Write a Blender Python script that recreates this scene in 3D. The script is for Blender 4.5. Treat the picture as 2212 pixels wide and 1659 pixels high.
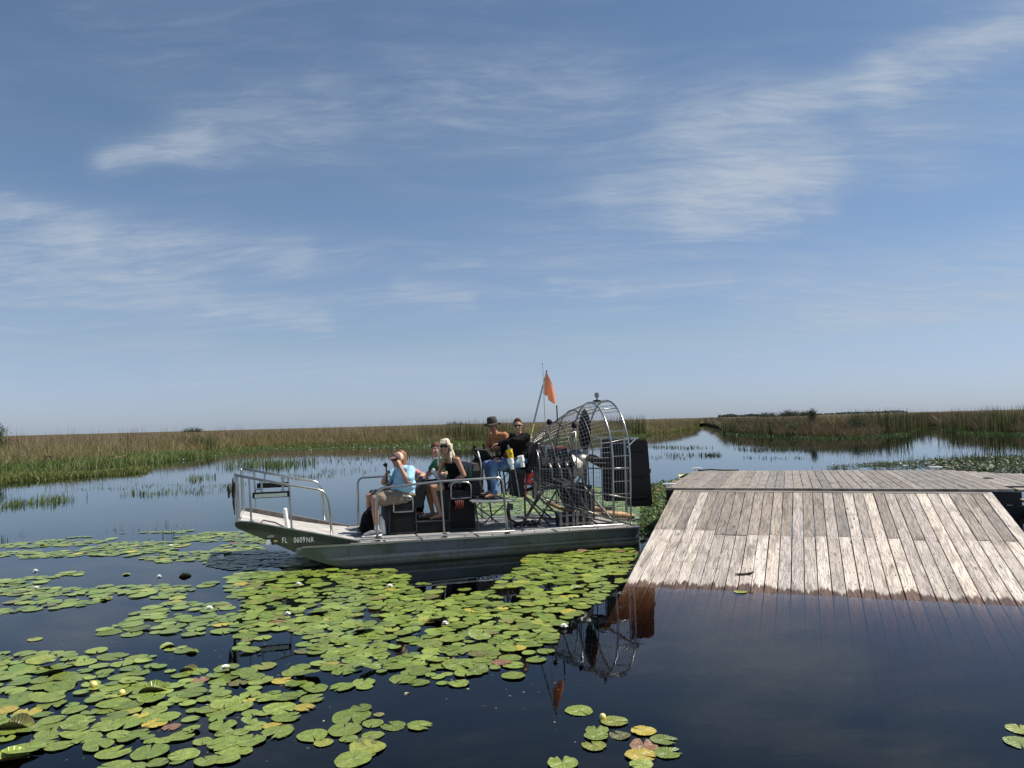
import bpy, bmesh, math, random
import numpy as np
from mathutils import Vector, Matrix

PI = math.pi
rnd = random.Random(7)
rng = np.random.default_rng(11)
scene = bpy.context.scene
for _o in list(bpy.data.objects):
    bpy.data.objects.remove(_o)
col = scene.collection

# ------------------------------------------------------------------ camera
EYE = 2.1                     # eye height above the water
FOC = 1660.0 / 2212.0         # focal length as a share of the picture width
PITCH = math.atan((913 - 829.5) / 1660.0)
ROLL = math.radians(1.5)
_F = Vector((0, math.cos(PITCH), math.sin(PITCH)))
_R = Vector((1, 0, 0))
_U = _R.cross(_F)
_R2 = _R * math.cos(ROLL) - _U * math.sin(ROLL)
_U2 = _U * math.cos(ROLL) + _R * math.sin(ROLL)
cd = bpy.data.cameras.new('camera')
cam = bpy.data.objects.new('camera', cd)
col.objects.link(cam)
cd.sensor_width = 36
cd.lens = 36 * FOC
cd.clip_start = 0.1
cd.clip_end = 20000
M = Matrix.Identity(4)
for i in range(3):
    M[i][0] = _R2[i]; M[i][1] = _U2[i]; M[i][2] = -_F[i]
M[2][3] = EYE
cam.matrix_world = M
scene.camera = cam


def view_dir(x, y):
    return _F + _R2 * ((x - 1106) / 1660.0) - _U2 * ((y - 829.5) / 1660.0)


def at(x, y, z=0.0):
    """Where the line of sight through this spot of the photograph meets the level z."""
    d = view_dir(x, y)
    k = (z - EYE) / d.z
    return Vector((d.x * k, d.y * k, z))


# ------------------------------------------------------------------ node helpers
class NT:
    def __init__(self, tree):
        self.t = tree
        self.n = tree.nodes
        self.l = tree.links

    def new(self, kind, **kw):
        nd = self.n.new(kind)
        for k, v in kw.items():
            setattr(nd, k, v)
        return nd

    def put(self, sock, v):
        if isinstance(v, bpy.types.NodeSocket):
            self.l.new(v, sock)
        elif v is not None:
            sock.default_value = v

    def math(self, op, a, b=None, c=None, clamp=False):
        nd = self.new('ShaderNodeMath', operation=op, use_clamp=clamp)
        self.put(nd.inputs[0], a)
        if b is not None: self.put(nd.inputs[1], b)
        if c is not None: self.put(nd.inputs[2], c)
        return nd.outputs[0]

    def mix(self, f, a, b, blend='MIX'):
        nd = self.new('ShaderNodeMix', data_type='RGBA', blend_type=blend, clamp_factor=True)
        self.put(nd.inputs[0], f)
        for s, v in ((6, a), (7, b)):
            if isinstance(v, (tuple, list)): v = tuple(v)[:3] + (1,)
            self.put(nd.inputs[s], v)
        return nd.outputs[2]

    def noise(self, vec, scale, detail=4, rough=0.55, dist=0.0):
        nd = self.new('ShaderNodeTexNoise')
        if vec is not None: self.l.new(vec, nd.inputs['Vector'])
        nd.inputs['Scale'].default_value = scale
        nd.inputs['Detail'].default_value = detail
        nd.inputs['Roughness'].default_value = rough
        nd.inputs['Distortion'].default_value = dist
        return nd.outputs['Fac']

    def ramp(self, f, stops):
        nd = self.new('ShaderNodeValToRGB')
        self.put(nd.inputs[0], f)
        e = nd.color_ramp.elements
        while len(e) < len(stops): e.new(0.5)
        for q, (p, c) in zip(e, stops):
            q.position = p
            if isinstance(c, (int, float)): c = (c, c, c)
            q.color = tuple(c)[:3] + (1,)
        return nd.outputs[0]

    def mapping(self, vec, scale=(1, 1, 1), rot=(0, 0, 0), loc=(0, 0, 0)):
        nd = self.new('ShaderNodeMapping')
        self.l.new(vec, nd.inputs['Vector'])
        nd.inputs['Scale'].default_value = scale
        nd.inputs['Rotation'].default_value = rot
        self.put(nd.inputs['Location'], loc)
        return nd.outputs[0]

    def sep(self, v):
        nd = self.new('ShaderNodeSeparateXYZ')
        self.l.new(v, nd.inputs[0])
        return nd.outputs

    def comb(self, x, y, z):
        nd = self.new('ShaderNodeCombineXYZ')
        for i, v in enumerate((x, y, z)): self.put(nd.inputs[i], v)
        return nd.outputs[0]


# ------------------------------------------------------------------ world, sun, exposure
SUN_EL = math.radians(55)
SUN_DIR = Vector((0.985, 0.10, 0)).normalized() * math.cos(SUN_EL) + Vector((0, 0, math.sin(SUN_EL)))
world = bpy.data.worlds.new('World')
scene.world = world
world.use_nodes = True
W = NT(world.node_tree)
W.n.clear()
wout = W.new('ShaderNodeOutputWorld')
bg = W.new('ShaderNodeBackground')
W.l.new(bg.outputs[0], wout.inputs[0])
sky = W.new('ShaderNodeTexSky', sky_type='NISHITA')
sky.sun_disc = False
sky.sun_elevation = SUN_EL
sky.sun_rotation = math.atan2(SUN_DIR.x, SUN_DIR.y)
sky.altitude = 0
sky.air_density = 1.15
sky.dust_density = 0.3
sky.ozone_density = 2.0
SKY_STRENGTH = 0.05
bg.inputs['Strength'].default_value = SKY_STRENGTH
tc = W.new('ShaderNodeTexCoord')
gd = tc.outputs['Generated']
dx, dy, dz = W.sep(gd)
up = W.math('MAXIMUM', dz, 0.0)
inv = W.math('DIVIDE', 1.0, W.math('ADD', up, 0.16))
plane = W.comb(W.math('MULTIPLY', dx, inv), W.math('MULTIPLY', dy, inv), 0.0)
warp = W.noise(plane, 0.9, 3, 0.5)
pl2 = W.comb(W.math('ADD', W.math('MULTIPLY', dx, inv), W.math('MULTIPLY', warp, 0.8)),
             W.math('ADD', W.math('MULTIPLY', dy, inv), W.math('MULTIPLY', warp, -0.5)), 0.0)
fib = W.noise(W.mapping(pl2, (0.9, 3.4, 1), (0, 0, math.radians(12))), 1.5, 8, 0.64, 0.9)
veil = W.noise(W.mapping(pl2, (0.7, 1.4, 1), (0, 0, math.radians(-10)), (3.1, 1.7, 0)), 0.85, 4, 0.5, 0.3)
wisp = W.math('MULTIPLY', W.ramp(fib, [(0.42, 0.0), (0.78, 1.0)]), W.ramp(veil, [(0.40, 0.0), (0.66, 1.0)]))
base_veil = W.math('MULTIPLY', W.ramp(veil, [(0.3, 0.25), (0.75, 1.0)]), 0.15)
# the brighter wisps, each laid along a line of sky directions (a = x/y, e = z/y)
fwd = W.math('MAXIMUM', dy, 0.02)
sa = W.math('ADD', W.math('DIVIDE', dx, fwd), W.math('MULTIPLY', W.math('SUBTRACT', warp, 0.5), 0.06))
se = W.math('ADD', W.math('DIVIDE', dz, fwd), W.math('MULTIPLY', W.math('SUBTRACT', fib, 0.5), 0.07))
front = W.ramp(dy, [(0.05, 0.0), (0.35, 1.0)])


def streak(x0, y0, x1, y1, wid, amp):
    d0, d1 = view_dir(x0, y0), view_dir(x1, y1)
    ax, ay = d0.x / d0.y, d0.z / d0.y
    bx, by = d1.x / d1.y - ax, d1.z / d1.y - ay
    ll = bx * bx + by * by
    px = W.math('SUBTRACT', sa, ax)
    py = W.math('SUBTRACT', se, ay)
    h = W.math('DIVIDE', W.math('ADD', W.math('MULTIPLY', px, bx), W.math('MULTIPLY', py, by)), ll, clamp=False)
    hc = W.math('MINIMUM', W.math('MAXIMUM', h, 0.0), 1.0)
    qx = W.math('SUBTRACT', px, W.math('MULTIPLY', hc, bx))
    qy = W.math('SUBTRACT', py, W.math('MULTIPLY', hc, by))
    d2 = W.math('ADD', W.math('MULTIPLY', qx, qx), W.math('MULTIPLY', qy, qy))
    g = W.math('POWER', 2.718, W.math('MULTIPLY', d2, -1.0 / (wid * wid)))
    return W.math('MULTIPLY', g, amp)


total = None
for args in [(2290, 20, 1900, 165, 0.030, 0.95), (1900, 165, 1640, 240, 0.024, 0.85), (1640, 240, 1480, 275, 0.045, 0.6), (1560, 300, 1640, 380, 0.05, 0.4), (1480, 440, 1760, 350, 0.036, 1.15),
             (1320, 420, 1650, 380, 0.035, 0.5), (1500, 500, 1780, 455, 0.018, 0.5), (230, 350, 420, 295, 0.022, 0.7),
             (420, 295, 700, 235, 0.045, 0.42), (-20, 450, 190, 515, 0.020, 0.8), (190, 515, 640, 545, 0.022, 0.42),
             (-20, 560, 380, 605, 0.060, 0.62), (470, 665, 690, 688, 0.016, 0.6), (870, 625, 1000, 648, 0.014, 0.42),
             (1200, 620, 1330, 632, 0.013, 0.40), (1340, 625, 1560, 600, 0.014, 0.40), (1760, 690, 2230, 640, 0.022, 0.55),
             (1650, 660, 2230, 560, 0.05, 0.3), (400, 800, 1000, 805, 0.02, 0.3), (880, 210, 1300, 215, 0.06, 0.3),
             (1900, 300, 1990, 330, 0.04, 0.25)]:
    s_ = streak(*args)
    total = s_ if total is None else W.math('ADD', total, s_)
fib2 = W.noise(W.mapping(pl2, (1.3, 4.6, 1), (0, 0, math.radians(28)), (5.2, .4, 0)), 2.2, 9, 0.66, 0.9)
fine = W.noise(W.mapping(plane, (1.2, 3.4, 1), (0, 0, math.radians(24))), 5.0, 9, 0.70, 0.8)
mixf = W.math('ADD', W.math('MULTIPLY', fib, 0.25), W.math('ADD', W.math('MULTIPLY', fib2, 0.40), W.math('MULTIPLY', fine, 0.35)))
sharp = W.ramp(mixf, [(0.38, 0.12), (0.48, 0.50), (0.56, 1.0), (0.66, 1.7)])
placed = W.math('MULTIPLY', W.math('MULTIPLY', total, sharp), front)
fade = W.ramp(dz, [(0.0, 0.35), (0.10, 1.0)])
cl = W.math('ADD', W.math('ADD', W.math('MULTIPLY', W.math('MULTIPLY', wisp, sharp), 0.55), base_veil), W.math('MULTIPLY', placed, 1.15))
cl = W.math('MULTIPLY', cl, fade)
cl = W.math('MULTIPLY', W.math('SUBTRACT', 1.0, W.math('POWER', 2.718, W.math('MULTIPLY', cl, -1.15))), 0.95)
CLOUD = (6.9, 7.9, 9.2)
air = W.ramp(dz, [(0.0, (.42, .555, .98)), (0.05, (.485, .56, .86)), (0.10, (.55, .58, .72)), (0.33, (.53, .59, .65)), (0.57, (.34, .48, .59)), (1.0, (.28, .43, .60))])
dbl = W.new('ShaderNodeVectorMath', operation='SCALE')
W.l.new(W.mix(1.0, sky.outputs[0], air, 'MULTIPLY'), dbl.inputs[0])
dbl.inputs['Scale'].default_value = 2.0
skyc = dbl.outputs[0]
W.l.new(W.mix(cl, skyc, CLOUD), bg.inputs['Color'])

sun_d = bpy.data.lights.new('sun', 'SUN')
sun_d.energy = 5.0
sun_d.angle = math.radians(0.53)
sun_d.color = (1.0, 0.95, 0.87)
sun = bpy.data.objects.new('sun', sun_d)
col.objects.link(sun)
sun.rotation_euler = SUN_DIR.to_track_quat('Z', 'Y').to_euler()
sun.location = (20, 0, 30)
vs = scene.view_settings
scene.display_settings.display_device = 'sRGB'
vs.view_transform = 'Standard'
vs.look = 'None'
vs.gamma = 1
vs.use_curve_mapping = False
vs.exposure = 0.45
scene.render.engine = 'CYCLES'
cy = scene.cycles
cy.max_bounces = 8
cy.diffuse_bounces = 3
cy.glossy_bounces = 4
cy.transparent_max_bounces = 12
cy.volume_bounces = 0
cy.use_denoising = True
cy.sample_clamp_indirect = 6


# ------------------------------------------------------------------ materials
def mat(name):
    m = bpy.data.materials.new(name)
    m.use_nodes = True
    t = NT(m.node_tree)
    t.n.clear()
    out = t.new('ShaderNodeOutputMaterial')
    return m, t, out


def plain(name, c, rough=0.6, metal=0.0, var=0.25, scale=18, bump=0.0, bscale=60, spec=0.5, rand=0.0, coat=0.0):
    """One even substance with a little mottling and, if asked, fine relief."""
    m, t, out = mat(name)
    b = t.new('ShaderNodeBsdfPrincipled')
    t.l.new(b.outputs[0], out.inputs[0])
    tcn = t.new('ShaderNodeTexCoord')
    n = t.noise(tcn.outputs['Object'], scale, 5, 0.6)
    lo = tuple(x * (1 - var) for x in c)
    hi = tuple(min(1, x * (1 + var)) for x in c)
    colr = t.ramp(n, [(0.3, lo), (0.7, hi)])
    if rand:
        oi = t.new('ShaderNodeObjectInfo')
        k = t.math('ADD', t.math('MULTIPLY', oi.outputs['Random'], 2 * rand), 1 - rand)
        colr = t.mix(1.0, colr, t.comb(k, k, k), 'MULTIPLY')
    t.l.new(colr, b.inputs['Base Color'])
    b.inputs['Roughness'].default_value = rough
    b.inputs['Metallic'].default_value = metal
    b.inputs['Specular IOR Level'].default_value = spec
    b.inputs['Coat Weight'].default_value = coat
    if bump:
        bp = t.new('ShaderNodeBump')
        bp.inputs['Strength'].default_value = bump
        bp.inputs['Distance'].default_value = 0.01
        t.l.new(t.noise(tcn.outputs['Object'], bscale, 4), bp.inputs['Height'])
        t.l.new(bp.outputs[0], b.inputs['Normal'])
    return m


MT = {}
MT['tube'] = plain('aluminium_tube', (0.40, 0.40, 0.39), 0.28, 0.9, 0.12, 9)
MT['dark_tube'] = plain('dull_steel', (0.07, 0.068, 0.066), 0.45, 0.7, 0.3, 12)
MT['wire'] = plain('galvanised_wire', (0.30, 0.29, 0.27), 0.35, 0.6, 0.2, 12)
MT['black'] = plain('black_paint', (0.004, 0.004, 0.005), 0.5, 0, 0.3, 10, 0.05, 60, 0.2)
MT['rubber'] = plain('black_rubber', (0.018, 0.018, 0.019), 0.7, 0, 0.3, 14)
MT['vinyl'] = plain('black_vinyl', (0.008, 0.0085, 0.010), 0.45, 0, 0.3, 8, 0.25, 14, 0.3)
MT['brownvinyl'] = plain('faded_vinyl', (0.10, 0.075, 0.062), 0.45, 0, 0.35, 5, 0.3, 12)
MT['boxblack'] = plain('scuffed_black_panel', (0.006, 0.006, 0.0065), 0.6, 0, 0.6, 6, 0.1, 30, 0.2)
MT['engine'] = plain('engine_black', (0.012, 0.012, 0.013), 0.4, 0.3, 0.5, 22, 0.3, 40)
MT['steel'] = plain('bare_steel', (0.26, 0.25, 0.23), 0.35, 0.85, 0.25, 16)
MT['cast'] = plain('cast_aluminium', (0.62, 0.60, 0.54), 0.42, 0.6, 0.15, 20, 0.15, 60)
MT['rust'] = plain('heat_stained_muffler', (0.28, 0.17, 0.085), 0.6, 0.3, 0.4, 9, 0.2, 30)
MT['red'] = plain('red_plastic', (0.45, 0.02, 0.02), 0.4)
MT['darkred'] = plain('dull_red_cord', (0.22, 0.035, 0.03), 0.6)
MT['blue'] = plain('blue_hose', (0.02, 0.02, 0.06), 0.5)
MT['yellow'] = plain('yellow_plastic', (0.75, 0.52, 0.02), 0.4, 0, 0.06)
MT['antenna'] = plain('pale_whip', (0.45, 0.42, 0.34), 0.5, 0, 0.1)
MT['paleyellow'] = plain('yellow_tape', (0.68, 0.60, 0.22), 0.5, 0, 0.1)
MT['white'] = plain('white_plastic', (0.78, 0.78, 0.76), 0.4, 0, 0.06)
MT['lettering'] = plain('white_lettering', (0.72, 0.72, 0.68), 0.5, 0, 0.06)
MT['sticker'] = plain('decal_black', (0.02, 0.02, 0.02), 0.4)
MT['gold'] = plain('decal_gold', (0.45, 0.33, 0.06), 0.5)
MT['lens'] = plain('led_lens', (0.42, 0.46, 0.40), 0.2, 0.2, 0.4, 90)
MT['rope'] = plain('dark_rope', (0.06, 0.055, 0.05), 0.9, 0, 0.4, 40)
MT['skin_a'] = plain('tanned_skin', (0.36, 0.185, 0.115), 0.5, 0, 0.12, 10)
MT['skin_b'] = plain('fair_skin', (0.46, 0.25, 0.17), 0.5, 0, 0.12, 10)
MT['eye'] = plain('eye', (0.05, 0.04, 0.035), 0.2)
MT['mouth'] = plain('lips', (0.30, 0.10, 0.085), 0.5)
MT['glasses'] = plain('dark_glass', (0.008, 0.008, 0.01), 0.1)
MT['greenglass'] = plain('mirrored_green_glass', (0.02, 0.06, 0.045), 0.08, 0.4)
MT['blond'] = plain('blond_hair', (0.54, 0.47, 0.34), 0.5, 0, 0.40, 30, 0.5, 50)
MT['ginger'] = plain('ginger_hair', (0.25, 0.10, 0.04), 0.5, 0, 0.35, 30, 0.5, 50)
MT['brownhair'] = plain('brown_hair', (0.10, 0.045, 0.02), 0.65, 0, 0.4, 30, 0.6, 50, 0.2)
MT['lightblue'] = plain('light_blue_jersey', (0.30, 0.52, 0.68), 0.8, 0, 0.08, 14, 0.5, 16)
MT['khaki'] = plain('khaki_cotton', (0.22, 0.17, 0.125), 0.85, 0, 0.12, 14, 0.5, 18)
MT['blackcloth'] = plain('black_cotton', (0.006, 0.006, 0.007), 0.9, 0, 0.3, 14, 0.5, 18, 0.15)
MT['orange'] = plain('orange_cotton', (0.38, 0.145, 0.058), 0.85, 0, 0.1, 14, 0.5, 18)
MT['green'] = plain('green_cotton', (0.02, 0.20, 0.075), 0.85, 0, 0.1, 14, 0.5, 18)
MT['pink'] = plain('pink_cotton', (0.60, 0.22, 0.27), 0.85, 0, 0.1, 14, 0.4, 18)
MT['whitecloth'] = plain('white_cotton', (0.75, 0.74, 0.74), 0.85, 0, 0.05, 14, 0.4, 18)
MT['capbrown'] = plain('faded_maroon_twill', (0.17, 0.085, 0.08), 0.85, 0, 0.15)
MT['capmesh'] = plain('cream_mesh', (0.60, 0.50, 0.36), 0.85, 0, 0.15, 60)
MT['camo'] = plain('camouflage_cotton', (0.045, 0.042, 0.032), 0.9, 0, 0.75, 24)
MT['shoe'] = plain('grey_knit', (0.16, 0.17, 0.19), 0.8, 0, 0.3, 60)
MT['sole'] = plain('white_sole', (0.72, 0.72, 0.70), 0.6, 0, 0.05)
MT['denimrip'] = MT['skin_a']

# denim, worn pale in patches
m, t, out = mat('washed_denim')
b = t.new('ShaderNodeBsdfPrincipled'); t.l.new(b.outputs[0], out.inputs[0])
tcn = t.new('ShaderNodeTexCoord')
n1 = t.noise(tcn.outputs['Object'], 7, 5, 0.6, 0.4)
t.l.new(t.ramp(n1, [(0.35, (0.05, 0.10, 0.21)), (0.6, (0.14, 0.24, 0.40)), (0.78, (0.42, 0.50, 0.60))]), b.inputs['Base Color'])
b.inputs['Roughness'].default_value = 0.85
bp = t.new('ShaderNodeBump'); bp.inputs['Strength'].default_value = 0.6; bp.inputs['Distance'].default_value = 0.015
t.l.new(t.noise(tcn.outputs['Object'], 14, 3), bp.inputs['Height']); t.l.new(bp.outputs[0], b.inputs['Normal'])
MT['denim'] = m

# orange mesh cloth of the flag, thin enough to let light through
m, t, out = mat('orange_flag_cloth')
d1 = t.new('ShaderNodeBsdfDiffuse'); d1.inputs[0].default_value = (0.88, 0.36, 0.21, 1)
d2 = t.new('ShaderNodeBsdfTranslucent'); d2.inputs[0].default_value = (0.95, 0.45, 0.28, 1)
mx = t.new('ShaderNodeMixShader'); mx.inputs[0].default_value = 0.5
t.l.new(d1.outputs[0], mx.inputs[1]); t.l.new(d2.outputs[0], mx.inputs[2]); t.l.new(mx.outputs[0], out.inputs[0])
MT['flag'] = m


def hull_metal():
    m, t, out = mat('dull_hull_aluminium')
    b = t.new('ShaderNodeBsdfPrincipled'); t.l.new(b.outputs[0], out.inputs[0])
    tcn = t.new('ShaderNodeTexCoord')
    big = t.noise(t.mapping(tcn.outputs['Object'], (1, 1, 2.2)), 1.6, 5, 0.6, 0.6)
    fine = t.noise(t.mapping(tcn.outputs['Object'], (1, 1, 9)), 9, 5, 0.7)
    c = t.mix(t.ramp(big, [(0.42, 0.0), (0.62, 0.75)]), (0.155, 0.168, 0.172), (0.078, 0.096, 0.052))
    c = t.mix(t.ramp(fine, [(0.45, 0.0), (0.8, 0.5)]), c, (0.06, 0.06, 0.05))
    hx, hy, hz = t.sep(tcn.outputs['Object'])
    drip = t.noise(t.mapping(tcn.outputs['Object'], (9, 1, .7)), 2.0, 4, 0.6)
    scum = t.math('MULTIPLY', t.math('SUBTRACT', t.math('ADD', 0.035, t.math('MULTIPLY', drip, 0.09)), hz), 28, clamp=True)
    c = t.mix(t.math('MULTIPLY', scum, 0.8), c, (0.035, 0.04, 0.02))
    c = t.mix(t.ramp(drip, [(0.55, 0.0), (0.75, 0.45)]), c, (0.055, 0.05, 0.035))
    t.l.new(c, b.inputs['Base Color'])
    b.inputs['Metallic'].default_value = 0.35
    b.inputs['Roughness'].default_value = 0.45
    bp = t.new('ShaderNodeBump'); bp.inputs['Strength'].default_value = 0.25; bp.inputs['Distance'].default_value = 0.02
    t.l.new(big, bp.inputs['Height']); t.l.new(bp.outputs[0], b.inputs['Normal'])
    return m


MT['hull'] = hull_metal()


def olive_panel():
    m, t, out = mat('olive_bow_paint')
    b = t.new('ShaderNodeBsdfPrincipled'); t.l.new(b.outputs[0], out.inputs[0])
    tcn = t.new('ShaderNodeTexCoord')
    n = t.noise(tcn.outputs['Object'], 3, 5, 0.6, 0.4)
    t.l.new(t.ramp(n, [(0.35, (0.030, 0.038, 0.020)), (0.7, (0.062, 0.074, 0.040))]), b.inputs['Base Color'])
    b.inputs['Roughness'].default_value = 0.5
    b.inputs['Metallic'].default_value = 0.2
    return m


MT['olive'] = olive_panel()


def deck_mat():
    m, t, out = mat('worn_deck')
    b = t.new('ShaderNodeBsdfPrincipled'); t.l.new(b.outputs[0], out.inputs[0])
    tcn = t.new('ShaderNodeTexCoord')
    n = t.noise(tcn.outputs['Object'], 2.6, 6, 0.62, 0.6)
    f = t.noise(tcn.outputs['Object'], 55, 3, 0.6)
    c = t.ramp(n, [(0.3, (0.17, 0.16, 0.145)), (0.55, (0.27, 0.26, 0.24)), (0.75, (0.36, 0.35, 0.325))])
    c = t.mix(t.ramp(f, [(0.58, 0.0), (0.72, 0.6)]), c, (0.17, 0.14, 0.11))
    t.l.new(c, b.inputs['Base Color'])
    b.inputs['Roughness'].default_value = 0.7
    return m


MT['deck'] = deck_mat()
MT['bowfloor'] = plain('chalky_bow_floor', (0.40, 0.375, 0.34), 0.7, 0, 0.30, 4)
MT['sidewood'] = plain('grey_side_board', (0.21, 0.185, 0.165), 0.8, 0, 0.35, 14)


def wood(name, lo, mid, hi, wet=False):
    """Weathered planks: grain along the plank, knots, dark streaks, each plank its own tone."""
    m, t, out = mat(name)
    b = t.new('ShaderNodeBsdfPrincipled'); t.l.new(b.outputs[0], out.inputs[0])
    tcn = t.new('ShaderNodeTexCoord')
    oi = t.new('ShaderNodeObjectInfo')
    r = oi.outputs['Random']
    off = t.comb(t.math('MULTIPLY', r, 37.0), t.math('MULTIPLY', r, 91.0), t.math('MULTIPLY', r, 13.0))
    ob = t.mapping(tcn.outputs['Object'], (1, 1, 1), (0, 0, 0), off)
    wob = t.noise(ob, 2.2, 3, 0.5)
    ox, oy, oz = t.sep(ob)
    gv = t.comb(t.math('MULTIPLY', t.math('ADD', ox, t.math('MULTIPLY', wob, 0.09)), 30.0), t.math('MULTIPLY', oy, 1.3), oz)
    grain = t.noise(gv, 2.1, 8, 0.74, 0.5)
    rings = t.new('ShaderNodeTexWave', wave_type='BANDS', bands_direction='X')
    t.l.new(t.comb(t.math('ADD', ox, t.math('MULTIPLY', wob, 0.16)), t.math('MULTIPLY', oy, 0.06), oz), rings.inputs['Vector'])
    rings.inputs['Scale'].default_value = 16
    rings.inputs['Distortion'].default_value = 3.5
    rings.inputs['Detail'].default_value = 3
    blot = t.noise(t.mapping(ob, (5, 1.1, 1)), 1.4, 4, 0.6, 0.6)
    c = t.ramp(grain, [(0.38, lo), (0.49, mid), (0.60, hi)])
    crack = t.noise(t.comb(t.math('MULTIPLY', t.math('ADD', ox, t.math('MULTIPLY', wob, 0.12)), 55.0), t.math('MULTIPLY', oy, 0.7), oz), 1.0, 3, 0.5)
    c = t.mix(t.ramp(crack, [(0.64, 0.0), (0.70, 0.75)]), c, tuple(x * 0.30 for x in lo))
    c = t.mix(t.math('MULTIPLY', rings.outputs['Fac'], 0.24), c, tuple(x * 0.55 for x in mid))
    c = t.mix(t.ramp(blot, [(0.50, 0.0), (0.72, 0.75)]), c, tuple(x * 0.62 for x in lo))
    vor = t.new('ShaderNodeTexVoronoi')
    t.l.new(t.mapping(ob, (7, 1.6, 1)), vor.inputs['Vector'])
    vor.inputs['Scale'].default_value = 1.0
    knot = t.ramp(vor.outputs['Distance'], [(0.06, 1.0), (0.13, 0.0)])
    c = t.mix(t.math('MULTIPLY', knot, 0.85), c, tuple(x * 0.35 for x in lo))
    k = t.math('ADD', t.math('MULTIPLY', r, 0.42), 0.74)
    c = t.mix(1.0, c, t.comb(k, t.math('MULTIPLY', k, t.math('ADD', 0.97, t.math('MULTIPLY', wob, 0.04))), t.math('ADD', t.math('MULTIPLY', k, 0.9), 0.08)), 'MULTIPLY')
    tan = t.math('FRACT', t.math('MULTIPLY', r, 17.3))
    c = t.mix(t.math('MULTIPLY', tan, 0.28), c, t.mix(1.0, c, (0.98, 0.84, 0.66), 'MULTIPLY'))
    rough = 0.75
    if wet:
        g = t.new('ShaderNodeNewGeometry')
        gx, gy, gz = t.sep(g.outputs['Position'])
        runs = t.noise(t.mapping(ob, (26, 1.0, 1)), 1.0, 4, 0.6)
        runs2 = t.noise(t.mapping(ob, (7, .5, 1)), 1.0, 3, 0.6)
        lvl = t.math('ADD', t.math('MULTIPLY', runs2, 0.085), t.math('ADD', t.math('MULTIPLY', runs, 0.095), t.math('MULTIPLY', r, 0.02)))
        w = t.math('MULTIPLY', t.math('SUBTRACT', lvl, t.math('ADD', gz, 0.056)), 70, clamp=True)
        c = t.mix(w, c, t.mix(1.0, c, (0.27, 0.19, 0.145), 'MULTIPLY'))
        rough = t.math('SUBTRACT', 0.75, t.math('MULTIPLY', w, 0.4))
    t.l.new(c, b.inputs['Base Color'])
    t.put(b.inputs['Roughness'], rough)
    bp = t.new('ShaderNodeBump'); bp.inputs['Strength'].default_value = 0.5; bp.inputs['Distance'].default_value = 0.004
    t.l.new(grain, bp.inputs['Height']); t.l.new(bp.outputs[0], b.inputs['Normal'])
    return m


MT['wood'] = wood('weathered_plank', (0.12, 0.10, 0.084), (0.27, 0.232, 0.196), (0.42, 0.372, 0.322))
MT['bleached'] = wood('bleached_plank', (0.24, 0.20, 0.172), (0.48, 0.425, 0.372), (0.72, 0.665, 0.60), True)
MT['deckwood'] = wood('grey_deck_plank', (0.13, 0.114, 0.10), (0.245, 0.218, 0.19), (0.345, 0.312, 0.278))
MT['tar'] = plain('tarred_timber', (0.014, 0.014, 0.015), 0.7, 0, 0.4, 8, 0.2, 20)
MT['nail'] = plain('rusty_nail', (0.07, 0.04, 0.03), 0.6, 0.4)


def attr_mat(name, rough=0.6, trans=0.25, spec=0.3):
    """Foliage whose colour is stored leaf by leaf on the mesh."""
    m, t, out = mat(name)
    a = t.new('ShaderNodeAttribute', attribute_name='tint')
    b = t.new('ShaderNodeBsdfPrincipled')
    b.inputs['Roughness'].default_value = rough
    b.inputs['Specular IOR Level'].default_value = spec
    t.l.new(a.outputs['Color'], b.inputs['Base Color'])
    tr = t.new('ShaderNodeBsdfTranslucent')
    t.l.new(a.outputs['Color'], tr.inputs[0])
    mx = t.new('ShaderNodeMixShader'); mx.inputs[0].default_value = trans
    t.l.new(b.outputs[0], mx.inputs[1]); t.l.new(tr.outputs[0], mx.inputs[2]); t.l.new(mx.outputs[0], out.inputs[0])
    return m


MT['reed'] = attr_mat('sedge_blades')
MT['leaf'] = attr_mat('leaf_blades', 0.5, 0.3)
MT['padstuff'] = attr_mat('pad_leaf_far', 0.30, 0.05, 0.65)


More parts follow.
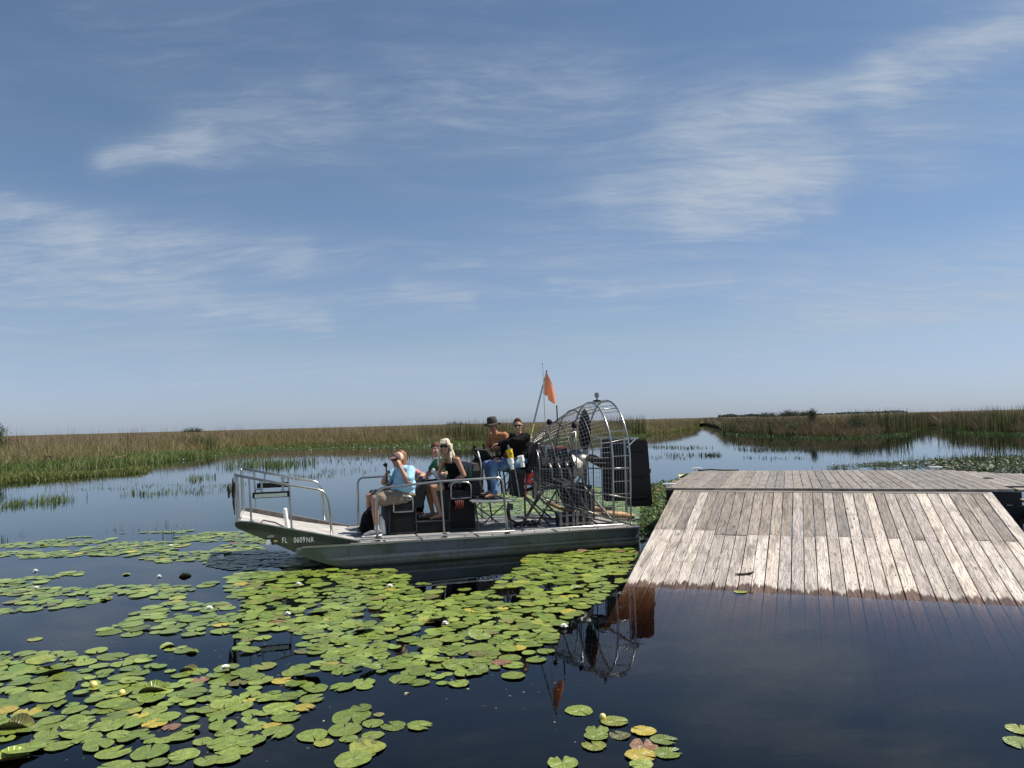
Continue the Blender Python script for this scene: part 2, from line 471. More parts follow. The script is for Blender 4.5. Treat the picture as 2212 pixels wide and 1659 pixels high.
def pad_mat(name, a, c, spots=None):
    m, t, out = mat(name)
    b = t.new('ShaderNodeBsdfPrincipled'); t.l.new(b.outputs[0], out.inputs[0])
    tcn = t.new('ShaderNodeTexCoord')
    oi = t.new('ShaderNodeObjectInfo')
    r = oi.outputs['Random']
    ox, oy, oz = t.sep(tcn.outputs['Object'])
    ang = t.math('ARCTAN2', oy, ox)
    vein = t.math('POWER', t.math('ABSOLUTE', t.math('COSINE', t.math('MULTIPLY', ang, 9.0))), 14.0)
    nv = t.mapping(tcn.outputs['Object'], (1, 1, 1), (0, 0, 0), t.comb(t.math('MULTIPLY', r, 31.0), t.math('MULTIPLY', r, 17.0), 0.0))
    n = t.noise(nv, 9, 5, 0.65, 0.3)
    cc = t.mix(r, a, c)
    cc = t.mix(t.ramp(n, [(0.3, 0.35), (0.65, 0.0)]), cc, tuple(x * 0.62 for x in a))
    cc = t.mix(t.math('MULTIPLY', vein, 0.15), cc, tuple(min(1, x * 1.5) for x in c))
    rad = t.math('SQRT', t.math('ADD', t.math('MULTIPLY', ox, ox), t.math('MULTIPLY', oy, oy)))
    cc = t.mix(t.ramp(rad, [(0.90, 0.0), (0.985, 0.5)]), cc, (0.36, 0.36, 0.13))
    if spots:
        n2 = t.noise(nv, 14, 4, 0.6)
        cc = t.mix(t.ramp(n2, [(0.52, 0.0), (0.58, 0.85)]), cc, spots)
    else:
        n2 = t.noise(nv, 26, 3, 0.6)
        cc = t.mix(t.ramp(n2, [(0.63, 0.0), (0.70, 0.7)]), cc, (0.06, 0.055, 0.02))
        n3 = t.noise(nv, 3.2, 3, 0.6)
        cc = t.mix(t.ramp(n3, [(0.50, 0.0), (0.72, 0.55)]), cc, (0.30, 0.28, 0.06))
    kv = t.math('ADD', t.math('MULTIPLY', t.math('FRACT', t.math('MULTIPLY', r, 7.31)), 0.50), 0.70)
    cc = t.mix(1.0, cc, t.comb(kv, kv, kv), 'MULTIPLY')
    n4 = t.noise(nv, 2.2, 2, 0.5)
    cc = t.mix(t.ramp(n4, [(0.35, 0.45), (0.62, 0.0)]), cc, tuple(x * 0.55 for x in a))
    g = t.new('ShaderNodeNewGeometry')
    cc = t.mix(g.outputs['Backfacing'], cc, (0.085, 0.075, 0.03))
    t.l.new(cc, b.inputs['Base Color'])
    b.inputs['Roughness'].default_value = 0.30
    b.inputs['Specular IOR Level'].default_value = 0.65
    bp = t.new('ShaderNodeBump'); bp.inputs['Strength'].default_value = 0.5; bp.inputs['Distance'].default_value = 0.03
    t.l.new(t.math('ADD', t.math('MULTIPLY', vein, 0.3), t.math('ADD', t.math('MULTIPLY', n, 0.6), t.math('MULTIPLY', n4, 1.5))), bp.inputs['Height']); t.l.new(bp.outputs[0], b.inputs['Normal'])
    return m


MT['pad_green'] = pad_mat('lily_leaf_green', (0.155, 0.225, 0.030), (0.250, 0.315, 0.055))
MT['pad_yellow'] = pad_mat('lily_leaf_yellow', (0.50, 0.40, 0.05), (0.40, 0.36, 0.06), (0.22, 0.11, 0.03))
MT['pad_olive'] = pad_mat('lily_leaf_olive', (0.16, 0.16, 0.05), (0.20, 0.18, 0.05))
MT['pad_red'] = pad_mat('lily_leaf_red', (0.26, 0.115, 0.075), (0.30, 0.17, 0.08))
MT['pad_lime'] = pad_mat('lily_leaf_lime', (0.27, 0.31, 0.05), (0.32, 0.33, 0.06))
MT['petal'] = plain('white_petal', (0.85, 0.85, 0.80), 0.5, 0, 0.04)
MT['stamen'] = plain('yellow_stamen', (0.75, 0.50, 0.05), 0.6)

# ------------------------------------------------------------------ mesh helpers


class MB:
    """Collects closed shapes into one mesh. mirror=True: points are boat (s, t, z) with t counted to the far side."""

    def __init__(self, mirror=False):
        self.v = []
        self.f = []
        self.mir = mirror

    def add(self, vs_, fs_):
        o = len(self.v)
        self.v.extend([tuple(q) for q in vs_])
        self.f.extend([tuple(i + o for i in q) for q in fs_])
        return self

    def box(self, c, size, R=None):
        hx, hy, hz = size[0] / 2, size[1] / 2, size[2] / 2
        pts = [Vector((x, y, z)) for x in (-hx, hx) for y in (-hy, hy) for z in (-hz, hz)]
        if R is not None: pts = [R @ p for p in pts]
        c = Vector(c)
        return self.add([p + c for p in pts], [(0, 1, 3, 2), (4, 6, 7, 5), (0, 4, 5, 1), (2, 3, 7, 6), (0, 2, 6, 4), (1, 5, 7, 3)])

    def span(self, a, b):
        a, b = Vector(a), Vector(b)
        return self.box((a + b) / 2, [abs(q) for q in (b - a)])

    def bar(self, p, q, w, h, up=(0, 0, 1)):
        """A rectangular bar from p to q."""
        p, q = Vector(p), Vector(q)
        d = (q - p)
        L = d.length
        d.normalize()
        u = Vector(up)
        if abs(d.dot(u)) > 0.95: u = Vector((1, 0, 0))
        sd = d.cross(u).normalized()
        u = sd.cross(d)
        R = Matrix((d, sd, u)).transposed()
        return self.box((p + q) / 2, (L, w, h), R)

    def tube(self, pts, r, n=8, closed=False):
        pts = [Vector(p) for p in pts]
        m_ = len(pts)
        rs = r if isinstance(r, (list, tuple)) else [r] * m_
        vs_, fs_ = [], []
        prev = None
        for i, p in enumerate(pts):
            if closed:
                d = pts[(i + 1) % m_] - pts[i - 1]
            else:
                d = pts[min(i + 1, m_ - 1)] - pts[max(i - 1, 0)]
            d.normalize()
            if prev is None:
                u = Vector((0, 0, 1)) if abs(d.z) < 0.9 else Vector((1, 0, 0))
                u = (u - d * u.dot(d)).normalized()
            else:
                u = (prev - d * prev.dot(d)).normalized()
            prev = u
            w = d.cross(u)
            for k in range(n):
                a = 2 * PI * k / n
                vs_.append(p + (u * math.cos(a) + w * math.sin(a)) * rs[i])
        for i in range(m_ if closed else m_ - 1):
            j = (i + 1) % m_
            for k in range(n):
                k2 = (k + 1) % n
                fs_.append((i * n + k, i * n + k2, j * n + k2, j * n + k))
        if not closed:
            fs_.append(tuple(range(n))[::-1])
            fs_.append(tuple((m_ - 1) * n + k for k in range(n)))
        return self.add(vs_, fs_)

    def ell(self, c, rad, ax=None, nu=12, nv=8):
        c = Vector(c)
        vs_, fs_ = [], []
        A = ax if ax is not None else Matrix.Identity(3)
        if isinstance(rad, (int, float)): rad = (rad,) * 3
        vs_.append(c + A @ Vector((0, 0, rad[2])))
        for i in range(1, nv):
            th = PI * i / nv
            for k in range(nu):
                ph = 2 * PI * k / nu
                vs_.append(c + A @ Vector((rad[0] * math.sin(th) * math.cos(ph), rad[1] * math.sin(th) * math.sin(ph), rad[2] * math.cos(th))))
        vs_.append(c + A @ Vector((0, 0, -rad[2])))
        for k in range(nu):
            fs_.append((0, 1 + k, 1 + (k + 1) % nu))
            b_ = 1 + (nv - 2) * nu
            fs_.append((b_ + (k + 1) % nu, b_ + k, len(vs_) - 1))
        for i in range(nv - 2):
            for k in range(nu):
                a = 1 + i * nu
                fs_.append((a + k, a + nu + k, a + nu + (k + 1) % nu, a + (k + 1) % nu))
        return self.add(vs_, fs_)

    def cap(self, p, q, r1, r2, n=12):
        self.ell(p, r1, nu=n)
        self.ell(q, r2, nu=n)
        if (Vector(p) - Vector(q)).length > 1e-4:
            self.tube([p, q], [r1 * 0.998, r2 * 0.998], n)
        return self

    def prism(self, poly, t0, t1):
        """A profile in the (s, z) plane carried from t0 to t1."""
        n = len(poly)
        vs_ = [(s, t0, z) for s, z in poly] + [(s, t1, z) for s, z in poly]
        fs_ = [tuple(range(n)), tuple(range(2 * n - 1, n - 1, -1))]
        for i in range(n):
            j = (i + 1) % n
            fs_.append((i, i + n, j + n, j))
        return self.add(vs_, fs_)

    def lathe(self, base, axis, prof, n=16):
        """prof: (distance along axis, radius)"""
        base, axis = Vector(base), Vector(axis).normalized()
        self.tube([base + axis * d for d, r in prof], [max(r, 1e-4) for d, r in prof], n)
        return self

    def build(self, name, m_, parent=None, smooth=False, link=True):
        me = bpy.data.meshes.new(name)
        vs_ = [(x, -y, z) for x, y, z in self.v] if self.mir else self.v
        me.from_pydata([tuple(q) for q in vs_], [], self.f)
        bm = bmesh.new()
        bm.from_mesh(me)
        bmesh.ops.recalc_face_normals(bm, faces=bm.faces)
        bm.to_mesh(me)
        bm.free()
        if smooth:
            me.polygons.foreach_set('use_smooth', [True] * len(me.polygons))
            if smooth != 'all':
                me.set_sharp_from_angle(angle=math.radians(40))
        me.materials.append(m_)
        o = bpy.data.objects.new(name, me)
        col.objects.link(o)
        if parent is not None: o.parent = parent
        return o


def tag(o, label=None, cat=None, group=None, kind=None):
    if label: o['label'] = label
    if cat: o['category'] = cat
    if group: o['group'] = group
    if kind: o['kind'] = kind
    return o


def empty(name, loc=(0, 0, 0), rz=0.0):
    o = bpy.data.objects.new(name, None)
    o.empty_display_size = 0.2
    o.location = loc
    o.rotation_euler = (0, 0, rz)
    col.objects.link(o)
    return o


def big_mesh(name, verts, faces, m_, tint=None, smooth=False):
    """numpy mesh; faces: (n, k) array of equal-sized faces, or a list of such arrays."""
    if isinstance(faces, np.ndarray): faces = [faces]
    me = bpy.data.meshes.new(name)
    me.vertices.add(len(verts))
    me.vertices.foreach_set('co', np.asarray(verts, dtype=np.float32).ravel())
    loops = np.concatenate([f.ravel() for f in faces]).astype(np.int32)
    sizes = np.concatenate([np.full(len(f), f.shape[1], dtype=np.int32) for f in faces])
    starts = np.concatenate([[0], np.cumsum(sizes)[:-1]]).astype(np.int32)
    me.loops.add(len(loops))
    me.loops.foreach_set('vertex_index', loops)
    me.polygons.add(len(sizes))
    me.polygons.foreach_set('loop_start', starts)
    me.update(calc_edges=True)
    if smooth: me.polygons.foreach_set('use_smooth', [True] * len(me.polygons))
    if tint is not None:
        a = me.attributes.new('tint', 'FLOAT_COLOR', 'POINT')
        c4 = np.ones((len(verts), 4), dtype=np.float32)
        c4[:, :3] = tint
        a.data.foreach_set('color', c4.ravel())
    me.materials.append(m_)
    o = bpy.data.objects.new(name, me)
    col.objects.link(o)
    return o


def vnoise(p, s, seed=0):
    """Cheap smooth value noise on an (n, 2) array."""
    r = np.random.default_rng(seed)
    tab = r.random((64, 64))
    q = np.asarray(p) * s
    i = np.floor(q).astype(int)
    f_ = q - i
    f_ = f_ * f_ * (3 - 2 * f_)
    x0, y0 = i[:, 0] % 64, i[:, 1] % 64
    x1, y1 = (x0 + 1) % 64, (y0 + 1) % 64
    a = tab[x0, y0] * (1 - f_[:, 0]) + tab[x1, y0] * f_[:, 0]
    b_ = tab[x0, y1] * (1 - f_[:, 0]) + tab[x1, y1] * f_[:, 0]
    return a * (1 - f_[:, 1]) + b_ * f_[:, 1]


def in_poly(p, poly):
    p = np.asarray(p)
    x, y = p[:, 0], p[:, 1]
    ins = np.zeros(len(p), dtype=bool)
    n = len(poly)
    for i in range(n):
        x0, y0 = poly[i][0], poly[i][1]
        x1, y1 = poly[(i + 1) % n][0], poly[(i + 1) % n][1]
        c = ((y0 > y) != (y1 > y))
        with np.errstate(divide='ignore', invalid='ignore'):
            xx = (x1 - x0) * (y - y0) / (y1 - y0 + 1e-12) + x0
        ins ^= c & (x < xx)
    return ins


def ground_poly(px):
    return [tuple(at(x, y)[:2]) for x, y in px]

# ------------------------------------------------------------------ water, lake bed
def water_mat():
    m, t, out = mat('tannin_water')
    g = t.new('ShaderNodeTexCoord')
    n1 = t.noise(t.mapping(g.outputs['Object'], (1, 0.8, 1)), 1.7, 3, 0.5, 0.4)
    n2 = t.noise(g.outputs['Object'], 7.0, 3, 0.5, 0.2)
    calm = t.ramp(t.noise(g.outputs['Object'], 0.14, 3, 0.5), [(0.40, 0.25), (0.65, 1.0)])
    bp = t.new('ShaderNodeBump')
    bp.inputs['Strength'].default_value = 1.0
    bp.inputs['Distance'].default_value = 0.0022
    t.l.new(t.math('MULTIPLY', t.math('ADD', n1, t.math('MULTIPLY', n2, 0.25)), calm), bp.inputs['Height'])
    fr = t.new('ShaderNodeFresnel')
    fr.inputs['IOR'].default_value = 1.333
    t.l.new(bp.outputs[0], fr.inputs['Normal'])
    gl = t.new('ShaderNodeBsdfGlossy')
    gl.inputs['Roughness'].default_value = 0.0
    gl.inputs['Color'].default_value = (0.93, 0.975, 1, 1)
    t.l.new(bp.outputs[0], gl.inputs['Normal'])
    tr = t.new('ShaderNodeBsdfTransparent')
    mx = t.new('ShaderNodeMixShader')
    t.l.new(fr.outputs[0], mx.inputs[0]); t.l.new(tr.outputs[0], mx.inputs[1]); t.l.new(gl.outputs[0], mx.inputs[2])
    t.l.new(mx.outputs[0], out.inputs['Surface'])
    va = t.new('ShaderNodeVolumeAbsorption')
    va.inputs['Color'].default_value = (0.60, 0.45, 0.22, 1)
    va.inputs['Density'].default_value = 5.5
    t.l.new(va.outputs[0], out.inputs['Volume'])
    return m


wb = MB().span((-7000, -2500, -1.6), (7000, 9000, 0))
water = wb.build('water', water_mat())
tag(water, kind='structure')
bed = MB().span((-6990, -2490, -1.55), (6990, 8990, -1.35)).build('lake_bed', plain('lake_mud', (0.035, 0.026, 0.016), 0.9, 0, 0.3, 1.5))
tag(bed, kind='structure')

# ------------------------------------------------------------------ the sedge marsh
SHORE = [(-1500, 1045), (-600, 1025), (-200, 1016), (0, 1012), (110, 1009), (200, 1001), (350, 985), (420, 979), (545, 967), (650, 963), (740, 962),
         (830, 960), (950, 958), (1040, 956), (1130, 951), (1260, 947), (1330, 943), (1400, 938), (1450, 934), (1500, 926), (1514, 918),
         (1530, 919), (1560, 931), (1590, 937), (1665, 941), (1760, 944), (1832, 945), (1907, 940), (1957, 932), (1988, 921),
         (2008, 919), (2032, 926), (2070, 931), (2123, 934), (2212, 937), (2500, 936), (3200, 930)]
_sh = np.array([tuple(at(x, y)[:2]) for x, y in SHORE])
sh_az = np.arctan2(_sh[:, 0], _sh[:, 1])
sh_r = np.hypot(_sh[:, 0], _sh[:, 1])


def shore_r(az):
    return np.interp(az, sh_az, sh_r)


AZ_MAIN = math.atan2(at(1520, 930).x, at(1520, 930).y)


def blades(name, base, h, w, lean, tb, tm, tt, m_, zb=0.0, facing=None):
    """Grass blades: base (n,2), height, width, lean, and the blade's own colours at foot, middle and tip."""
    n = len(base)
    a = rng.random(n) * 2 * PI if facing is None else facing
    la = rng.random(n) * 2 * PI
    ex, ey = np.cos(a) * w / 2, np.sin(a) * w / 2
    lx, ly = np.cos(la) * lean * h, np.sin(la) * lean * h
    v = np.zeros((n, 5, 3))
    bx, by = base[:, 0], base[:, 1]
    v[:, 0] = np.stack([bx - ex, by - ey, np.zeros(n) + zb], 1)
    v[:, 1] = np.stack([bx + ex, by + ey, np.zeros(n) + zb], 1)
    v[:, 2] = np.stack([bx - ex * .8 + lx * .35, by - ey * .8 + ly * .35, zb + h * .6], 1)
    v[:, 3] = np.stack([bx + ex * .8 + lx * .35, by + ey * .8 + ly * .35, zb + h * .6], 1)
    v[:, 4] = np.stack([bx + lx, by + ly, zb + h], 1)
    c = np.zeros((n, 5, 3))
    c[:, 0] = tb; c[:, 1] = tb; c[:, 2] = tm; c[:, 3] = tm; c[:, 4] = tt
    i = np.arange(n)[:, None] * 5
    q = i + np.array([[0, 1, 3, 2]])
    t_ = i + np.array([[2, 3, 4]])
    o = big_mesh(name, v.reshape(-1, 3), [q, t_], m_, c.reshape(-1, 3))
    return tag(o, kind='stuff')


def mixc(n, cols, wts, jit=0.25):
    cols = np.array(cols)
    k = rng.choice(len(cols), n, p=np.array(wts) / np.sum(wts))
    return cols[k] * (1 + (rng.random((n, 1)) - .5) * 2 * jit)


def sedge(name, n, az0, az1, d0, d1, hmin, hmax, w0, w1, right=False, power=1.0):
    az = az0 + rng.random(n * 2) * (az1 - az0)
    r0 = shore_r(az)
    keep = rng.random(n * 2) < np.clip(r0 / r0.max(), 0.25, 1)
    az, r0 = az[keep][:n], r0[keep][:n]
    n = len(az)
    dd = d0 + (rng.random(n) ** power) * (d1 - d0)
    r = r0 + dd + (vnoise(np.stack([az * 60, az * 0], 1), 1.0, 5) - .5) * 3
    base = np.stack([np.sin(az) * r, np.cos(az) * r], 1)
    hn = vnoise(base, 0.16, 3) * .6 + vnoise(base, 0.6, 4) * .4
    h = (hmin + (hmax - hmin) * hn) * (0.50 + 0.58 * rng.random(n) ** .7)
    h *= np.clip(0.45 + dd / 7, 0, 1)
    w = (w0 + (w1 - w0) * rng.random(n)) * np.clip(r / 70, 0.8, 3)
    pn = vnoise(base, 0.11, 9)[:, None]
    if right:  # darker tones: the bank's contra-lit look is painted into the blades
        g = mixc(n, [(.055, .076, .028), (.115, .122, .048), (.27, .235, .14), (.06, .05, .028)], [5, 4, 2, 2])
        m_ = mixc(n, [(.10, .105, .042), (.185, .145, .08), (.33, .285, .19)], [5, 4, 1.5])
        tp = mixc(n, [(.085, .058, .036), (.13, .095, .06)], [3, 2])
    else:
        g = mixc(n, [(.12, .165, .035), (.20, .22, .06), (.36, .32, .15), (.06, .075, .024)], [5, 4, 2.4, 2])
        m_ = mixc(n, [(.17, .19, .062), (.25, .22, .10), (.43, .38, .21)], [4, 4, 2])
        tp = mixc(n, [(.17, .118, .08), (.27, .21, .13)], [3, 2])
    warm = np.array([[1.12, .94, .88]])
    g = g * (1 - pn) + g * warm * pn
    m_ = m_ * (1 - pn) + m_ * warm * pn
    return blades(name, base, h, w, .05 + rng.random(n) ** 1.5 * .75, g, m_, tp, MT['reed'])


AZL, AZR = sh_az[1], sh_az[-2]
sedge('sedge_bank', 85000, AZL, AZ_MAIN, 0, 10, 1.45, 2.15, .012, .032, False, 1.2)
sedge('sedge_bank', 42000, AZ_MAIN, AZR, 0, 10, 1.5, 2.3, .012, .034, True, 1.2)
sedge('sedge_field', 40000, AZL, AZ_MAIN, 8, 120, 1.8, 2.1, .02, .05, False, 2.0)
sedge('sedge_field', 22000, AZ_MAIN, AZR, 8, 120, 1.8, 2.2, .02, .05, True, 2.0)


# thin flowering stalks that rise above the sedge
def stalks(name, n, az0, az1, hmin, hmax, colr):
    az = az0 + rng.random(n * 3) * (az1 - az0)
    keep = rng.random(n * 3) < vnoise(np.stack([az * 90, az * 0 + 2], 1), 1.0, 8) ** 1.5
    az = az[keep][:n]
    n = len(az)
    r = shore_r(az) + 1 + rng.random(n) * 22
    base = np.stack([np.sin(az) * r, np.cos(az) * r], 1)
    h = hmin + (hmax - hmin) * rng.random(n) ** 2
    c = mixc(n, colr, [1] * len(colr))
    return blades(name, base, h, .022 + .022 * rng.random(n), .02 + rng.random(n) * .12, c, c, c, MT['reed'])


stalks('sedge_stalks', 1700, AZL, AZ_MAIN, 2.1, 3.0, [(.13, .075, .04), (.17, .115, .06), (.10, .07, .04)])
stalks('sedge_stalks', 900, AZ_MAIN, AZR, 2.1, 3.0, [(.085, .06, .035), (.13, .10, .06), (.06, .06, .03)])


# taller cattail clumps on the banks
def clump(name, px, py, rad, n, h0, h1, cols, wts, w=.035, lean=.22, m_=None):
    c = at(px, py)
    a = rng.random(n) * 2 * PI
    rr = rad * np.sqrt(rng.random(n))
    base = np.stack([c.x + np.cos(a) * rr, c.y + np.sin(a) * rr * .6], 1)
    h = h0 + (h1 - h0) * rng.random(n)
    g = mixc(n, cols, wts)
    return blades(name, base, h, w * (.6 + .8 * rng.random(n)), rng.random(n) * lean, g, g * 1.15, g * .9, MT['reed'] if m_ is None else m_)


CAT = [(.05, .07, .022), (.10, .105, .035), (.20, .17, .08)]
for px, py, rad, n, h0, h1 in [(1345, 940, 3.2, 520, 1.6, 3.1), (1040, 955, 4.0, 520, 1.6, 2.9), (960, 956, 3, 300, 1.5, 2.6), (1900, 938, 3.2, 420, 1.6, 2.8), (1960, 928, 3.0, 240, 1.5, 2.5),
                               (2095, 932, 3.2, 240, 1.5, 2.6), (1600, 936, 2.6, 260, 1.4, 2.3), (1690, 940, 3, 350, 1.4, 2.3), (2190, 935, 3, 400, 1.7, 2.8), (420, 977, 2.5, 260, 1.2, 2.1)]:
    o = clump('cattail_clump', px, py, rad, n, h0, h1, CAT, [4, 3, 1.5], .045, .2)

# the raised sheet of sedge tops that runs on to the horizon
azs = np.linspace(math.radians(-66), math.radians(62), 260)
rows = [0, 6, 20, 60, 140, 320, 800, 2000, 5200]
zz = [0.55, 1.15, 1.35, 1.55, 1.65, 1.75, 1.85, 1.95, 2.0]
vs_, fs_ = [], []
for k, dr in enumerate(rows):
    for j, a in enumerate(azs):
        r = float(shore_r(a)) + 6 + dr
        vs_.append((math.sin(a) * r, math.cos(a) * r, zz[k]))
nA = len(azs)
for k in range(len(rows) - 1):
    for j in range(nA - 1):
        fs_.append((k * nA + j, k * nA + j + 1, (k + 1) * nA + j + 1, (k + 1) * nA + j))
vs_ = np.array(vs_)
vs_[:, 2] += (vnoise(vs_[:, :2], .03, 2) - .5) * .15
m, t, out = mat('far_sedge')
b = t.new('ShaderNodeBsdfPrincipled'); t.l.new(b.outputs[0], out.inputs[0])
g_ = t.new('ShaderNodeTexCoord')
n1 = t.noise(g_.outputs['Object'], 0.03, 6, 0.6, 0.5)
n2 = t.noise(t.mapping(g_.outputs['Object'], (1, .25, 1)), 0.5, 4, 0.6)
c_ = t.ramp(n1, [(0.3, (.07, .068, .028)), (0.55, (.09, .066, .034)), (0.75, (.11, .08, .044))])
t.l.new(t.mix(t.math('MULTIPLY', n2, 0.5), c_, (.07, .05, .025)), b.inputs['Base Color'])
b.inputs['Roughness'].default_value = 0.95
b.inputs['Specular IOR Level'].default_value = 0.1
marsh = big_mesh('marsh', vs_, np.array(fs_), m, None, True)
tag(marsh, kind='structure')


# low floating greenery along the banks and in the water
def leafmat(name, poly_px, n, size, h, cols, wts, thr=0.0, ns=0.5, up=0.6, m_=None):
    """Many small leaves spread over a patch of water."""
    P = ground_poly(poly_px)
    Q = np.array(P)
    lo, hi = Q.min(0), Q.max(0)
    pts = lo + rng.random((n * 6, 2)) * (hi - lo)
    pts = pts[in_poly(pts, P)]
    k = vnoise(pts, ns, 21) * .6 + vnoise(pts, ns * 3.3, 22) * .4
    pts = pts[(k + (rng.random(len(pts)) - .5) * .15) > thr][:n]
    n = len(pts)
    if n == 0: return None
    a = rng.random(n) * 2 * PI
    s = size * (.5 + rng.random(n))
    tilt = rng.random(n) * up
    z = .012 + h * rng.random(n) ** 1.5
    dxy = np.stack([np.cos(a), np.sin(a)], 1)
    nxy = np.stack([-np.sin(a), np.cos(a)], 1)
    v = np.zeros((n, 4, 3))
    v[:, 0, :2] = pts - dxy * s[:, None] * .5
    v[:, 1, :2] = pts + nxy * s[:, None] * .35
    v[:, 2, :2] = pts + dxy * s[:, None] * .5
    v[:, 3, :2] = pts - nxy * s[:, None] * .35
    v[:, :, 2] = z[:, None]
    v[:, 2, 2] += s * tilt
    v[:, 1, 2] += s * tilt * .5
    v[:, 3, 2] += s * tilt * .5
    c = np.repeat(mixc(n, cols, wts)[:, None, :], 4, 1)
    f_ = np.arange(n)[:, None] * 4 + np.array([[0, 1, 2, 3]])
    o = big_mesh(name, v.reshape(-1, 3), f_, MT['leaf'] if m_ is None else m_, c.reshape(-1, 3))
    return tag(o, kind='stuff')


LIME = [(.135, .155, .034), (.11, .14, .036), (.19, .19, .055), (.07, .10, .03)]
GRN = [(.075, .14, .03), (.11, .17, .035), (.05, .09, .022), (.16, .18, .05)]
DRK = [(.04, .065, .022), (.07, .10, .03), (.10, .12, .035), (.025, .035, .014)]


def grassmat(name, poly_px, n, h0, h1, cols, wts, thr=.25, ns=.3, w=.02):
    """Short grass growing thick on a floating mat."""
    P = ground_poly(poly_px)
    Q = np.array(P)
    lo, hi = Q.min(0), Q.max(0)
    pts = lo + rng.random((n * 8, 2)) * (hi - lo)
    pts = pts[in_poly(pts, P)]
    k = vnoise(pts, ns, 21) * .6 + vnoise(pts, ns * 3.3, 22) * .4
    sel = (k + (rng.random(len(pts)) - .5) * .2) > thr
    pts, k = pts[sel][:n], k[sel][:n]
    m_ = len(pts)
    g = mixc(m_, cols, wts)
    h = (h0 + (h1 - h0) * rng.random(m_) ** 1.5) * (.5 + k)
    return blades(name, pts, h, w * (.6 + .8 * rng.random(m_)), .1 + rng.random(m_) * .7, g * .9, g, g * 1.15, MT['reed'])


STRAW = [(.15, .165, .05), (.20, .19, .07), (.11, .14, .04), (.28, .24, .11)]
grassmat('floating_grass', [(-200, 1040), (0, 1030), (90, 1027), (180, 1020), (260, 1014), (330, 1012), (300, 1022), (190, 1030), (110, 1036), (60, 1040), (0, 1046), (-200, 1055)], 16000, .06, .30, LIME, [4, 3, 3, 1], .26, .4, .03)
grassmat('bank_grass', [(-200, 1022), (0, 1014), (110, 1010), (200, 1001), (330, 988), (420, 981), (440, 985), (350, 999), (250, 1010), (180, 1013), (100, 1020), (0, 1024), (-200, 1034)], 18000, .10, .65, GRN + STRAW, [4, 3, 2, 2, 2, 2, 2, 1], .22, .4, .03)
grassmat('bank_grass', [(330, 990), (420, 980), (545, 968), (650, 964), (830, 961), (960, 959), (1040, 957), (1140, 950), (1140, 956), (1040, 964), (960, 965), (840, 964), (660, 967), (560, 972), (460, 985), (350, 998)], 16000, .08, .45, GRN + STRAW, [3, 3, 2, 2, 3, 2, 2, 1], .24, .3, .03)
leafmat('bank_greenery', [(400, 990), (545, 971), (650, 967), (830, 964), (960, 962), (1040, 960), (1140, 953), (1140, 962), (1040, 974), (960, 972), (840, 968), (660, 972), (560, 976), (460, 990)], 12000, .14, .03, DRK + [(.14, .17, .04)], [3, 4, 3, 1, 3], .36, .3, .3)
grassmat('bank_grass', [(960, 960), (1040, 957), (1140, 951), (1330, 944), (1400, 939), (1400, 943), (1140, 957), (1050, 964), (960, 965)], 9000, .06, .30, LIME + GRN, [2, 3, 1, 2, 2, 2, 2, 1], .28, .3, .03)
grassmat('bank_grass', [(1514, 919), (1560, 932), (1590, 938), (1665, 942), (1760, 945), (1832, 946), (1907, 941), (1957, 933), (1990, 921), (1998, 924), (1960, 940), (1907, 946), (1832, 950), (1760, 950), (1640, 945), (1570, 939)], 14000, .06, .30, GRN + DRK, [2, 2, 3, 1, 3, 3, 1, 2], .28, .3, .035)
grassmat('bank_grass', [(2008, 920), (2040, 927), (2123, 935), (2212, 938), (2400, 938), (2400, 943), (2212, 942), (2100, 940), (2030, 931)], 7000, .06, .30, GRN + DRK, [2, 2, 3, 1, 3, 3, 1, 2], .28, .3, .035)
# behind the platform, on the right
leafmat('waterside_weeds', [(1990, 1001), (2080, 996), (2220, 990), (2450, 985), (2450, 1022), (2212, 1022), (2100, 1022), (2040, 1016)], 9500, .08, .16, DRK + [(.20, .21, .10)], [6, 4, 2, 5, .6], .28, .7, 1.0)
leafmat('waterside_weeds', [(1750, 1010), (1880, 1000), (2080, 992), (2220, 986), (2220, 996), (2080, 1001), (1960, 1012), (1860, 1016)], 5000, .075, .04, DRK + [(.16, .18, .07)], [4, 4, 2, 2, 1], .44, .9, .5)
# around the stern and beside the platform
leafmat('waterside_weeds', [(1400, 1052), (1450, 1044), (1475, 1035), (1490, 1028), (1480, 1042), (1440, 1060), (1440, 1105), (1405, 1120), (1395, 1090)], 2400, .075, .12, GRN + [(.03, .04, .02), (.26, .19, .06)], [3, 3, 3, 2, 4, 1.2], .34, 1.2, .9)
leafmat('waterside_weeds', [(1385, 1105), (1420, 1085), (1452, 1085), (1440, 1120), (1412, 1165), (1396, 1180), (1380, 1150)], 1400, .07, .10, GRN + [(.03, .045, .02)], [3, 3, 4, 1, 4], .38, 1.3, .9)


def tuft(px0, px1, py, n, h0, h1, cols, spread=1.2, lean=.25, w=.012):
    a_, b_ = at(px0, py), at(px1, py)
    u = rng.random(n)
    base = np.stack([a_.x + (b_.x - a_.x) * u, a_.y + (b_.y - a_.y) * u + (rng.random(n) - .5) * spread * (a_.y / 20)], 1)
    k = vnoise(base, 2.2, 31)
    base = base[k > .36]
    n = len(base)
    h = (h0 + (h1 - h0) * rng.random(n) ** 1.4) * .72
    g = mixc(n, cols, [1] * len(cols)) * 1.35
    return base, h, w * (a_.y / 22) * (.6 + .8 * rng.random(n)), rng.random(n) * lean, g


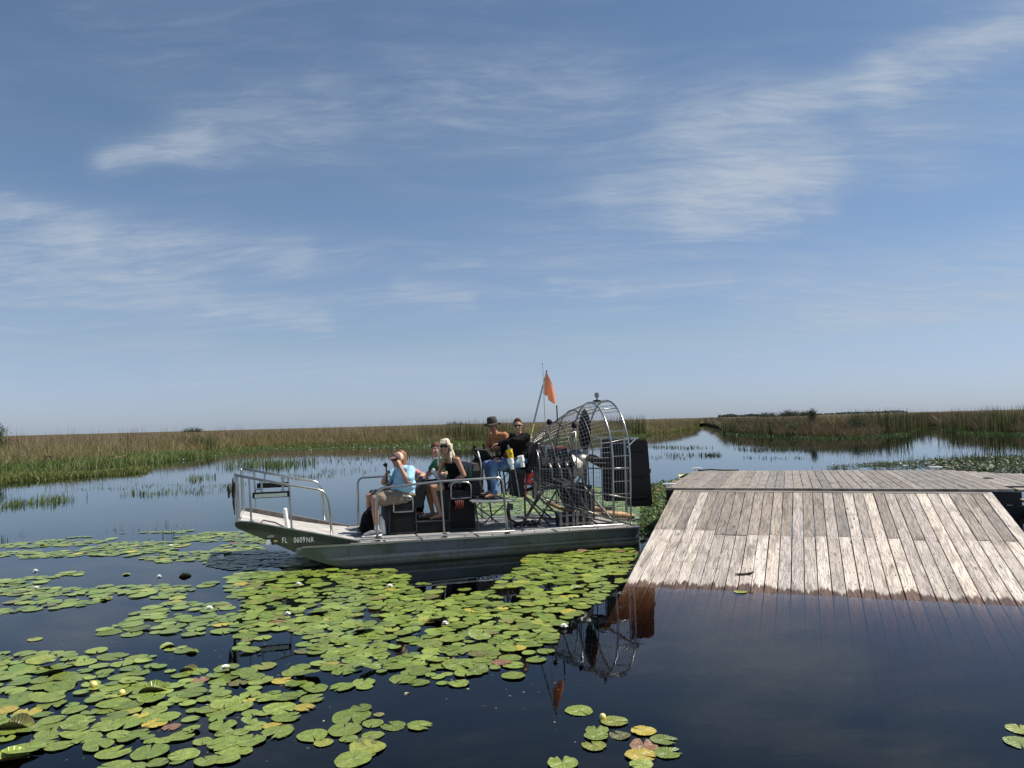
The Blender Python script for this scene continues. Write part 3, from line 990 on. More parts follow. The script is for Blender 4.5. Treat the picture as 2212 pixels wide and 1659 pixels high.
TG = [(.07, .10, .028), (.11, .14, .035), (.05, .07, .025)]
TD = [(.045, .06, .025), (.06, .075, .03), (.03, .04, .02)]
acc = []
for a_ in [(505, 665, 1004, 900, .3, .75, TG, 2.6), (418, 455, 1033, 220, .15, .42, TG + LIME, 1.6), (46, 145, 1084, 500, .12, .40, TG, 2.2), (0, 60, 1092, 160, .08, .3, TG, 2.0),
           (268, 350, 1068, 170, .1, .28, TG, 1.2), (360, 470, 1062, 150, .08, .26, TG, 1.6), (300, 480, 1052, 120, .05, .18, TG, 1.6), (180, 330, 1052, 160, .05, .16, TG, 2), (690, 800, 1018, 110, .1, .3, TG, 2),
           (470, 520, 1048, 80, .05, .2, TG, 1), (610, 720, 1030, 150, .08, .24, TG, 1.5), (640, 900, 996, 260, .1, .3, TD, 3), (820, 1000, 985, 260, .1, .35, TD, 3), (250, 420, 1140, 50, .05, .2, TG, 2), (0, 60, 1165, 60, .05, .22, TD, 1.5), (330, 400, 1160, 40, .06, .2, TD, 1),
           (1405, 1490, 967, 260, .08, .28, TD, 2.2), (1500, 1530, 967, 90, .1, .3, TD, 1.5), (1600, 1740, 972, 420, .10, .32, TD, 1.6), (1740, 1860, 972, 200, .1, .28, TD, 1.6), (1440, 1520, 984, 150, .1, .35, TD, 1.4), (1515, 1560, 984, 140, .1, .35, TD, 1), (1400, 1480, 990, 80, .08, .22, TD, 1.2),
           (1610, 1680, 990, 80, .06, .22, TD, 1.2), (1690, 1740, 990, 30, .06, .2, TD, 1), (1880, 2000, 1006, 180, .1, .35, TD, 1.5), (2000, 2212, 1000, 700, .15, .5, TD, 3.0), (2080, 2220, 994, 300, .2, .55, TD, 2.0),
           (1398, 1420, 1150, 120, .08, .35, TG, .6), (1380, 1412, 1165, 90, .06, .28, TG, .5), (200, 260, 1500, 16, .03, .12, TD, .4)]:
    acc.append(tuft(*a_))
B_, H_, W_, L_, G_ = (np.concatenate([q[i] for q in acc]) for i in range(5))
blades('emergent_grass', B_, H_, W_, L_, G_, G_ * 1.1, G_ * 1.1, MT['reed'])
# a few tall single stalks by the platform
acc = [tuft(2098, 2104, 1012, 5, 1.2, 1.7, TD, .5, .2, .02), tuft(2118, 2124, 1014, 7, 1.0, 1.6, TD, .5, .2, .02), tuft(2138, 2146, 1012, 5, 1.0, 1.9, TD, .5, .12, .02)]
B_, H_, W_, L_, G_ = (np.concatenate([q[i] for q in acc]) for i in range(5))
blades('tall_stalks', B_, H_, W_, L_, G_, G_, G_ * .8, MT['reed'])


# ------------------------------------------------------------------ trees and shrubs
def crown_mesh(name, parent, cen, rad, nclump, nleaf, leaf, cols, wts, cone=False, fill=.75):
    """Leaf-sized faces gathered into clumps through the crown's volume."""
    P_, C_ = [], []
    for k in range(nclump):
        d = rng.normal(size=3)
        d /= np.linalg.norm(d)
        rr = fill + (1 - fill) * rng.random()
        rr *= rng.random() ** .25
        q = d * rr
        if cone:
            hgt = rng.random() ** 1.3
            q = np.array([d[0] * (1 - hgt) * rr, d[1] * (1 - hgt) * rr, hgt * 2 - 1])
        cpos = np.array(cen) + q * np.array(rad)
        p = cpos + rng.normal(size=(nleaf, 3)) * leaf * 2.0
        P_.append(p)
        C_.append(np.repeat(mixc(1, cols, wts, .3), nleaf, 0) * (1 + (rng.random((nleaf, 1)) - .5) * .5))
    p = np.concatenate(P_)
    c = np.concatenate(C_)
    n = len(p)
    a = rng.normal(size=(n, 3)); a /= np.linalg.norm(a, axis=1)[:, None]
    b_ = rng.normal(size=(n, 3)); b_ = np.cross(a, b_); b_ /= np.linalg.norm(b_, axis=1)[:, None]
    s = leaf * (.6 + .8 * rng.random((n, 1)))
    v = np.stack([p - a * s * .6, p + b_ * s * .35, p + a * s * .6, p - b_ * s * .35], 1)
    o = big_mesh(name, v.reshape(-1, 3), np.arange(n)[:, None] * 4 + np.array([[0, 1, 2, 3]]), MT['leaf'], np.repeat(c, 4, 0))
    if parent is not None: o.parent = parent
    return o


BARK = plain('grey_bark', (.10, .08, .06), .9, 0, .3, 9, .5, 12)


def tree(name, label, cat, loc, h, rad, cols, wts, nclump, nleaf, leaf, cone=False, group=None, trunk=.35, tr=.06):
    e = empty(name, loc)
    tag(e, label, cat, group)
    mb = MB()
    mb.tube([(0, 0, -.2), (.03 * h, .02 * h, h * trunk), (.01 * h, -.02 * h, h * .8)], [tr * 1.5, tr, tr * .35], 8)
    for k in range(7):
        a = k * 2.4
        z0 = h * (trunk * .6 + .07 * k)
        mb.tube([(.02 * h, .01 * h, z0), (math.cos(a) * rad * .5, math.sin(a) * rad * .5, z0 + h * .13), (math.cos(a) * rad * .85, math.sin(a) * rad * .85, z0 + h * .2)], [tr * .5, tr * .3, tr * .12], 6)
    mb.build('trunk', BARK, e, True)
    zc = h * (.5 if cone else .58)
    crown_mesh('crown', e, (0, 0, zc), (rad, rad, h - zc), nclump, nleaf, leaf, cols, wts, cone)
    return e


p_ = at(-20, 1004)
tree('willow_bush', 'tall grey-green willow bush cut by the left edge of the photo', 'bush', p_, 3.2, 1.05, [(.06, .10, .035), (.10, .14, .05), (.035, .055, .02)], [3, 3, 2], 120, 46, .085, tr=.05)
p_ = at(1757, 940)
tree('small_tree', 'small dark conical tree on the bank of the marsh island', 'tree', p_, 2.5, .62, [(.022, .035, .014), (.04, .055, .02)], [3, 2], 80, 40, .09, True, tr=.04)
p_ = at(1797, 941)
tree('yellow_shrub', 'yellowish leafy shrub beside the small dark tree on the bank', 'shrub', p_, 1.75, 1.25, [(.25, .21, .06), (.17, .16, .045), (.10, .11, .03)], [4, 3, 2], 90, 34, .09, tr=.03)
p_ = at(1722, 941)
tree('green_shrub', 'low grey-green shrub on the bank left of the dark tree', 'shrub', p_, 1.3, .9, [(.07, .09, .04), (.10, .12, .05)], [3, 2], 60, 34, .09, tr=.03)
p_ = at(1850, 942)
tree('dark_shrub', 'dark rounded shrub on the bank right of the yellow shrub', 'shrub', p_, 1.6, 1.1, [(.03, .045, .02), (.05, .07, .03)], [3, 2], 70, 34, .09, tr=.03)
FAR = [(.030, .045, .022), (.045, .06, .028), (.02, .03, .016)]


def far_tree(px, dist, h, rad, label):
    d = view_dir(px, 900)
    k = dist / math.hypot(d.x, d.y)
    tree('far_tree', label, 'tree', (d.x * k, d.y * k, 0), h, rad, FAR, [3, 2, 2], 70, 30, h * .085, False, 'trees of the far hammock', .3, .12)


far_tree(1655, 330, 3.2, 4.6, 'leftmost round tree of the far hammock above the marsh island')
far_tree(1683, 340, 3.0, 4.8, 'low round tree in the left half of the far hammock')
far_tree(1706, 325, 3.5, 4.2, 'tallest round tree in the middle of the far hammock')
far_tree(1724, 335, 3.1, 4.4, 'tree just right of the tallest in the far hammock')
far_tree(1745, 320, 3.2, 3.6, 'tree at the right end of the far hammock behind the dark small tree')
far_tree(985, 380, 2.8, 7.5, 'lone wide dark tree on the horizon behind the seated woman and the captain')
far_tree(416, 300, 2.9, 4.2, 'lone low dark tree on the horizon behind the left bank')


def treeline(x0, x1, dist, h, n):
    P_ = []
    for k in range(n):
        px = x0 + (x1 - x0) * rng.random()
        d = view_dir(px, 900)
        kk = dist / math.hypot(d.x, d.y) * (1 + .1 * rng.random())
        hh = h * (.6 + .4 * float(vnoise(np.array([[px * .05, 1.0]]), 1.0, 4)[0]))
        P_.append((d.x * kk, d.y * kk, hh * rng.random() ** .6))
    p = np.array(P_)
    s = h * .22 * (.6 + .8 * rng.random((n, 1)))
    a = rng.normal(size=(n, 3)); a /= np.linalg.norm(a, axis=1)[:, None]
    b_ = np.cross(a, rng.normal(size=(n, 3))); b_ /= np.linalg.norm(b_, axis=1)[:, None]
    v = np.stack([p - a * s, p + b_ * s * .8, p + a * s, p - b_ * s * .8], 1)
    c = mixc(n, [(.05, .065, .055), (.06, .075, .065)], [1, 1])
    tag(big_mesh('far_treeline', v.reshape(-1, 3), np.arange(n)[:, None] * 4 + np.array([[0, 1, 2, 3]]), MT['leaf'], np.repeat(c, 4, 0)), kind='stuff')


treeline(1552, 1650, 1100, 6.0, 1500)
treeline(1735, 1960, 900, 4.2, 1500)

# dead wood on the left bank
mb = MB()
c0 = at(112, 1010)
for pts, r in [([(0, 0, 0), (.05, .05, .55), (-.25, .1, .95), (-.8, .1, 1.0)], [.09, .08, .06, .03]), ([(-.25, .1, .93), (.1, 0, 1.05), (.2, 0, .8)], [.05, .04, .02]),
               ([(.02, 0, .4), (.28, -.05, .25), (.34, -.1, 0)], [.05, .045, .03]), ([(-.9, 0, .5), (-.8, .05, .75), (-.6, .1, .9)], [.03, .045, .03])]:
    mb.tube(pts, r, 7)
o = mb.build('dead_stump', plain('dark_dead_wood', (.045, .033, .026), .9, 0, .5, 6, .5, 15), None, True)
o.location = c0
o.scale = (.62, .8, .72)
tag(o, 'dark twisted dead stump at the foot of the left bank sedge', 'stump')
mb = MB()
c0 = at(213, 1007)
mb.tube([(0, 0, 0), (.45, 0, .3), (1.0, .1, .48), (1.6, .2, .62)], [.035, .05, .05, .03], 7)
mb.tube([(0, 0, 0), (-.1, 0, .35), (.02, 0, .9)], [.03, .025, .01], 6)
mb.tube([(.02, 0, .05), (-.3, 0, .22), (-.42, 0, .3)], [.025, .02, .01], 6)
o = mb.build('dead_branch', plain('pale_dead_wood', (.36, .24, .12), .9, 0, .3, 6, .4, 15), None, True)
o.location = c0
tag(o, 'pale tan dead branch lying on the green edge of the left bank', 'branch')

# ------------------------------------------------------------------ the airboat; s runs from stern to bow, t from near side to far side
BOAT_LOC = Vector((2.039, 13.002, 0))
BOAT_RZ = math.radians(180 + 16.7)
BM = Matrix.Translation(BOAT_LOC) @ Matrix.Rotation(BOAT_RZ, 4, 'Z')
boat = empty('airboat', BOAT_LOC, BOAT_RZ)
tag(boat, 'aluminium airboat with caged propeller lying among the lily pads beside the ramp', 'airboat')
RT = 0.019


def bpart(mb, name, m_, parent=None, smooth=False, label=None):
    o = mb.build(name, m_, boat if parent is None else parent, smooth)
    if label: o['label'] = label
    return o


def B():
    return MB(True)


def arc(p, q, c, n=6):
    """Quarter bend from p to q round the corner c."""
    p, q, c = Vector(p), Vector(q), Vector(c)
    return [((1 - k / n) ** 2) * p + 2 * (1 - k / n) * (k / n) * c + ((k / n) ** 2) * q for k in range(n + 1)]


# hull: two long side pontoons with the flat deck between them, bow tub raked up in front
prof = [(-.03, .27), (2.7, .285), (5.44, .322), (5.50, .31), (5.525, .285), (5.50, .24), (5.2, .115), (4.95, .03), (4.55, -.09), (4.2, -.15), (-.03, -.15)]
bpart(B().prism(prof, 0.0, 2.36), 'hull', MT['hull'])
mb = B()
for zz_, th in ((.135, .012), (.045, .010)):
    mb.prism([(-.02, zz_ - .022), (5.0 - (.15 - zz_) * 1.5, zz_ - .022), (5.12 - (.15 - zz_) * 1.5, zz_ + .022), (-.02, zz_ + .022)], -th, 0.003)
bpart(mb, 'hull_strake', MT['hull'])
mb = B()
mb.bar((-.06, .01, .292), (2.7, .01, .307), .085, .018)
mb.bar((2.7, .01, .307), (5.42, .01, .342), .085, .018)
mb.bar((-.06, 2.35, .292), (5.42, 2.35, .342), .085, .018)
mb.bar((-.05, .05, .292), (-.05, 2.31, .292), .06, .018)
bpart(mb, 'gunwale', MT['tube'])
bpart(B().bar((-.0, 1.18, .285), (2.7, 1.18, .30), 2.2, .012).bar((2.7, 1.18, .30), (4.72, 1.18, .327), 2.2, .012), 'deck', MT['deck'])
mb = B()
for s in (1.4, 2.72, 3.62, 4.2):
    mb.bar((s, .08, .300 + .0095 * s * .72), (s, 2.28, .300 + .0095 * s * .72), .012, .012)
bpart(mb, 'deck_seam', MT['dark_tube'])
mb = B()
for s in (.55, 1.15, 1.75, 2.35, 2.95, 3.55, 4.15, 4.75):
    mb.tube([(s, -.003, .262 + .007 * s), (s + .01, -.003, .02)], .004, 5)
for k in range(52):
    s = .05 + k * .104
    mb.box((s, -.003, .245 + .0075 * s), (.010, .006, .010))
bpart(mb, 'hull_seam', MT['hull'])
# bow tub
FLR = [(6.345, .705), (6.1, .64), (5.56, .50), (4.98, .385), (4.62, .335)]
tub = FLR + [(4.62, .1), (4.97, .045), (5.52, .265), (6.2, .605), (6.33, .672)]
bpart(B().prism(tub, .165, 2.195), 'bow_tub', MT['olive'])
mb = B()
for (s0, z0), (s1, z1) in zip(FLR[:-1], FLR[1:]):
    mb.bar((s0, 1.18, z0 + .005), (s1, 1.18, z1 + .005), 2.0, .008)
bpart(mb, 'bow_floor', MT['bowfloor'])
side = [(6.335, .765), (6.365, .745), (6.368, .70), (6.335, .660), (6.2, .595), (5.52, .252), (4.98, .04), (4.62, .15), (4.56, .335), (4.63, .358), (4.988, .453), (5.568, .594), (6.131, .735)]
panel = bpart(B().prism(side, .150, .162), 'bow_side_panel', MT['olive'])
bpart(B().prism(side, 2.198, 2.21), 'bow_side_panel', MT['sidewood'])
RIM = [(6.35, .768), (6.131, .738), (5.568, .597), (4.988, .456), (4.58, .352)]
for t0 in (.168, 2.185):
    mb = B()
    for (s0, z0), (s1, z1) in zip(RIM[:-1], RIM[1:]):
        mb.bar((s0, t0, z0 + .004), (s1, t0, z1 + .004), .06, .012)
    bpart(mb, 'bow_rim', MT['tube'])
    mb = B()
    for (s0, z0), (s1, z1) in zip(RIM[:-1], RIM[1:]):
        mb.bar((s0, t0 + (.022 if t0 < 1 else -.0), z0 - .045), (s1, t0 + (.022 if t0 < 1 else -.0), z1 - .045), .018, .085)
    bpart(mb, 'side_board', MT['sidewood'])
bpart(B().bar((6.335, .19, .735), (6.335, 2.17, .735), .02, .06), 'bow_board', MT['bowfloor'])
# pole stub, cleat and painter on the bow floor
bpart(B().tube([(5.62, .75, .50), (5.66, .75, .82)], [.032, .032], 10).ell((5.66, .75, .83), .034), 'mooring_post', MT['white'], None, True)
bpart(B().tube([(6.05, .45, .65), (5.98, .5, .72), (5.8, .58, .66), (5.66, .62, .57), (5.72, .6, .545)], .011, 6).tube([(5.95, .38, .63), (5.7, .55, .565)], .011, 6), 'mooring_line', MT['rope'])
# registration on the near bow panel
for word, s_l, z_l in (('FL', 5.715, .405), ('0609', 5.545, .397), ('NR', 5.365, .388)):
    cu = bpy.data.curves.new('lettering', 'FONT')
    cu.body = word
    cu.size = .115
    cu.space_character = 1.1
    cu.extrude = .001
    tmp = bpy.data.objects.new('lettering', cu)
    col.objects.link(tmp)
    me = bpy.data.meshes.new_from_object(tmp.evaluated_get(bpy.context.evaluated_depsgraph_get()))
    bpy.data.objects.remove(tmp)
    o = bpy.data.objects.new('registration_lettering', me)
    col.objects.link(o)
    me.materials.clear()
    me.materials.append(MT['lettering'])
    R3 = Matrix(((-1, 0, 0), (0, 0, 1), (0, 1, 0)))
    sc = Matrix.Diagonal((.68, 1.0, 1.0)).to_4x4()
    o.matrix_local = Matrix.Translation((s_l, -.1475, z_l)) @ R3.to_4x4() @ sc
    o.parent = panel
dec = bpart(B().box((5.80, .147, .432), (.115, .003, .085)), 'registration_decal', MT['sticker'], panel)
bpart(B().box((5.905, .147, .432), (.06, .003, .07)), 'registration_decal', MT['lettering'], panel, False, 'pale grey square sticker')
bpart(B().box((5.80, .1448, .440), (.05, .002, .03)), 'decal_print', MT['gold'], panel)
bpart(B().box((5.86, .147, .515), (.075, .004, .035)).box((5.90, .145, .51), (.04, .004, .025)), 'hull_patch', MT['tube'], panel)


# railings
def rail(name, pts, r=RT):
    return bpart(B().tube(pts, r, 8), name, MT['tube'], None, 'all')


def post(a, b_, r=.0145):
    o = bpart(B().tube([a, b_], r, 8).box((b_[0], b_[1], b_[2] + .006), (.07, .07, .012)), 'rail_post', MT['tube'], None, True)
    return o


for t_ in (.17, 2.19):
    rail('bow_handrail', [(6.36, t_, 1.437), (5.585, t_, 1.253)] + arc((5.20, t_, 1.172), (5.03, t_, .98), (5.06, t_, 1.145)) + [(4.985, t_, .46)])
    post((6.165, t_, 1.39), (6.14, t_, .745))
    post((5.60, t_, 1.255), (5.57, t_, .60))
for t_, zt in ((.17, 1.437), (.48, 1.435), (.62, 1.435), (1.75, 1.432), (1.9, 1.432), (2.19, 1.43)):
    post((6.355, t_, zt), (6.33, t_, .755), .015)
rail('bow_handrail', [(6.36, .17, 1.437), (6.362, .62, 1.436)])
rail('bow_handrail', [(6.36, 1.75, 1.434), (6.36, 2.19, 1.43)])
# rope lashed round the bow posts
mb = B()
rr = random.Random(5)
for k in range(7):
    z_ = 1.40 - .02 * k
    dp_ = rr.uniform(.25, .55)
    mb.tube([(6.375 + rr.uniform(-.01, .02), .17 + rr.uniform(-.01, .03), z_), (6.38 + rr.uniform(0, .03), .24 + rr.uniform(-.03, .05), z_ - dp_ * .6), (6.38, .33 + rr.uniform(-.05, .05), z_ - dp_), (6.385, .42 + rr.uniform(-.05, .03), z_ - dp_ * .55), (6.37, .48, z_ + .01)], .0085, 5)
mb.ell((6.44, .18, 1.24), (.035, .05, .075)).ell((6.45, .2, 1.16), (.02, .04, .06))
bpart(mb, 'lashed_rope', MT['rope'], None, True)
# side rails amidships
rail('side_handrail', [(4.30, .2, .33), (4.305, .2, .95)] + arc((4.305, .2, 1.0), (4.17, .2, 1.145), (4.305, .2, 1.14)) + [(3.30, .2, 1.20), (2.44, .2, 1.215)] + arc((2.38, .2, 1.215), (2.265, .2, 1.09), (2.27, .2, 1.215)) + [(2.215, .2, .32)])
post((3.295, .2, 1.19), (3.245, .2, .315))
for s, z in ((4.3, .325), (2.215, .305), (3.245, .312)):
    bpart(B().box((s, .2, z + .03), (.07, .07, .075)), 'rail_foot', MT['dark_tube'])
rail('side_handrail', [(4.40, 2.2, .34), (4.405, 2.2, 1.0)] + arc((4.405, 2.2, 1.05), (4.29, 2.2, 1.185), (4.405, 2.2, 1.185)) + [(3.3, 2.2, 1.20), (2.3, 2.2, 1.21)] + arc((2.25, 2.2, 1.21), (2.14, 2.2, 1.09), (2.14, 2.2, 1.21)) + [(2.12, 2.2, .31)])
post((3.3, 2.2, 1.19), (3.28, 2.2, .32))
# low tie rail along the near gunwale
g = [(4.62, .05, .355), (4.58, .05, .385), (2.15, .05, .365), (2.12, .05, .352)]
rail('tie_rail', g, .013)
rail('tie_rail', [(2.02, .05, .352), (1.98, .05, .367), (.24, .05, .352), (.16, .05, .30)], .013)
mb = B()
for s in (4.2, 3.7, 2.95, 2.5, 1.8, 1.2, .7):
    mb.tube([(s, .05, .375), (s, .05, .30)], .008, 6)
bpart(mb, 'tie_rail_post', MT['tube'], None, True)


# light bars under the bow rails
def light_bar(t_, face):
    s0, s1 = 6.12, 5.60
    lb = bpart(B().bar((s0, t_, 1.125), (s1, t_, 1.125), .05, .085), 'light_bar', MT['black'])
    bpart(B().bar((s0 - .03, t_ + face * .027, 1.118), (s1 + .03, t_ + face * .027, 1.118), .006, .052), 'lens', MT['lens'], lb)
    mb = B()
    for s, zt in ((5.99, 1.345), (5.69, 1.28)):
        mb.tube([(s, t_, zt), (s, t_, 1.185)], .014, 8)
        mb.box((s, t_, 1.178), (.05, .04, .03))
    bpart(mb, 'bracket', MT['tube'], lb, True)
    bpart(B().tube([(6.08, t_, 1.17), (6.07, t_, 1.21), (5.99, t_, 1.215), (5.98, t_, 1.18)], .007, 6), 'cable', MT['rubber'], lb)


light_bar(.17, -1)
light_bar(2.19, 1)


# benches
def bench(s_f, s_b, zs, zb, s_top, t0, t1):
    zd = .30 + .009 * s_f
    o = bpart(B().prism([(s_f - .02, zd), (s_f - .04, zs - .10), (s_b + .02, zs - .10), (s_b, zd)], t0, t1), 'bench_box', MT['boxblack'])
    bpart(B().prism([(s_f + .04, zs - .10), (s_f + .06, zs - .03), (s_f + .02, zs + .005), (s_b - .02, zs - .035), (s_b - .02, zs - .10)], t0 - .02, t1 + .02), 'seat_cushion', MT['vinyl'], o, True)
    bpart(B().prism([(s_b + .10, zs - .06), (s_b + .06, zs + .05), (s_top + .06, zb - .03), (s_top + .03, zb + .005), (s_top - .02, zb), (s_top - .05, zb - .05), (s_b - .09, zs - .10)], t0 - .01, t1 + .01), 'backrest', MT['vinyl'], o, True)
    L_ = math.hypot(s_top - s_b, zb - zs)
    q = B()
    for k in range(1, 4):
        t_ = t0 + (t1 - t0) * k / 4
        q.tube([(s_b + .082, t_, zs + .02), (s_top + .060, t_, zb - .05), (s_top + .02, t_, zb + .008), (s_top - .03, t_, zb + .002)], .006, 5)
        q.tube([(s_f + .05, t_, zs - .03), (s_f + .01, t_, zs + .007), (s_b + .1, t_, zs - .02)], .006, 5)
    bpart(q, 'piping', MT['rubber'], o, 'all')
    q = B()
    for (sa, za), (sb, zb2) in (((s_f - .02, zd + .01), (s_b, zd + .01)), ((s_f - .035, zs - .115), (s_b + .015, zs - .115)), ((s_f - .02, zd + .01), (s_f - .035, zs - .115)), ((s_b + .01, zd + .01), (s_b + .02, zs - .115))):
        q.bar((sa, t0 - .003, za), (sb, t0 - .003, zb2), .006, .016)
    bpart(q, 'box_trim', MT['dark_tube'], o)
    return o


def arm_rail(o, sa, sb, zt, zb_, t_):
    bpart(B().tube([(sa, t_, zb_)] + arc((sa, t_, zt - .10), (sa - .10, t_, zt), (sa, t_, zt - .01)) + arc((sb + .10, t_, zt - .012), (sb, t_, zt - .12), (sb, t_, zt - .012)) + [(sb, t_, zb_), (sa, t_, zb_)], .016, 8), 'arm_rail', MT['tube'], o, 'all')


b1 = bench(4.06, 3.58, .84, 1.205, 3.45, .80, 1.95)
arm_rail(b1, 3.97, 3.655, .955, .70, .73)
arm_rail(b1, 3.97, 3.655, .955, .70, 2.0)
b2 = bench(3.05, 2.57, 1.0, 1.415, 2.56, .86, 1.98)
bpart(B().prism([(2.60, 1.30), (2.585, 1.425), (2.50, 1.422), (2.48, 1.30)], .848, 1.992), 'headroll', MT['brownvinyl'], b2, True)
arm_rail(b2, 3.0, 2.655, 1.135, .86, .80)
arm_rail(b2, 3.0, 2.655, 1.135, .86, 2.03)
stp = bpart(B().prism([(3.62, .33), (3.62, .50), (3.03, .50), (3.03, .33)], .80, 1.98), 'foot_box', MT['boxblack'])
bpart(B().box((3.325, 1.39, .506), (.60, 1.20, .012)), 'foot_plate', MT['dark_tube'], stp)

# captain's platform with its legs
mb = B()
mb.prism([(2.70, .815), (2.66, .835), (2.0, .80), (1.98, .78), (2.68, .795)], .62, 2.0)
plat = bpart(mb, 'platform', MT['deck'])
mb = B()
mb.tube([(2.68, .62, .805), (2.68, 2.0, .805), (1.96, 2.0, .775), (1.96, .62, .775)], .016, 8, True)
bpart(mb, 'platform_frame', MT['tube'], plat, True)
for s, t_ in ((2.62, .68), (2.62, 1.94), (2.05, .68), (2.05, 1.94)):
    bpart(B().tube([(s, t_, .79), (s - .05, t_ + .0, .31)], .016, 8), 'platform_leg', MT['dark_tube'], plat, True)
for t_ in (.68, 1.94):
    bpart(B().tube([(2.60, t_, .72), (2.12, t_, .34)], .011, 6).tube([(2.12, t_, .72), (2.60, t_, .34)], .011, 6), 'platform_brace', MT['dark_tube'], plat, True)


# high seats
def high_seat(t_):
    o = bpart(B().prism([(2.03, 1.255), (2.04, 1.295), (1.99, 1.315), (1.66, 1.285), (1.62, 1.24), (1.64, 1.21)], t_ - .24, t_ + .24), 'high_seat', MT['vinyl'], None, True)
    bpart(B().prism([(1.72, 1.25), (1.60, 1.46), (1.53, 1.72), (1.49, 1.745), (1.46, 1.70), (1.53, 1.42), (1.62, 1.21)], t_ - .24, t_ + .24), 'backrest', MT['vinyl'], o, True)
    for ds in (-.2, .2):
        bpart(B().tube([(1.98, t_ + ds, 1.255), (1.94, t_ + ds, .84)], .014, 8).tube([(1.66, t_ + ds, 1.215), (1.72, t_ + ds, .82)], .014, 8).tube([(1.95, t_ + ds, .9), (1.70, t_ + ds, 1.18)], .009, 6), 'seat_leg', MT['dark_tube'], o, True)
    return o


high_seat(.96)
high_seat(1.62)
# radiator behind the legs of the seat
rad_ = bpart(B().box((1.78, 1.05, 1.03), (.09, .62, .42)), 'radiator', MT['black'])
mb = B()
for k in range(13):
    mb.box((1.78, .735, .84 + k * .032), (.10, .012, .007))
    mb.box((1.83, 1.05, .84 + k * .032), (.012, .6, .007))
bpart(mb, 'radiator_fin', MT['dark_tube'], rad_)
bpart(B().box((1.715, .735, 1.03), (.02, .02, .44)), 'radiator_edge', MT['red'], rad_)
bpart(B().lathe((1.62, .78, 1.19), (0, 1, 0), [(0, .03), (.01, .075), (.12, .075), (.13, .03)]), 'red_tank', MT['red'], None, True)
bpart(B().box((1.63, .80, 1.08), (.10, .10, .05)), 'tank_bracket', MT['red'])
bpart(B().tube([(1.52, .8, .78), (1.52, .8, 1.07)], .045, 12), 'filter_canister', MT['steel'], None, True)
# dash stand in front of the passenger: dark panel on tubes
dash = bpart(B().prism([(2.52, 1.655), (2.50, 1.665), (2.26, 1.635), (2.13, 1.42), (2.30, 1.30), (2.36, 1.31)], 1.27, 1.29), 'dash_panel', MT['black'])
bpart(B().tube([(2.52, 1.25, 1.66), (2.26, 1.25, 1.63), (2.10, 1.25, 1.43)], .014, 8).tube([(2.52, 1.25, 1.66), (2.24, 1.25, 1.26), (2.24, 1.25, .84)], .014, 8), 'dash_frame', MT['dark_tube'], dash, True)
bpart(B().tube([(2.27, 1.3, 1.58), (2.30, 1.3, 1.74)], [.02, .017], 8), 'stick', MT['black'], dash, True)
bpart(B().ell((2.47, 1.25, 1.70), (.035, .03, .028)).tube([(2.47, 1.25, 1.66), (2.47, 1.25, 1.69)], .01, 6), 'spotlight', MT['black'], dash, True)
bpart(B().tube([(2.42, 1.22, 1.62), (2.38, 1.2, 1.45), (2.36, 1.2, 1.25), (2.40, 1.2, 1.08), (2.36, 1.2, .95)], .013, 6), 'cable', MT['white'], dash, 'all')

# cup holders made of white pipe on the near side of the seat
hold = bpart(B().tube([(1.86, .62, .83), (1.93, .62, 1.30), (1.98, .62, 1.45)], .013, 8), 'holder_post', MT['steel'], None, True)
for s, z in ((1.985, 1.44), (1.80, 1.47)):
    bpart(B().lathe((s + (.0 if s > 1.9 else .0), .60, z - .09), (.22, 0, 1), [(-.035, .034), (.055, .034), (.06, .052), (.16, .056)], 14), 'cup_holder', MT['white'], hold, True)


# ---------------------------------------------- engine, propeller, cage, rudders
TC = 1.15
eng = bpart(B().box((1.06, TC, 1.17), (.62, .42, .26)).box((1.06, TC, 1.02), (.5, .30, .12)), 'engine_block', MT['engine'])
for dt in (-.16, .16):
    R_ = Matrix.Rotation(-.5 if dt < 0 else .5, 3, 'X')
    bpart(B().box((1.06, TC + dt * 1.3, 1.37), (.58, .17, .15), R_), 'valve_cover', MT['black'], eng)
bpart(B().box((1.06, TC, 1.47), (.56, .40, .16)).box((1.04, TC, 1.57), (.40, .30, .10)).box((1.10, TC - .16, 1.24), (.5, .14, .2)), 'intake', MT['engine'], eng)
bpart(B().lathe((1.20, TC, 1.60), (0, 0, 1), [(0, .05), (.01, .13), (.07, .13), (.08, .05)]), 'air_cleaner', MT['steel'], eng, True)
bpart(B().box((.93, TC - .10, 1.63), (.18, .08, .025)), 'coil_pack', MT['red'], eng)
mb = B()
for k in range(4):
    s = .84 + k * .14
    mb.tube([(s, TC - .28, 1.44), (s + .02, TC - .22, 1.56), (s + .03, TC - .1, 1.63), (1.05, TC, 1.60)], .009, 6)
bpart(mb, 'ignition_lead', MT['blue'], eng, 'all')
for k in range(4):
    s = .82 + k * .155
    e = bpart(B().tube([(s, TC - .30, 1.38), (s - .01, TC - .42, 1.37), (s - .04, TC - .47, 1.26), (s - .10 + .02 * k, TC - .46, 1.12), (.80 + .03 * k, TC - .42, 1.0), (.80, TC - .40, .86)], [.022, .024, .022, .022, .022, .026], 8), 'exhaust_header', MT['steel'], eng, 'all')
for dt in (-.40, .40):
    bpart(B().tube([(.80, TC + dt, .98), (.74, TC + dt, .78), (.66, TC + dt, .58), (.52, TC + dt, .46)], [.045, .055, .055, .05], 12), 'exhaust_pipe', MT['dark_tube'], eng, 'all')
for k, (s, z, r) in enumerate(((1.42, 1.16, .10), (1.42, 1.36, .075), (1.43, 1.02, .06))):
    bpart(B().lathe((s, TC - .1 + .1 * k, z), (1, 0, 0), [(0, .02), (.005, r), (.02, r * .9), (.035, r), (.04, .02)], 16), 'pulley', MT['steel'], eng, True)
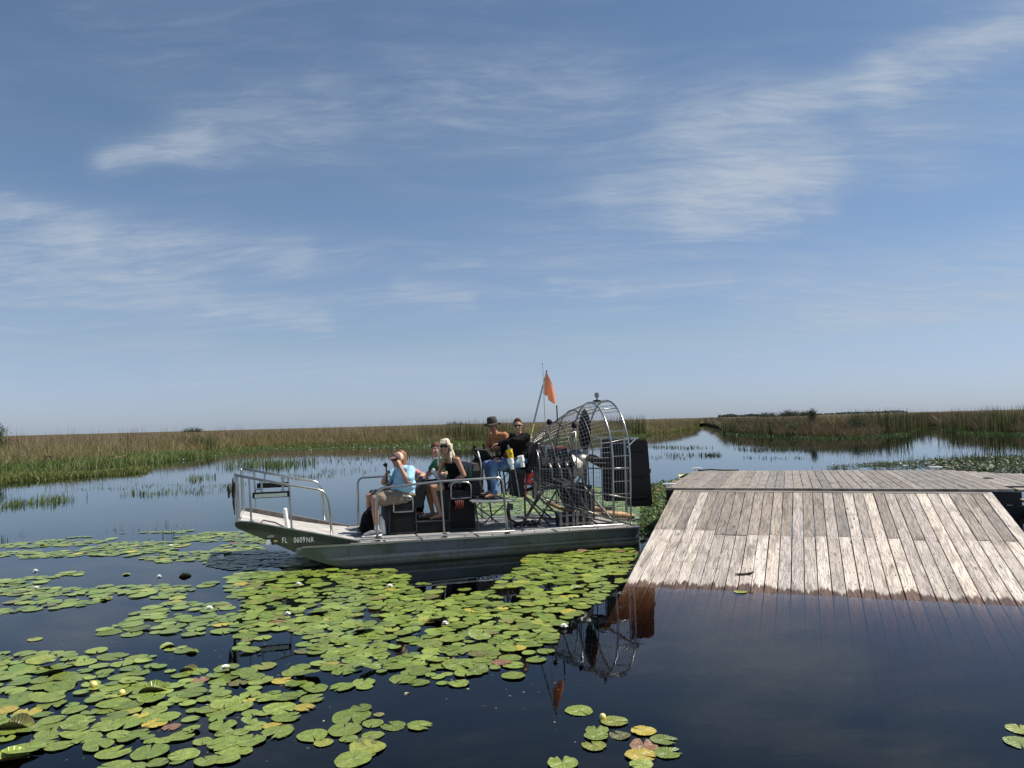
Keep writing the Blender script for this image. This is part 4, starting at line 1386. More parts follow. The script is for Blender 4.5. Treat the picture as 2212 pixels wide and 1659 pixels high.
bpart(B().tube([(1.38, TC - .18, 1.24), (1.52, TC - .2, 1.30), (1.60, TC - .1, 1.42), (1.50, TC, 1.55), (1.36, TC, 1.52)], .03, 10), 'radiator_hose', MT['rubber'], eng, 'all')
bpart(B().tube([(1.45, TC - .25, .98), (1.62, TC - .2, .92), (1.74, TC - .1, .92)], .03, 10), 'radiator_hose', MT['rubber'], eng, 'all')
bpart(B().tube([(1.36, TC - .30, .86), (1.5, TC - .34, 1.2)], .02, 8).tube([(.88, TC - .22, .95), (1.45, TC - .22, .93)], .03, 8), 'engine_mount', MT['dark_tube'], eng, True)
# bell housing and gearbox behind the block
bpart(B().lathe((.76, TC, 1.28), (-1, 0, 0), [(0, .20), (.01, .235), (.08, .23), (.16, .17), (.22, .14), (.225, .05)], 20), 'bell_housing', MT['cast'], eng, True)
bpart(B().lathe((.54, TC, 1.40), (-1, 0, 0), [(-.03, .10), (.0, .115), (.07, .11), (.10, .06)], 18), 'gearbox', MT['cast'], eng, True)
prop = bpart(B().lathe((.46, TC, 1.42), (-1, 0, 0), [(-.05, .05), (.0, .075), (.06, .075), (.09, .04), (.12, .002)], 18), 'propeller', MT['steel'], None, True)


def blade(ang, tilt=0.0):
    c, s_ = math.cos(ang), math.sin(ang)
    ax = Vector((0, -s_, c))          # away from the hub
    sw = Vector((0, c, s_))           # across, in the disc
    fw = Vector((1, 0, 0))
    stat = [(.06, .030, .8, .030), (.15, .036, .8, .030), (.22, .08, .66, .028), (.34, .120, .60, .024), (.50, .140, .55, .020), (.66, .130, .50, .016), (.78, .10, .47, .012), (.86, .062, .44, .009), (.895, .018, .44, .005)]
    vs_, fs_ = [], []
    c0_ = Vector((.44, TC, 1.42))
    n = 8
    for d, w, tw, th in stat:
        ch = sw * math.cos(tw) + fw * math.sin(tw)
        no = ch.cross(ax)
        for k in range(n):
            a = 2 * PI * k / n
            vs_.append(c0_ + ax * d + ch * math.cos(a) * w + no * math.sin(a) * th)
    for i in range(len(stat) - 1):
        for k in range(n):
            fs_.append((i * n + k, i * n + (k + 1) % n, (i + 1) * n + (k + 1) % n, (i + 1) * n + k))
    fs_.append(tuple(range(n))); fs_.append(tuple((len(stat) - 1) * n + k for k in range(n)))
    bpart(B().add(vs_, fs_), 'blade', MT['black'], prop, 'all')
    bpart(B().tube([c0_ + ax * .05, c0_ + ax * .17], [.045, .040], 10), 'blade_cuff', MT['steel'], prop, True)


for k in range(4):
    blade(k * PI / 2 + math.radians(3))

# cage: hoops and nose sections
SEC = [(-.00, .95, 2.46, 1.42, .30), (.32, .95, 2.43, 1.42, .31), (.66, .91, 2.30, 1.42, .42), (1.0, .80, 2.09, 1.38, .56), (1.25, .68, 1.93, 1.34, .70), (1.50, .57, 1.765, 1.30, .85)]


def sec(s):
    q = np.array(SEC)
    return [float(np.interp(s, q[:, 0], q[:, k])) for k in range(1, 5)]


def cage_pt(s, u):
    """u: 0 foot of the near side, 1 over the top to the foot of the far side."""
    w, zt, zc, zb = sec(s)
    a, b_ = zc - zb, (zt - zc + w) * .79
    Ltot = 2 * a + 2 * b_
    d = u * Ltot
    side_ = 1
    if d > Ltot / 2:
        d = Ltot - d
        side_ = -1
    if d < a:
        f_ = d / a
        w2 = w * (.955 + .045 * f_)
        return Vector((s, TC - side_ * w2, zb + d))
    th = (d - a) / b_ * PI / 2
    return Vector((s, TC - side_ * w * math.cos(th), zc + (zt - zc) * math.sin(th)))


def umax(s):
    return 1.0


def hoop(s, r, u0=0.0, u1=1.0, n=44):
    return [cage_pt(s, u0 + (u1 - u0) * k / n) for k in range(n + 1)]


cage = bpart(B().tube(hoop(0.0, 0), .017, 8), 'propeller_cage', MT['tube'], None, 'all')
for s, r in ((.32, .0165), (.66, .011), (1.0, .010), (1.25, .010)):
    bpart(B().tube(hoop(s, 0), r, 8), 'hoop', MT['tube'] if s < .5 else MT['dark_tube'], cage, 'all')
bpart(B().tube(hoop(1.5, 0), .013, 8), 'hoop', MT['steel'], cage, 'all')
# rungs joining the two rear hoops
for k in range(25):
    u = .02 + .96 * k / 24
    bpart(B().tube([cage_pt(0, u), cage_pt(.32, u)], .0065 if k % 4 else .010, 6), 'rung', MT['tube'], cage, True)
# main lengthwise bars
for u in (.5, .40, .60):
    bpart(B().tube([cage_pt(s, u) for s in (0, .32, .66, 1.0, 1.25, 1.5)], .011, 6), 'cage_bar', MT['steel'], cage, 'all')
for side_ in (0, 1):
    f_ = (lambda p: p) if side_ == 0 else (lambda p: Vector((p[0], 2 * TC - p[1], p[2])))
    def pb(s, z):
        w, zt, zc, zb = sec(s)
        return f_(Vector((s, TC - w, z)))
    for pts, r in (([(1.5, 1.30), (.32, 1.28), (0, 1.28)], .012), ([(1.5, 1.07), (.32, .82), (0, .75)], .014), ([(1.45, .82), (0, .30)], .012), ([(1.5, 1.70), (.93, 1.92)], .012), ([(.93, 1.92), (.93, 1.30)], .011), ([(.93, 1.62), (0, 1.78)], .009), ([(1.40, 1.72), (1.40, 1.32)], .012)):
        bpart(B().tube([pb(*q) for q in pts], r * .9, 6), 'cage_bar', MT['steel'], cage, 'all')
# welded wire
mb = B()
for k in range(30):
    s = .05 + 1.45 * k / 29
    if any(abs(s - q[0]) < .015 for q in SEC): continue
    mb.tube(hoop(s, 0, n=30), .0030, 3)
for k in range(1, 60):
    u = k / 60
    mb.tube([cage_pt(s, u) for s in (.32, .5, .66, .85, 1.0, 1.12, 1.25, 1.38, 1.5)], .0030, 3)
o = bpart(mb, 'wire_mesh', MT['wire'], cage)
o['kind'] = 'stuff'
mb = B()
for k in range(13):
    t_ = TC - .56 + k * 1.12 / 12
    mb.tube([(1.50, t_, .86), (1.50, t_, 1.34 + .43 * math.sqrt(max(0, 1 - ((t_ - TC) / .6) ** 2)))], .003, 3)
for k in range(9):
    mb.tube([(1.50, TC - .58, .88 + k * .08), (1.50, TC + .58, .88 + k * .08)], .003, 3)
o = bpart(mb, 'wire_mesh', MT['wire'], cage)
o['kind'] = 'stuff'

# engine stand
mb_pts = [((1.52, .82, .31), (1.02, .86, 1.03)), ((1.52, 1.5, .31), (1.02, 1.44, 1.03)), ((.62, .86, .30), (.98, .88, 1.02)), ((.62, 1.46, .30), (.98, 1.44, 1.02)),
          ((1.45, .62, .62), (.10, .40, .30)), ((1.85, .70, .31), (1.40, .78, .95)), ((1.30, .70, .31), (1.75, .74, .84)), ((1.0, .74, .62), (.45, .60, .30)), ((1.55, .62, .85), (.95, .74, .31)),
          ((1.55, 1.66, .85), (.95, 1.58, .31)), ((.55, .78, .30), (.60, .92, 1.10)), ((.2, .42, .30), (.62, .92, 1.0)), ((.2, 1.88, .30), (.62, 1.38, 1.0)), ((.45, 1.0, .30), (.55, 1.05, 1.22)), ((1.62, 1.1, .31), (1.62, 1.1, .84)), ((1.9, .7, .5), (1.15, .74, .42))]
for a, b_ in mb_pts:
    bpart(B().tube([a, b_], .017, 6), 'stand_strut', MT['dark_tube'] if rnd.random() < .55 else MT['steel'], None, True)
for t_ in (.80, 1.50):
    bpart(B().tube([(1.50, t_, .99), (.55, t_, .97)], .024, 8), 'stand_rail', MT['dark_tube'], None, True)
# battery crate grilles
for s0 in (1.20, .90):
    mb = B()
    for k in range(3):
        mb.box((s0 - .02 - k * .115, .50, .435), (.045, .03, .26))
    cr = bpart(mb, 'battery_crate', MT['steel'])
    bpart(B().box((s0 - .135, .50, .36), (.29, .02, .03)).box((s0 - .135, .50, .50), (.29, .02, .03)), 'crate_rail', MT['steel'], cr)
    bpart(B().box((s0 - .135, .63, .42), (.26, .18, .20)), 'battery', MT['rubber'], cr)
# fuel tank, pipes, mufflers
bpart(B().box((.52, 1.35, .68), (.34, .55, .52)).tube([(.52, 1.3, .94), (.52, 1.3, .98)], .04, 10), 'fuel_tank', MT['black'])
bpart(B().tube([(.40, .96, .86), (.40, .96, .36)], .03, 8).box((.40, .96, .62), (.075, .05, .52)), 'tank_post', MT['sidewood'])
mf = bpart(B().lathe((.42, .62, .475), (-1, 0, -.13), [(0, .035), (.10, .04), (.12, .075), (.50, .075), (.52, .05), (.66, .048)], 16), 'muffler', MT['rust'], None, True)
bpart(B().lathe((.36, 1.72, .475), (-1, 0, -.13), [(0, .035), (.10, .04), (.12, .075), (.50, .075), (.52, .05), (.66, .048)], 16), 'muffler', MT['rust'], None, True)
bpart(B().tube([(1.35, .72, .72), (1.05, .66, .58), (.75, .63, .50), (.42, .62, .475)], .03, 8), 'tail_pipe', MT['rust'], None, 'all')
bpart(B().tube([(1.9, .86, .33), (1.75, .75, .40), (1.58, .8, .36), (1.45, .9, .34), (1.5, 1.1, .36)], .03, 8).tube([(2.0, .95, .62), (1.98, .9, .45), (1.8, .82, .35), (1.6, .85, .33)], .022, 8), 'coiled_hose', MT['rubber'], None, 'all')
bpart(B().box((1.95, .9, .66), (.08, .10, .10)), 'pump', MT['dark_tube'])
# rudders on their posts
for t_, tilt in ((.62, .02), (1.66, .02)):
    rud = bpart(B().prism([(-.12, 1.70), (-.09, 1.73), (-.50, 1.73), (-.545, 1.69), (-.60, .60), (-.57, .55), (-.16, .57), (-.12, .60)], t_ - .018, t_ + .018), 'rudder', MT['black'])
    bpart(B().tube([(-.10, t_, .34), (-.10, t_, 1.80)], .02, 8), 'rudder_post', MT['tube'], rud, True)
    bpart(B().box((-.57, t_, 1.18), (.05, .03, .07)), 'trim_tab', MT['dark_tube'], rud)
    for z in (.72, 1.12, 1.56):
        bpart(B().bar((-.13, t_ - .021, z), (-.50, t_ - .021, z), .006, .022), 'rudder_rib', MT['boxblack'], rud)
for z in (1.775, .36):
    bpart(B().bar((-.09, .30, z), (-.09, 2.0, z), .035, .035).bar((0, .42, z), (-.28, .42, z + .0), .03, .03), 'rudder_beam', MT['tube'])
bpart(B().tube([(0, .30, 1.62), (-.24, .42, 1.775)], .012, 6), 'rudder_brace', MT['tube'])
bpart(B().tube([(0, 2.02, 1.62), (-.2, 1.9, 1.775)], .012, 6), 'rudder_brace', MT['tube'])
# lamp on top of the cage, spotlights and whip
bl = bpart(B().tube([(.17, TC, 2.45), (.17, TC, 2.52)], .014, 8).box((.17, TC, 2.463), (.13, .06, .02)), 'beacon', MT['black'], None, True)
bpart(B().lathe((.17, TC, 2.52), (0, 0, 1), [(0, .02), (.01, .042), (.075, .042), (.09, .02)], 14), 'beacon_globe', MT['steel'], bl, True)
bpart(B().tube([(.95, TC, 2.10), (.955, TC, 2.37)], .012, 8).ell((.955, TC, 2.375), .015), 'stub_antenna', MT['black'], None, True)
for s, t_, z in ((1.16, .97, 2.06), (.93, .36, 1.99)):
    sp = bpart(B().tube([(s, t_, z - .14), (s, t_, z)], .018, 8), 'deck_lamp', MT['steel'], None, True)
    bpart(B().lathe((s - .03, t_, z + .03), (.9, -.3, .1), [(0, .02), (.02, .045), (.07, .05), (.075, .03)], 12), 'lamp_head', MT['black'], sp, True)
ant = bpart(B().tube([(1.24, .98, 1.985), (1.258, .98, 3.13)], [.009, .0055], 6).ell((1.258, .98, 3.135), .013), 'antenna', MT['antenna'], None, True)
bpart(B().tube([(1.24, .98, 1.99), (1.08, .98, 2.02)], .009, 6), 'antenna_bracket', MT['steel'], ant, True)

# flag on its leaning pole
fp0, fp1 = Vector((1.50, TC, 1.74)), Vector((1.128, TC, 3.015))
fpole = bpart(B().tube([fp0, fp0.lerp(fp1, .80)], [.019, .015], 8).tube([fp0.lerp(fp1, .79), fp1], [.009, .008], 6), 'flag_pole', MT['tube'], None, True)
bpart(B().tube([fp0.lerp(fp1, .04), fp0.lerp(fp1, .13)], [.0215, .0215], 8).tube([fp0.lerp(fp1, .145), fp0.lerp(fp1, .26)], [.021, .020], 8), 'yellow_grip', MT['paleyellow'], fpole, True)
RIMF = [(.080, .0, -.395), (.03, .035, -.425), (-.005, .06, -.44), (-.020, .03, -.435), (-.022, .01, -.52), (-.055, -.02, -.55), (-.115, -.045, -.60), (-.155, -.02, -.55), (-.142, .02, -.52), (-.16, .05, -.49), (-.19, .06, -.45), (-.175, .08, -.37)]
N = 14
K = len(RIMF)
top = fp0.lerp(fp1, .995)
vs_, fs_ = [], []
for i in range(N):
    f_ = .02 + .98 * i / (N - 1)
    for j, (ds, dt, dz_) in enumerate(RIMF):
        w_ = .020 * math.sin(j * 1.35 + 2.2 * f_) * math.sin(PI * min(1, f_ * 1.1))
        vs_.append((top.x + ds * f_ - .012 * math.sin(PI * f_) * j / K, top.y + dt * f_ * 1.3 + w_, top.z + dz_ * f_))
for i in range(N - 1):
    for j in range(K - 1):
        a = i * K + j
        fs_.append((a, a + 1, a + K + 1, a + K))
bpart(B().add(vs_, fs_), 'flag', MT['flag'], fpole, 'all', 'orange safety flag hanging limp in folds')
bpart(B().tube([fp0.lerp(fp1, .985), fp0.lerp(fp1, 1.005)], .014, 6).tube([fp0.lerp(fp1, .885), fp0.lerp(fp1, .892)], .014, 6), 'flag_tie', MT['rope'], fpole)
# drain plug on the hull side
bpart(B().lathe((1.92, .004, .14), (0, -1, 0), [(0, .032), (.008, .032), (.01, .001)], 12), 'drain_plug', MT['black'])


# ------------------------------------------------------------------ loose things aboard (things of their own)
def aboard(name, label, cat, base, group=None):
    p = BM @ Vector((base[0], -base[1], base[2]))
    e = empty(name, p, BOAT_RZ)
    return tag(e, label, cat, group)


def rel(base):
    class Q(MB):
        def build(self, name, m_, parent=None, smooth=False):
            self.v = [(x - base[0], y - base[1], z - base[2]) for x, y, z in self.v]
            return MB.build(self, name, m_, parent, smooth)
    return Q(True)


bs = (4.33, 1.0, .335)
e = aboard('backpack', 'black backpack standing on the deck behind the seated man\'s bare shin', 'backpack', bs)
q = rel(bs); q.ell((4.33, 1.0, .53), (.15, .19, .21), nu=16, nv=12).ell((4.36, 1.0, .44), (.15, .18, .11), nu=16).ell((4.30, 1.0, .70), (.09, .12, .08))
q.build('bag_body', MT['blackcloth'], e, True)
q = rel(bs); q.ell((4.44, .96, .47), (.06, .13, .10)); q.build('front_pocket', MT['blackcloth'], e, True)
q = rel(bs); q.tube([(4.30, .92, .76), (4.29, .96, .82), (4.29, 1.04, .82), (4.30, 1.08, .76)], .011, 6); q.build('handle', MT['rubber'], e, 'all')
bs = (4.13, .86, .335)
e = aboard('water_jug', 'narrow white plastic jug standing against the front of the first bench', 'jug', bs)
q = rel(bs); q.lathe((4.13, .86, .335), (.12, 0, 1), [(0, .045), (.015, .055), (.22, .055), (.27, .03), (.30, .022)], 14); q.build('jug_body', MT['white'], e, True)
q = rel(bs); q.lathe((4.166, .86, .632), (.12, 0, 1), [(0, .024), (.025, .024)], 12); q.build('cap', MT['steel'], e, True)
bs = (1.97, .60, 1.49)
e = aboard('tumbler', 'yellow plastic tumbler standing in the white cup holder beside the captain', 'cup', bs)
q = rel(bs); q.lathe((1.995, .60, 1.485), (.22, 0, 1), [(0, .042), (.005, .046), (.17, .055)], 16); q.build('cup_body', MT['yellow'], e, True)
q = rel(bs); q.lathe((2.033, .60, 1.655), (.22, 0, 1), [(-.004, .050), (.0, .050), (.02, .02), (.07, .018), (.075, .01)], 14); q.build('steel_lid', MT['steel'], e, True)
q = rel(bs)
R_ = Matrix.Rotation(.22, 3, 'Y')
for (ds, dz_, w, h, a_) in ((0, .0, .03, .008, .5), (.006, .01, .008, .03, .3), (-.01, .012, .02, .007, -.4), (.012, -.012, .02, .006, .9)):
    q.box((2.012 + ds, .5475, 1.575 + dz_), (w, .004, h), Matrix.Rotation(a_, 3, 'Y'))
q.build('printed_mark', MT['black'], e)
bs = (2.92, .77, .86)
e = aboard('string_bag', 'small black and red bag hanging from the second bench arm rail', 'bag', bs)
q = rel(bs); q.ell((2.88, .78, .76), (.085, .045, .10), nu=14, nv=10).tube([(2.93, .79, .84), (2.92, .79, .88), (2.86, .79, .88), (2.84, .79, .84)], .008, 6); q.build('bag_body', MT['blackcloth'], e, True)
q = rel(bs)
for k in range(5):
    q.tube([(2.94 - .03 * k, .742, .83), (2.93 - .03 * k, .734, .76), (2.945 - .03 * k, .745, .69)], .0065, 5)
q.build('red_cord', MT['darkred'], e, 'all')

# ------------------------------------------------------------------ the people aboard
_fold = bpy.data.textures.new('cloth_folds', 'CLOUDS')
_fold.noise_scale = .075
_fold.noise_depth = 2


def fuse(name, mb, m_, parent, voxel=.010, smooth=3, folds=0.0):
    """Closed shapes melted into one continuous skin."""
    o = mb.build(name, m_, parent, 'all')
    md = o.modifiers.new('melt', 'REMESH')
    md.mode = 'VOXEL'
    md.voxel_size = voxel
    md.use_smooth_shade = True
    sm = o.modifiers.new('soft', 'SMOOTH')
    sm.factor = .5
    sm.iterations = smooth
    if folds:
        dp = o.modifiers.new('folds', 'DISPLACE')
        dp.texture = _fold
        dp.strength = folds
        dp.mid_level = .45
        dp.texture_coords = 'LOCAL'
    dg = bpy.context.evaluated_depsgraph_get()
    me = bpy.data.meshes.new_from_object(o.evaluated_get(dg))
    old = o.data
    o.modifiers.clear()
    o.data = me
    bpy.data.meshes.remove(old)
    me.name = name
    return o


def frame(f, u):
    f = Vector(f).normalized()
    u = Vector(u)
    u = (u - f * u.dot(f)).normalized()
    r = f.cross(u)
    return r, f, u, Matrix((r, f, u)).transposed()


def hand(mb, wrist, d, nrm, curl, thumb_side=1, r=.0088):
    wrist = Vector(wrist)
    sd, d, nrm, A = frame(d, nrm)
    mb.ell(wrist + d * .045, (.040, .050, .015), A)
    mb.cap(wrist, wrist + d * .02, .022, .022, 8)
    for k, ln in enumerate((.070, .080, .075, .058)):
        off = (-.030 + .020 * k) * thumb_side * -1
        p0 = wrist + d * .080 + sd * off
        a1, a2 = curl * .8, curl * 1.7
        d1 = d * math.cos(a1) + nrm * math.sin(a1)
        d2 = d * math.cos(a2) + nrm * math.sin(a2)
        p1 = p0 + d1 * ln * .5
        p2 = p1 + d2 * ln * .5
        mb.cap(p0, p1, r * 1.05, r, 8)
        mb.cap(p1, p2, r, r * .85, 8)
    p0 = wrist + d * .025 + sd * .034 * thumb_side
    p1 = p0 + d * .03 + sd * .025 * thumb_side + nrm * .018 * (1 + curl)
    p2 = p1 + d * .028 + sd * (-.006) * thumb_side + nrm * .016 * (1 + curl)
    mb.cap(p0, p1, r * 1.3, r * 1.1, 8)
    mb.cap(p1, p2, r * 1.1, r * .9, 8)


class Person:
    def __init__(self, label, J, hands, face, torso, skin, build=1.0, belly=1.0, female=False, head_tilt=(0, 0, 1)):
        self.J = {k: Vector(v) for k, v in J.items()}
        J = self.J
        self.base = Vector((J['pelvis'].x, J['pelvis'].y, J['pelvis'].z - .12))
        self.k = build
        r, f, u, A = frame(face, head_tilt)
        self.hr, self.hf, self.hu, self.HA = r, f, u, A
        self.tf = Vector(torso).normalized()
        q = self.mb()
        H = J['head']
        # head
        q.ell(H + u * .030 - f * .004, (.075, .096, .088), A, 18, 12)
        q.ell(H - u * .045 + f * .020, (.060, .070, .076), A, 16, 10)
        q.ell(H - u * .098 + f * .050, (.032, .032, .026), A)
        q.ell(H - u * .065 + f * .018, (.058, .052, .045), A)
        q.ell(H + u * .028 + f * .080, (.048, .016, .012), A)
        q.cap(H + u * .008 + f * .090, H - u * .026 + f * .112, .009, .0145, 8)
        for s_ in (-1, 1):
            q.ell(H + r * s_ * .076 - u * .008 - f * .004, (.012, .022, .032), A)
            q.ell(H + r * s_ * .036 - u * .025 + f * .066, (.026, .022, .024), A)
        q.cap(J['neck'] - u * .03, H - u * .07 - f * .01, .056 * build, .050 * build)
        self.torso(q, 0.0, belly, female)
        self.arm(q, 'n', 0)
        self.arm(q, 'f', 0)
        self.leg(q, 'n', 0)
        self.leg(q, 'f', 0)
        for sd_ in 'nf':
            d, nrm, curl, th = hands[sd_]
            hand(q, J['wrist_' + sd_], d, nrm, curl, th)
        for sd_ in 'nf':
            if 'toe_' + sd_ in J:
                a, b_ = J['ankle_' + sd_], J['toe_' + sd_]
                q.ell(a + Vector((0, 0, -.03)), (.038, .038, .045))
                q.cap(a + (b_ - a) * -.15 + Vector((0, 0, -.045)), a + (b_ - a) * .5 + Vector((0, 0, -.01)), .034, .036)
                q.cap(a + (b_ - a) * .5 + Vector((0, 0, -.012)), b_, .034, .020)
        self.o = fuse('person', q, skin, None, .0085, 3)
        self.o.location = BM @ Vector((self.base.x, -self.base.y, self.base.z))
        self.o.rotation_euler = (0, 0, BOAT_RZ)
        tag(self.o, label, 'person')
        q = self.mb()
        for s_ in (-1, 1):
            q.ell(H + u * .006 + f * .0875 + r * s_ * .032, (.011, .008, .008), A, 8, 6)
        q.build('eyes', MT['eye'], self.o, 'all')
        q = self.mb()
        q.ell(H - u * .060 + f * .0895, (.023, .008, .007), A, 10, 6)
        q.build('mouth', MT['mouth'], self.o, 'all')

    def mb(self):
        return rel(self.base)

    def torso(self, q, g, belly=1.0, female=False):
        J, k = self.J, self.k
        p, b_, c, n = J['pelvis'], J['belly'], J['chest'], J['neck']
        up1 = (b_ - p).normalized(); up2 = (c - b_).normalized()
        r1, f1, u1, A1 = frame(self.tf, up1)
        r2, f2, u2, A2 = frame(self.tf, up2)
        # frame() keeps the facing level; let the up axis follow the spine instead
        A1 = Matrix((r1, (up1.cross(r1)), up1)).transposed()
        A2 = Matrix((r2, (up2.cross(r2)), up2)).transposed()
        q.ell(p, (.165 * k + g, .115 * k + g, .115 + g), A1, 18, 10)
        q.ell(b_, (.150 * k * belly + g, .115 * k * belly + g, .13 + g), A1, 18, 10)
        q.ell((b_ + c) / 2 , (.145 * k + g, .108 * k * (belly + 1) / 2 + g, .12 + g), A2, 18, 10)
        q.ell(c, (.155 * k + g, .110 * k + g, .14 + g), A2, 18, 10)
        q.cap(J['sh_n'], J['sh_f'], .055 * k + g, .055 * k + g)
        q.cap(J['neck'] - u2 * .06, J['sh_n'], .055 * k + g, .05 * k + g)
        q.cap(J['neck'] - u2 * .06, J['sh_f'], .055 * k + g, .05 * k + g)
        if female:
            for s_ in (-1, 1):
                q.ell(c + r2 * s_ * .065 + self.tf * .075 - u2 * .02, (.06 + g, .055 + g, .06 + g), A2)

    def arm(self, q, sd, g, upto=1.0, lower=True):
        J, k = self.J, self.k
        a, e, w = J['sh_' + sd], J['el_' + sd], J['wrist_' + sd]
        q.cap(a, a.lerp(e, upto), .052 * k + g, (.052 - .012 * upto) * k + g)
        if lower:
            q.cap(e, e.lerp(w, .35), .040 * k + g, .042 * k + g)
            q.cap(e.lerp(w, .35), w, .042 * k + g, .026 * k + g)

    def leg(self, q, sd, g, upto=1.0, lower=1.0):
        J, k = self.J, self.k
        if 'knee_' + sd not in J: return
        h, n, a = J['hip_' + sd], J['knee_' + sd], J['ankle_' + sd]
        e = h.lerp(n, upto)
        q.cap(h, e, .088 * k + g, (.088 - .030 * upto) * k + g)
        if lower > 0:
            q.ell(n, (.055 * k + g,) * 3)
            q.cap(n, n.lerp(a, .35), .050 * k + g, .056 * k + g)
            if lower > .36:
                q.cap(n.lerp(a, .35), n.lerp(a, lower), .056 * k + g, (.056 - .022 * (lower - .35) / .65) * k + g)

    def part(self, name, q, m_, voxel=.012, smooth=4, parent=None):
        f_ = .035 if name in ('shirt', 'shorts', 'trousers', 'jeans') else (.02 if name == 'hair' else 0.0)
        return fuse(name, q, m_, self.o if parent is None else parent, voxel, smooth, f_)

    def shirt(self, m_, sleeve=.55, belly=1.0, g=.014, female=False, lower=False, name='shirt'):
        q = self.mb()
        self.torso(q, g, belly, female)
        if sleeve > 0:
            for sd in 'nf':
                self.arm(q, sd, g + .010, sleeve, False)
                if lower: self.arm(q, sd, g, 1.0, True)
        return self.part(name, q, m_)

    def bottoms(self, m_, upto=1.0, lower=0.0, g=.014, name='shorts', flare=.012):
        q = self.mb()
        J = self.J
        p, b_ = J['pelvis'], J['belly']
        r1, f1, u1, A1 = frame(self.tf, (0, 0, 1))
        q.ell(p + (b_ - p) * .1, (.170 * self.k + g, .122 * self.k + g, .105 + g), A1, 18, 10)
        for sd in 'nf':
            if lower > 0:
                self.leg(q, sd, g, 1.0, lower)
            elif 'knee_' + sd in J:
                h, n = J['hip_' + sd], J['knee_' + sd]
                q.cap(h, h.lerp(n, upto), .09 * self.k + g, .072 * self.k + g + flare)
        return self.part(name, q, m_)

    def glasses(self, m_, big=1.0):
        H, r, f, u, A = self.J['head'], self.hr, self.hf, self.hu, self.HA
        q = self.mb()
        for s_ in (-1, 1):
            q.ell(H + u * .008 + f * .099 + r * s_ * .033, (.030 * big, .008, .021 * big), A, 12, 8)
            q.tube([H + u * .014 + f * .095 + r * s_ * .062, H + u * .012 + f * .06 + r * s_ * .078, H + u * .008 + r * s_ * .084], .004, 6)
        q.tube([H + u * .014 + f * .104 - r * .012, H + u * .014 + f * .104 + r * .012], .005, 6)
        return q.build('sunglasses', m_, self.o, 'all')

    def sandals(self, m_):
        for sd in 'nf':
            if 'toe_' + sd in self.J: self.shoe(sd, m_, None)

    def shoe(self, sd, m_, sole):
        a, b_ = self.J['ankle_' + sd], self.J['toe_' + sd]
        d = b_ - a
        q = self.mb()
        if sole is not None:
            q.ell(a + Vector((0, 0, -.03)), (.048, .046, .055))
            q.cap(a + d * -.18 + Vector((0, 0, -.05)), a + d * .5 + Vector((0, 0, -.015)), .045, .047)
            q.cap(a + d * .5 + Vector((0, 0, -.015)), b_ + d * .06, .046, .032)
            o = self.part('shoe', q, m_, .009, 2)
            q = self.mb()
            z0 = min(a.z - .095, b_.z - .02)
            q.cap(Vector((a.x, a.y, z0)) - Vector((d.x, d.y, 0)) * .22, Vector((b_.x, b_.y, z0)) + Vector((d.x, d.y, 0)) * .12, .042, .040)
            q.v = [(x, y, z0 - self.base.z + .0 + (z - (z0 - 0)) * .45) for x, y, z in q.v]
            q.v = [(x, y, z + self.base.z) for x, y, z in q.v]
            q.build('sole', sole, o, 'all')
        else:
            z0 = b_.z - .022
            q.cap(Vector((a.x, a.y, z0)) - Vector((d.x, d.y, 0)) * .22, Vector((b_.x, b_.y, z0)) + Vector((d.x, d.y, 0)) * .15, .040, .042)
            q.v = [(x, y, z0 + (z - z0) * .3) for x, y, z in q.v]
            q.build('sandal', m_, self.o, 'all')


def V(*a): return Vector(a)


# 1 man in the light blue shirt on the first bench
J = dict(pelvis=(3.72, .96, .95), belly=(3.77, .96, 1.08), chest=(3.75, .96, 1.27), neck=(3.80, .94, 1.41), head=(3.865, .92, 1.535),
         sh_n=(3.69, .76, 1.35), el_n=(3.745, .60, 1.175), wrist_n=(3.85, .68, 1.41), sh_f=(3.82, 1.15, 1.35), el_f=(4.08, 1.10, 1.16), wrist_f=(4.045, 1.0, 1.285),
         hip_n=(3.80, .85, .93), knee_n=(4.27, .74, .925), ankle_n=(4.25, .68, .445), toe_n=(4.44, .65, .375),
         hip_f=(3.80, 1.07, .93), knee_f=(4.31, 1.13, .925), ankle_f=(4.30, 1.15, .445), toe_f=(4.48, 1.17, .375))
p1 = Person('man in light blue shirt and khaki shorts shading his eyes, on the first bench', J,
            {'n': (V(.12, .25, .95), V(.4, .6, -.3), .35, 1), 'f': (V(-.1, -.5, .75), V(-.5, -.55, -.1), 1.35, 1)}, face=(.80, -.60, -.04), torso=(.92, -.38, 0), skin=MT['skin_a'], build=1.17, belly=1.28)
p1.shirt(MT['lightblue'], .74, 1.32, .022)
p1.bottoms(MT['khaki'], .80, 0, .020)
p1.shoe('n', MT['shoe'], MT['sole']); p1.shoe('f', MT['shoe'], MT['sole'])
q = p1.mb()
q.cap(V(4.25, .68, .455), V(4.25, .68, .50), .046, .044); p1.part('sock', q, MT['whitecloth'])
p1.glasses(MT['glasses'])
H, r, f, u, A = p1.J['head'], p1.hr, p1.hf, p1.hu, p1.HA
q = p1.mb(); q.ell(H + u * .045 + f * .022, (.083, .082, .084), A, 18, 12)
capo = p1.part('cap', q, MT['capbrown'], .009, 2)
q = p1.mb(); q.ell(H + u * .042 - f * .022, (.0845, .086, .084), A, 18, 12); q.build('cap_mesh_back', MT['capmesh'], capo, 'all')
q = p1.mb(); q.ell(H + u * .040 + f * .115 , (.070, .075, .010), Matrix((r, (f * .95 - u * .25).normalized(), (u * .95 + f * .25).normalized())).transposed(), 16, 6); q.build('brim', MT['capbrown'], capo, 'all')
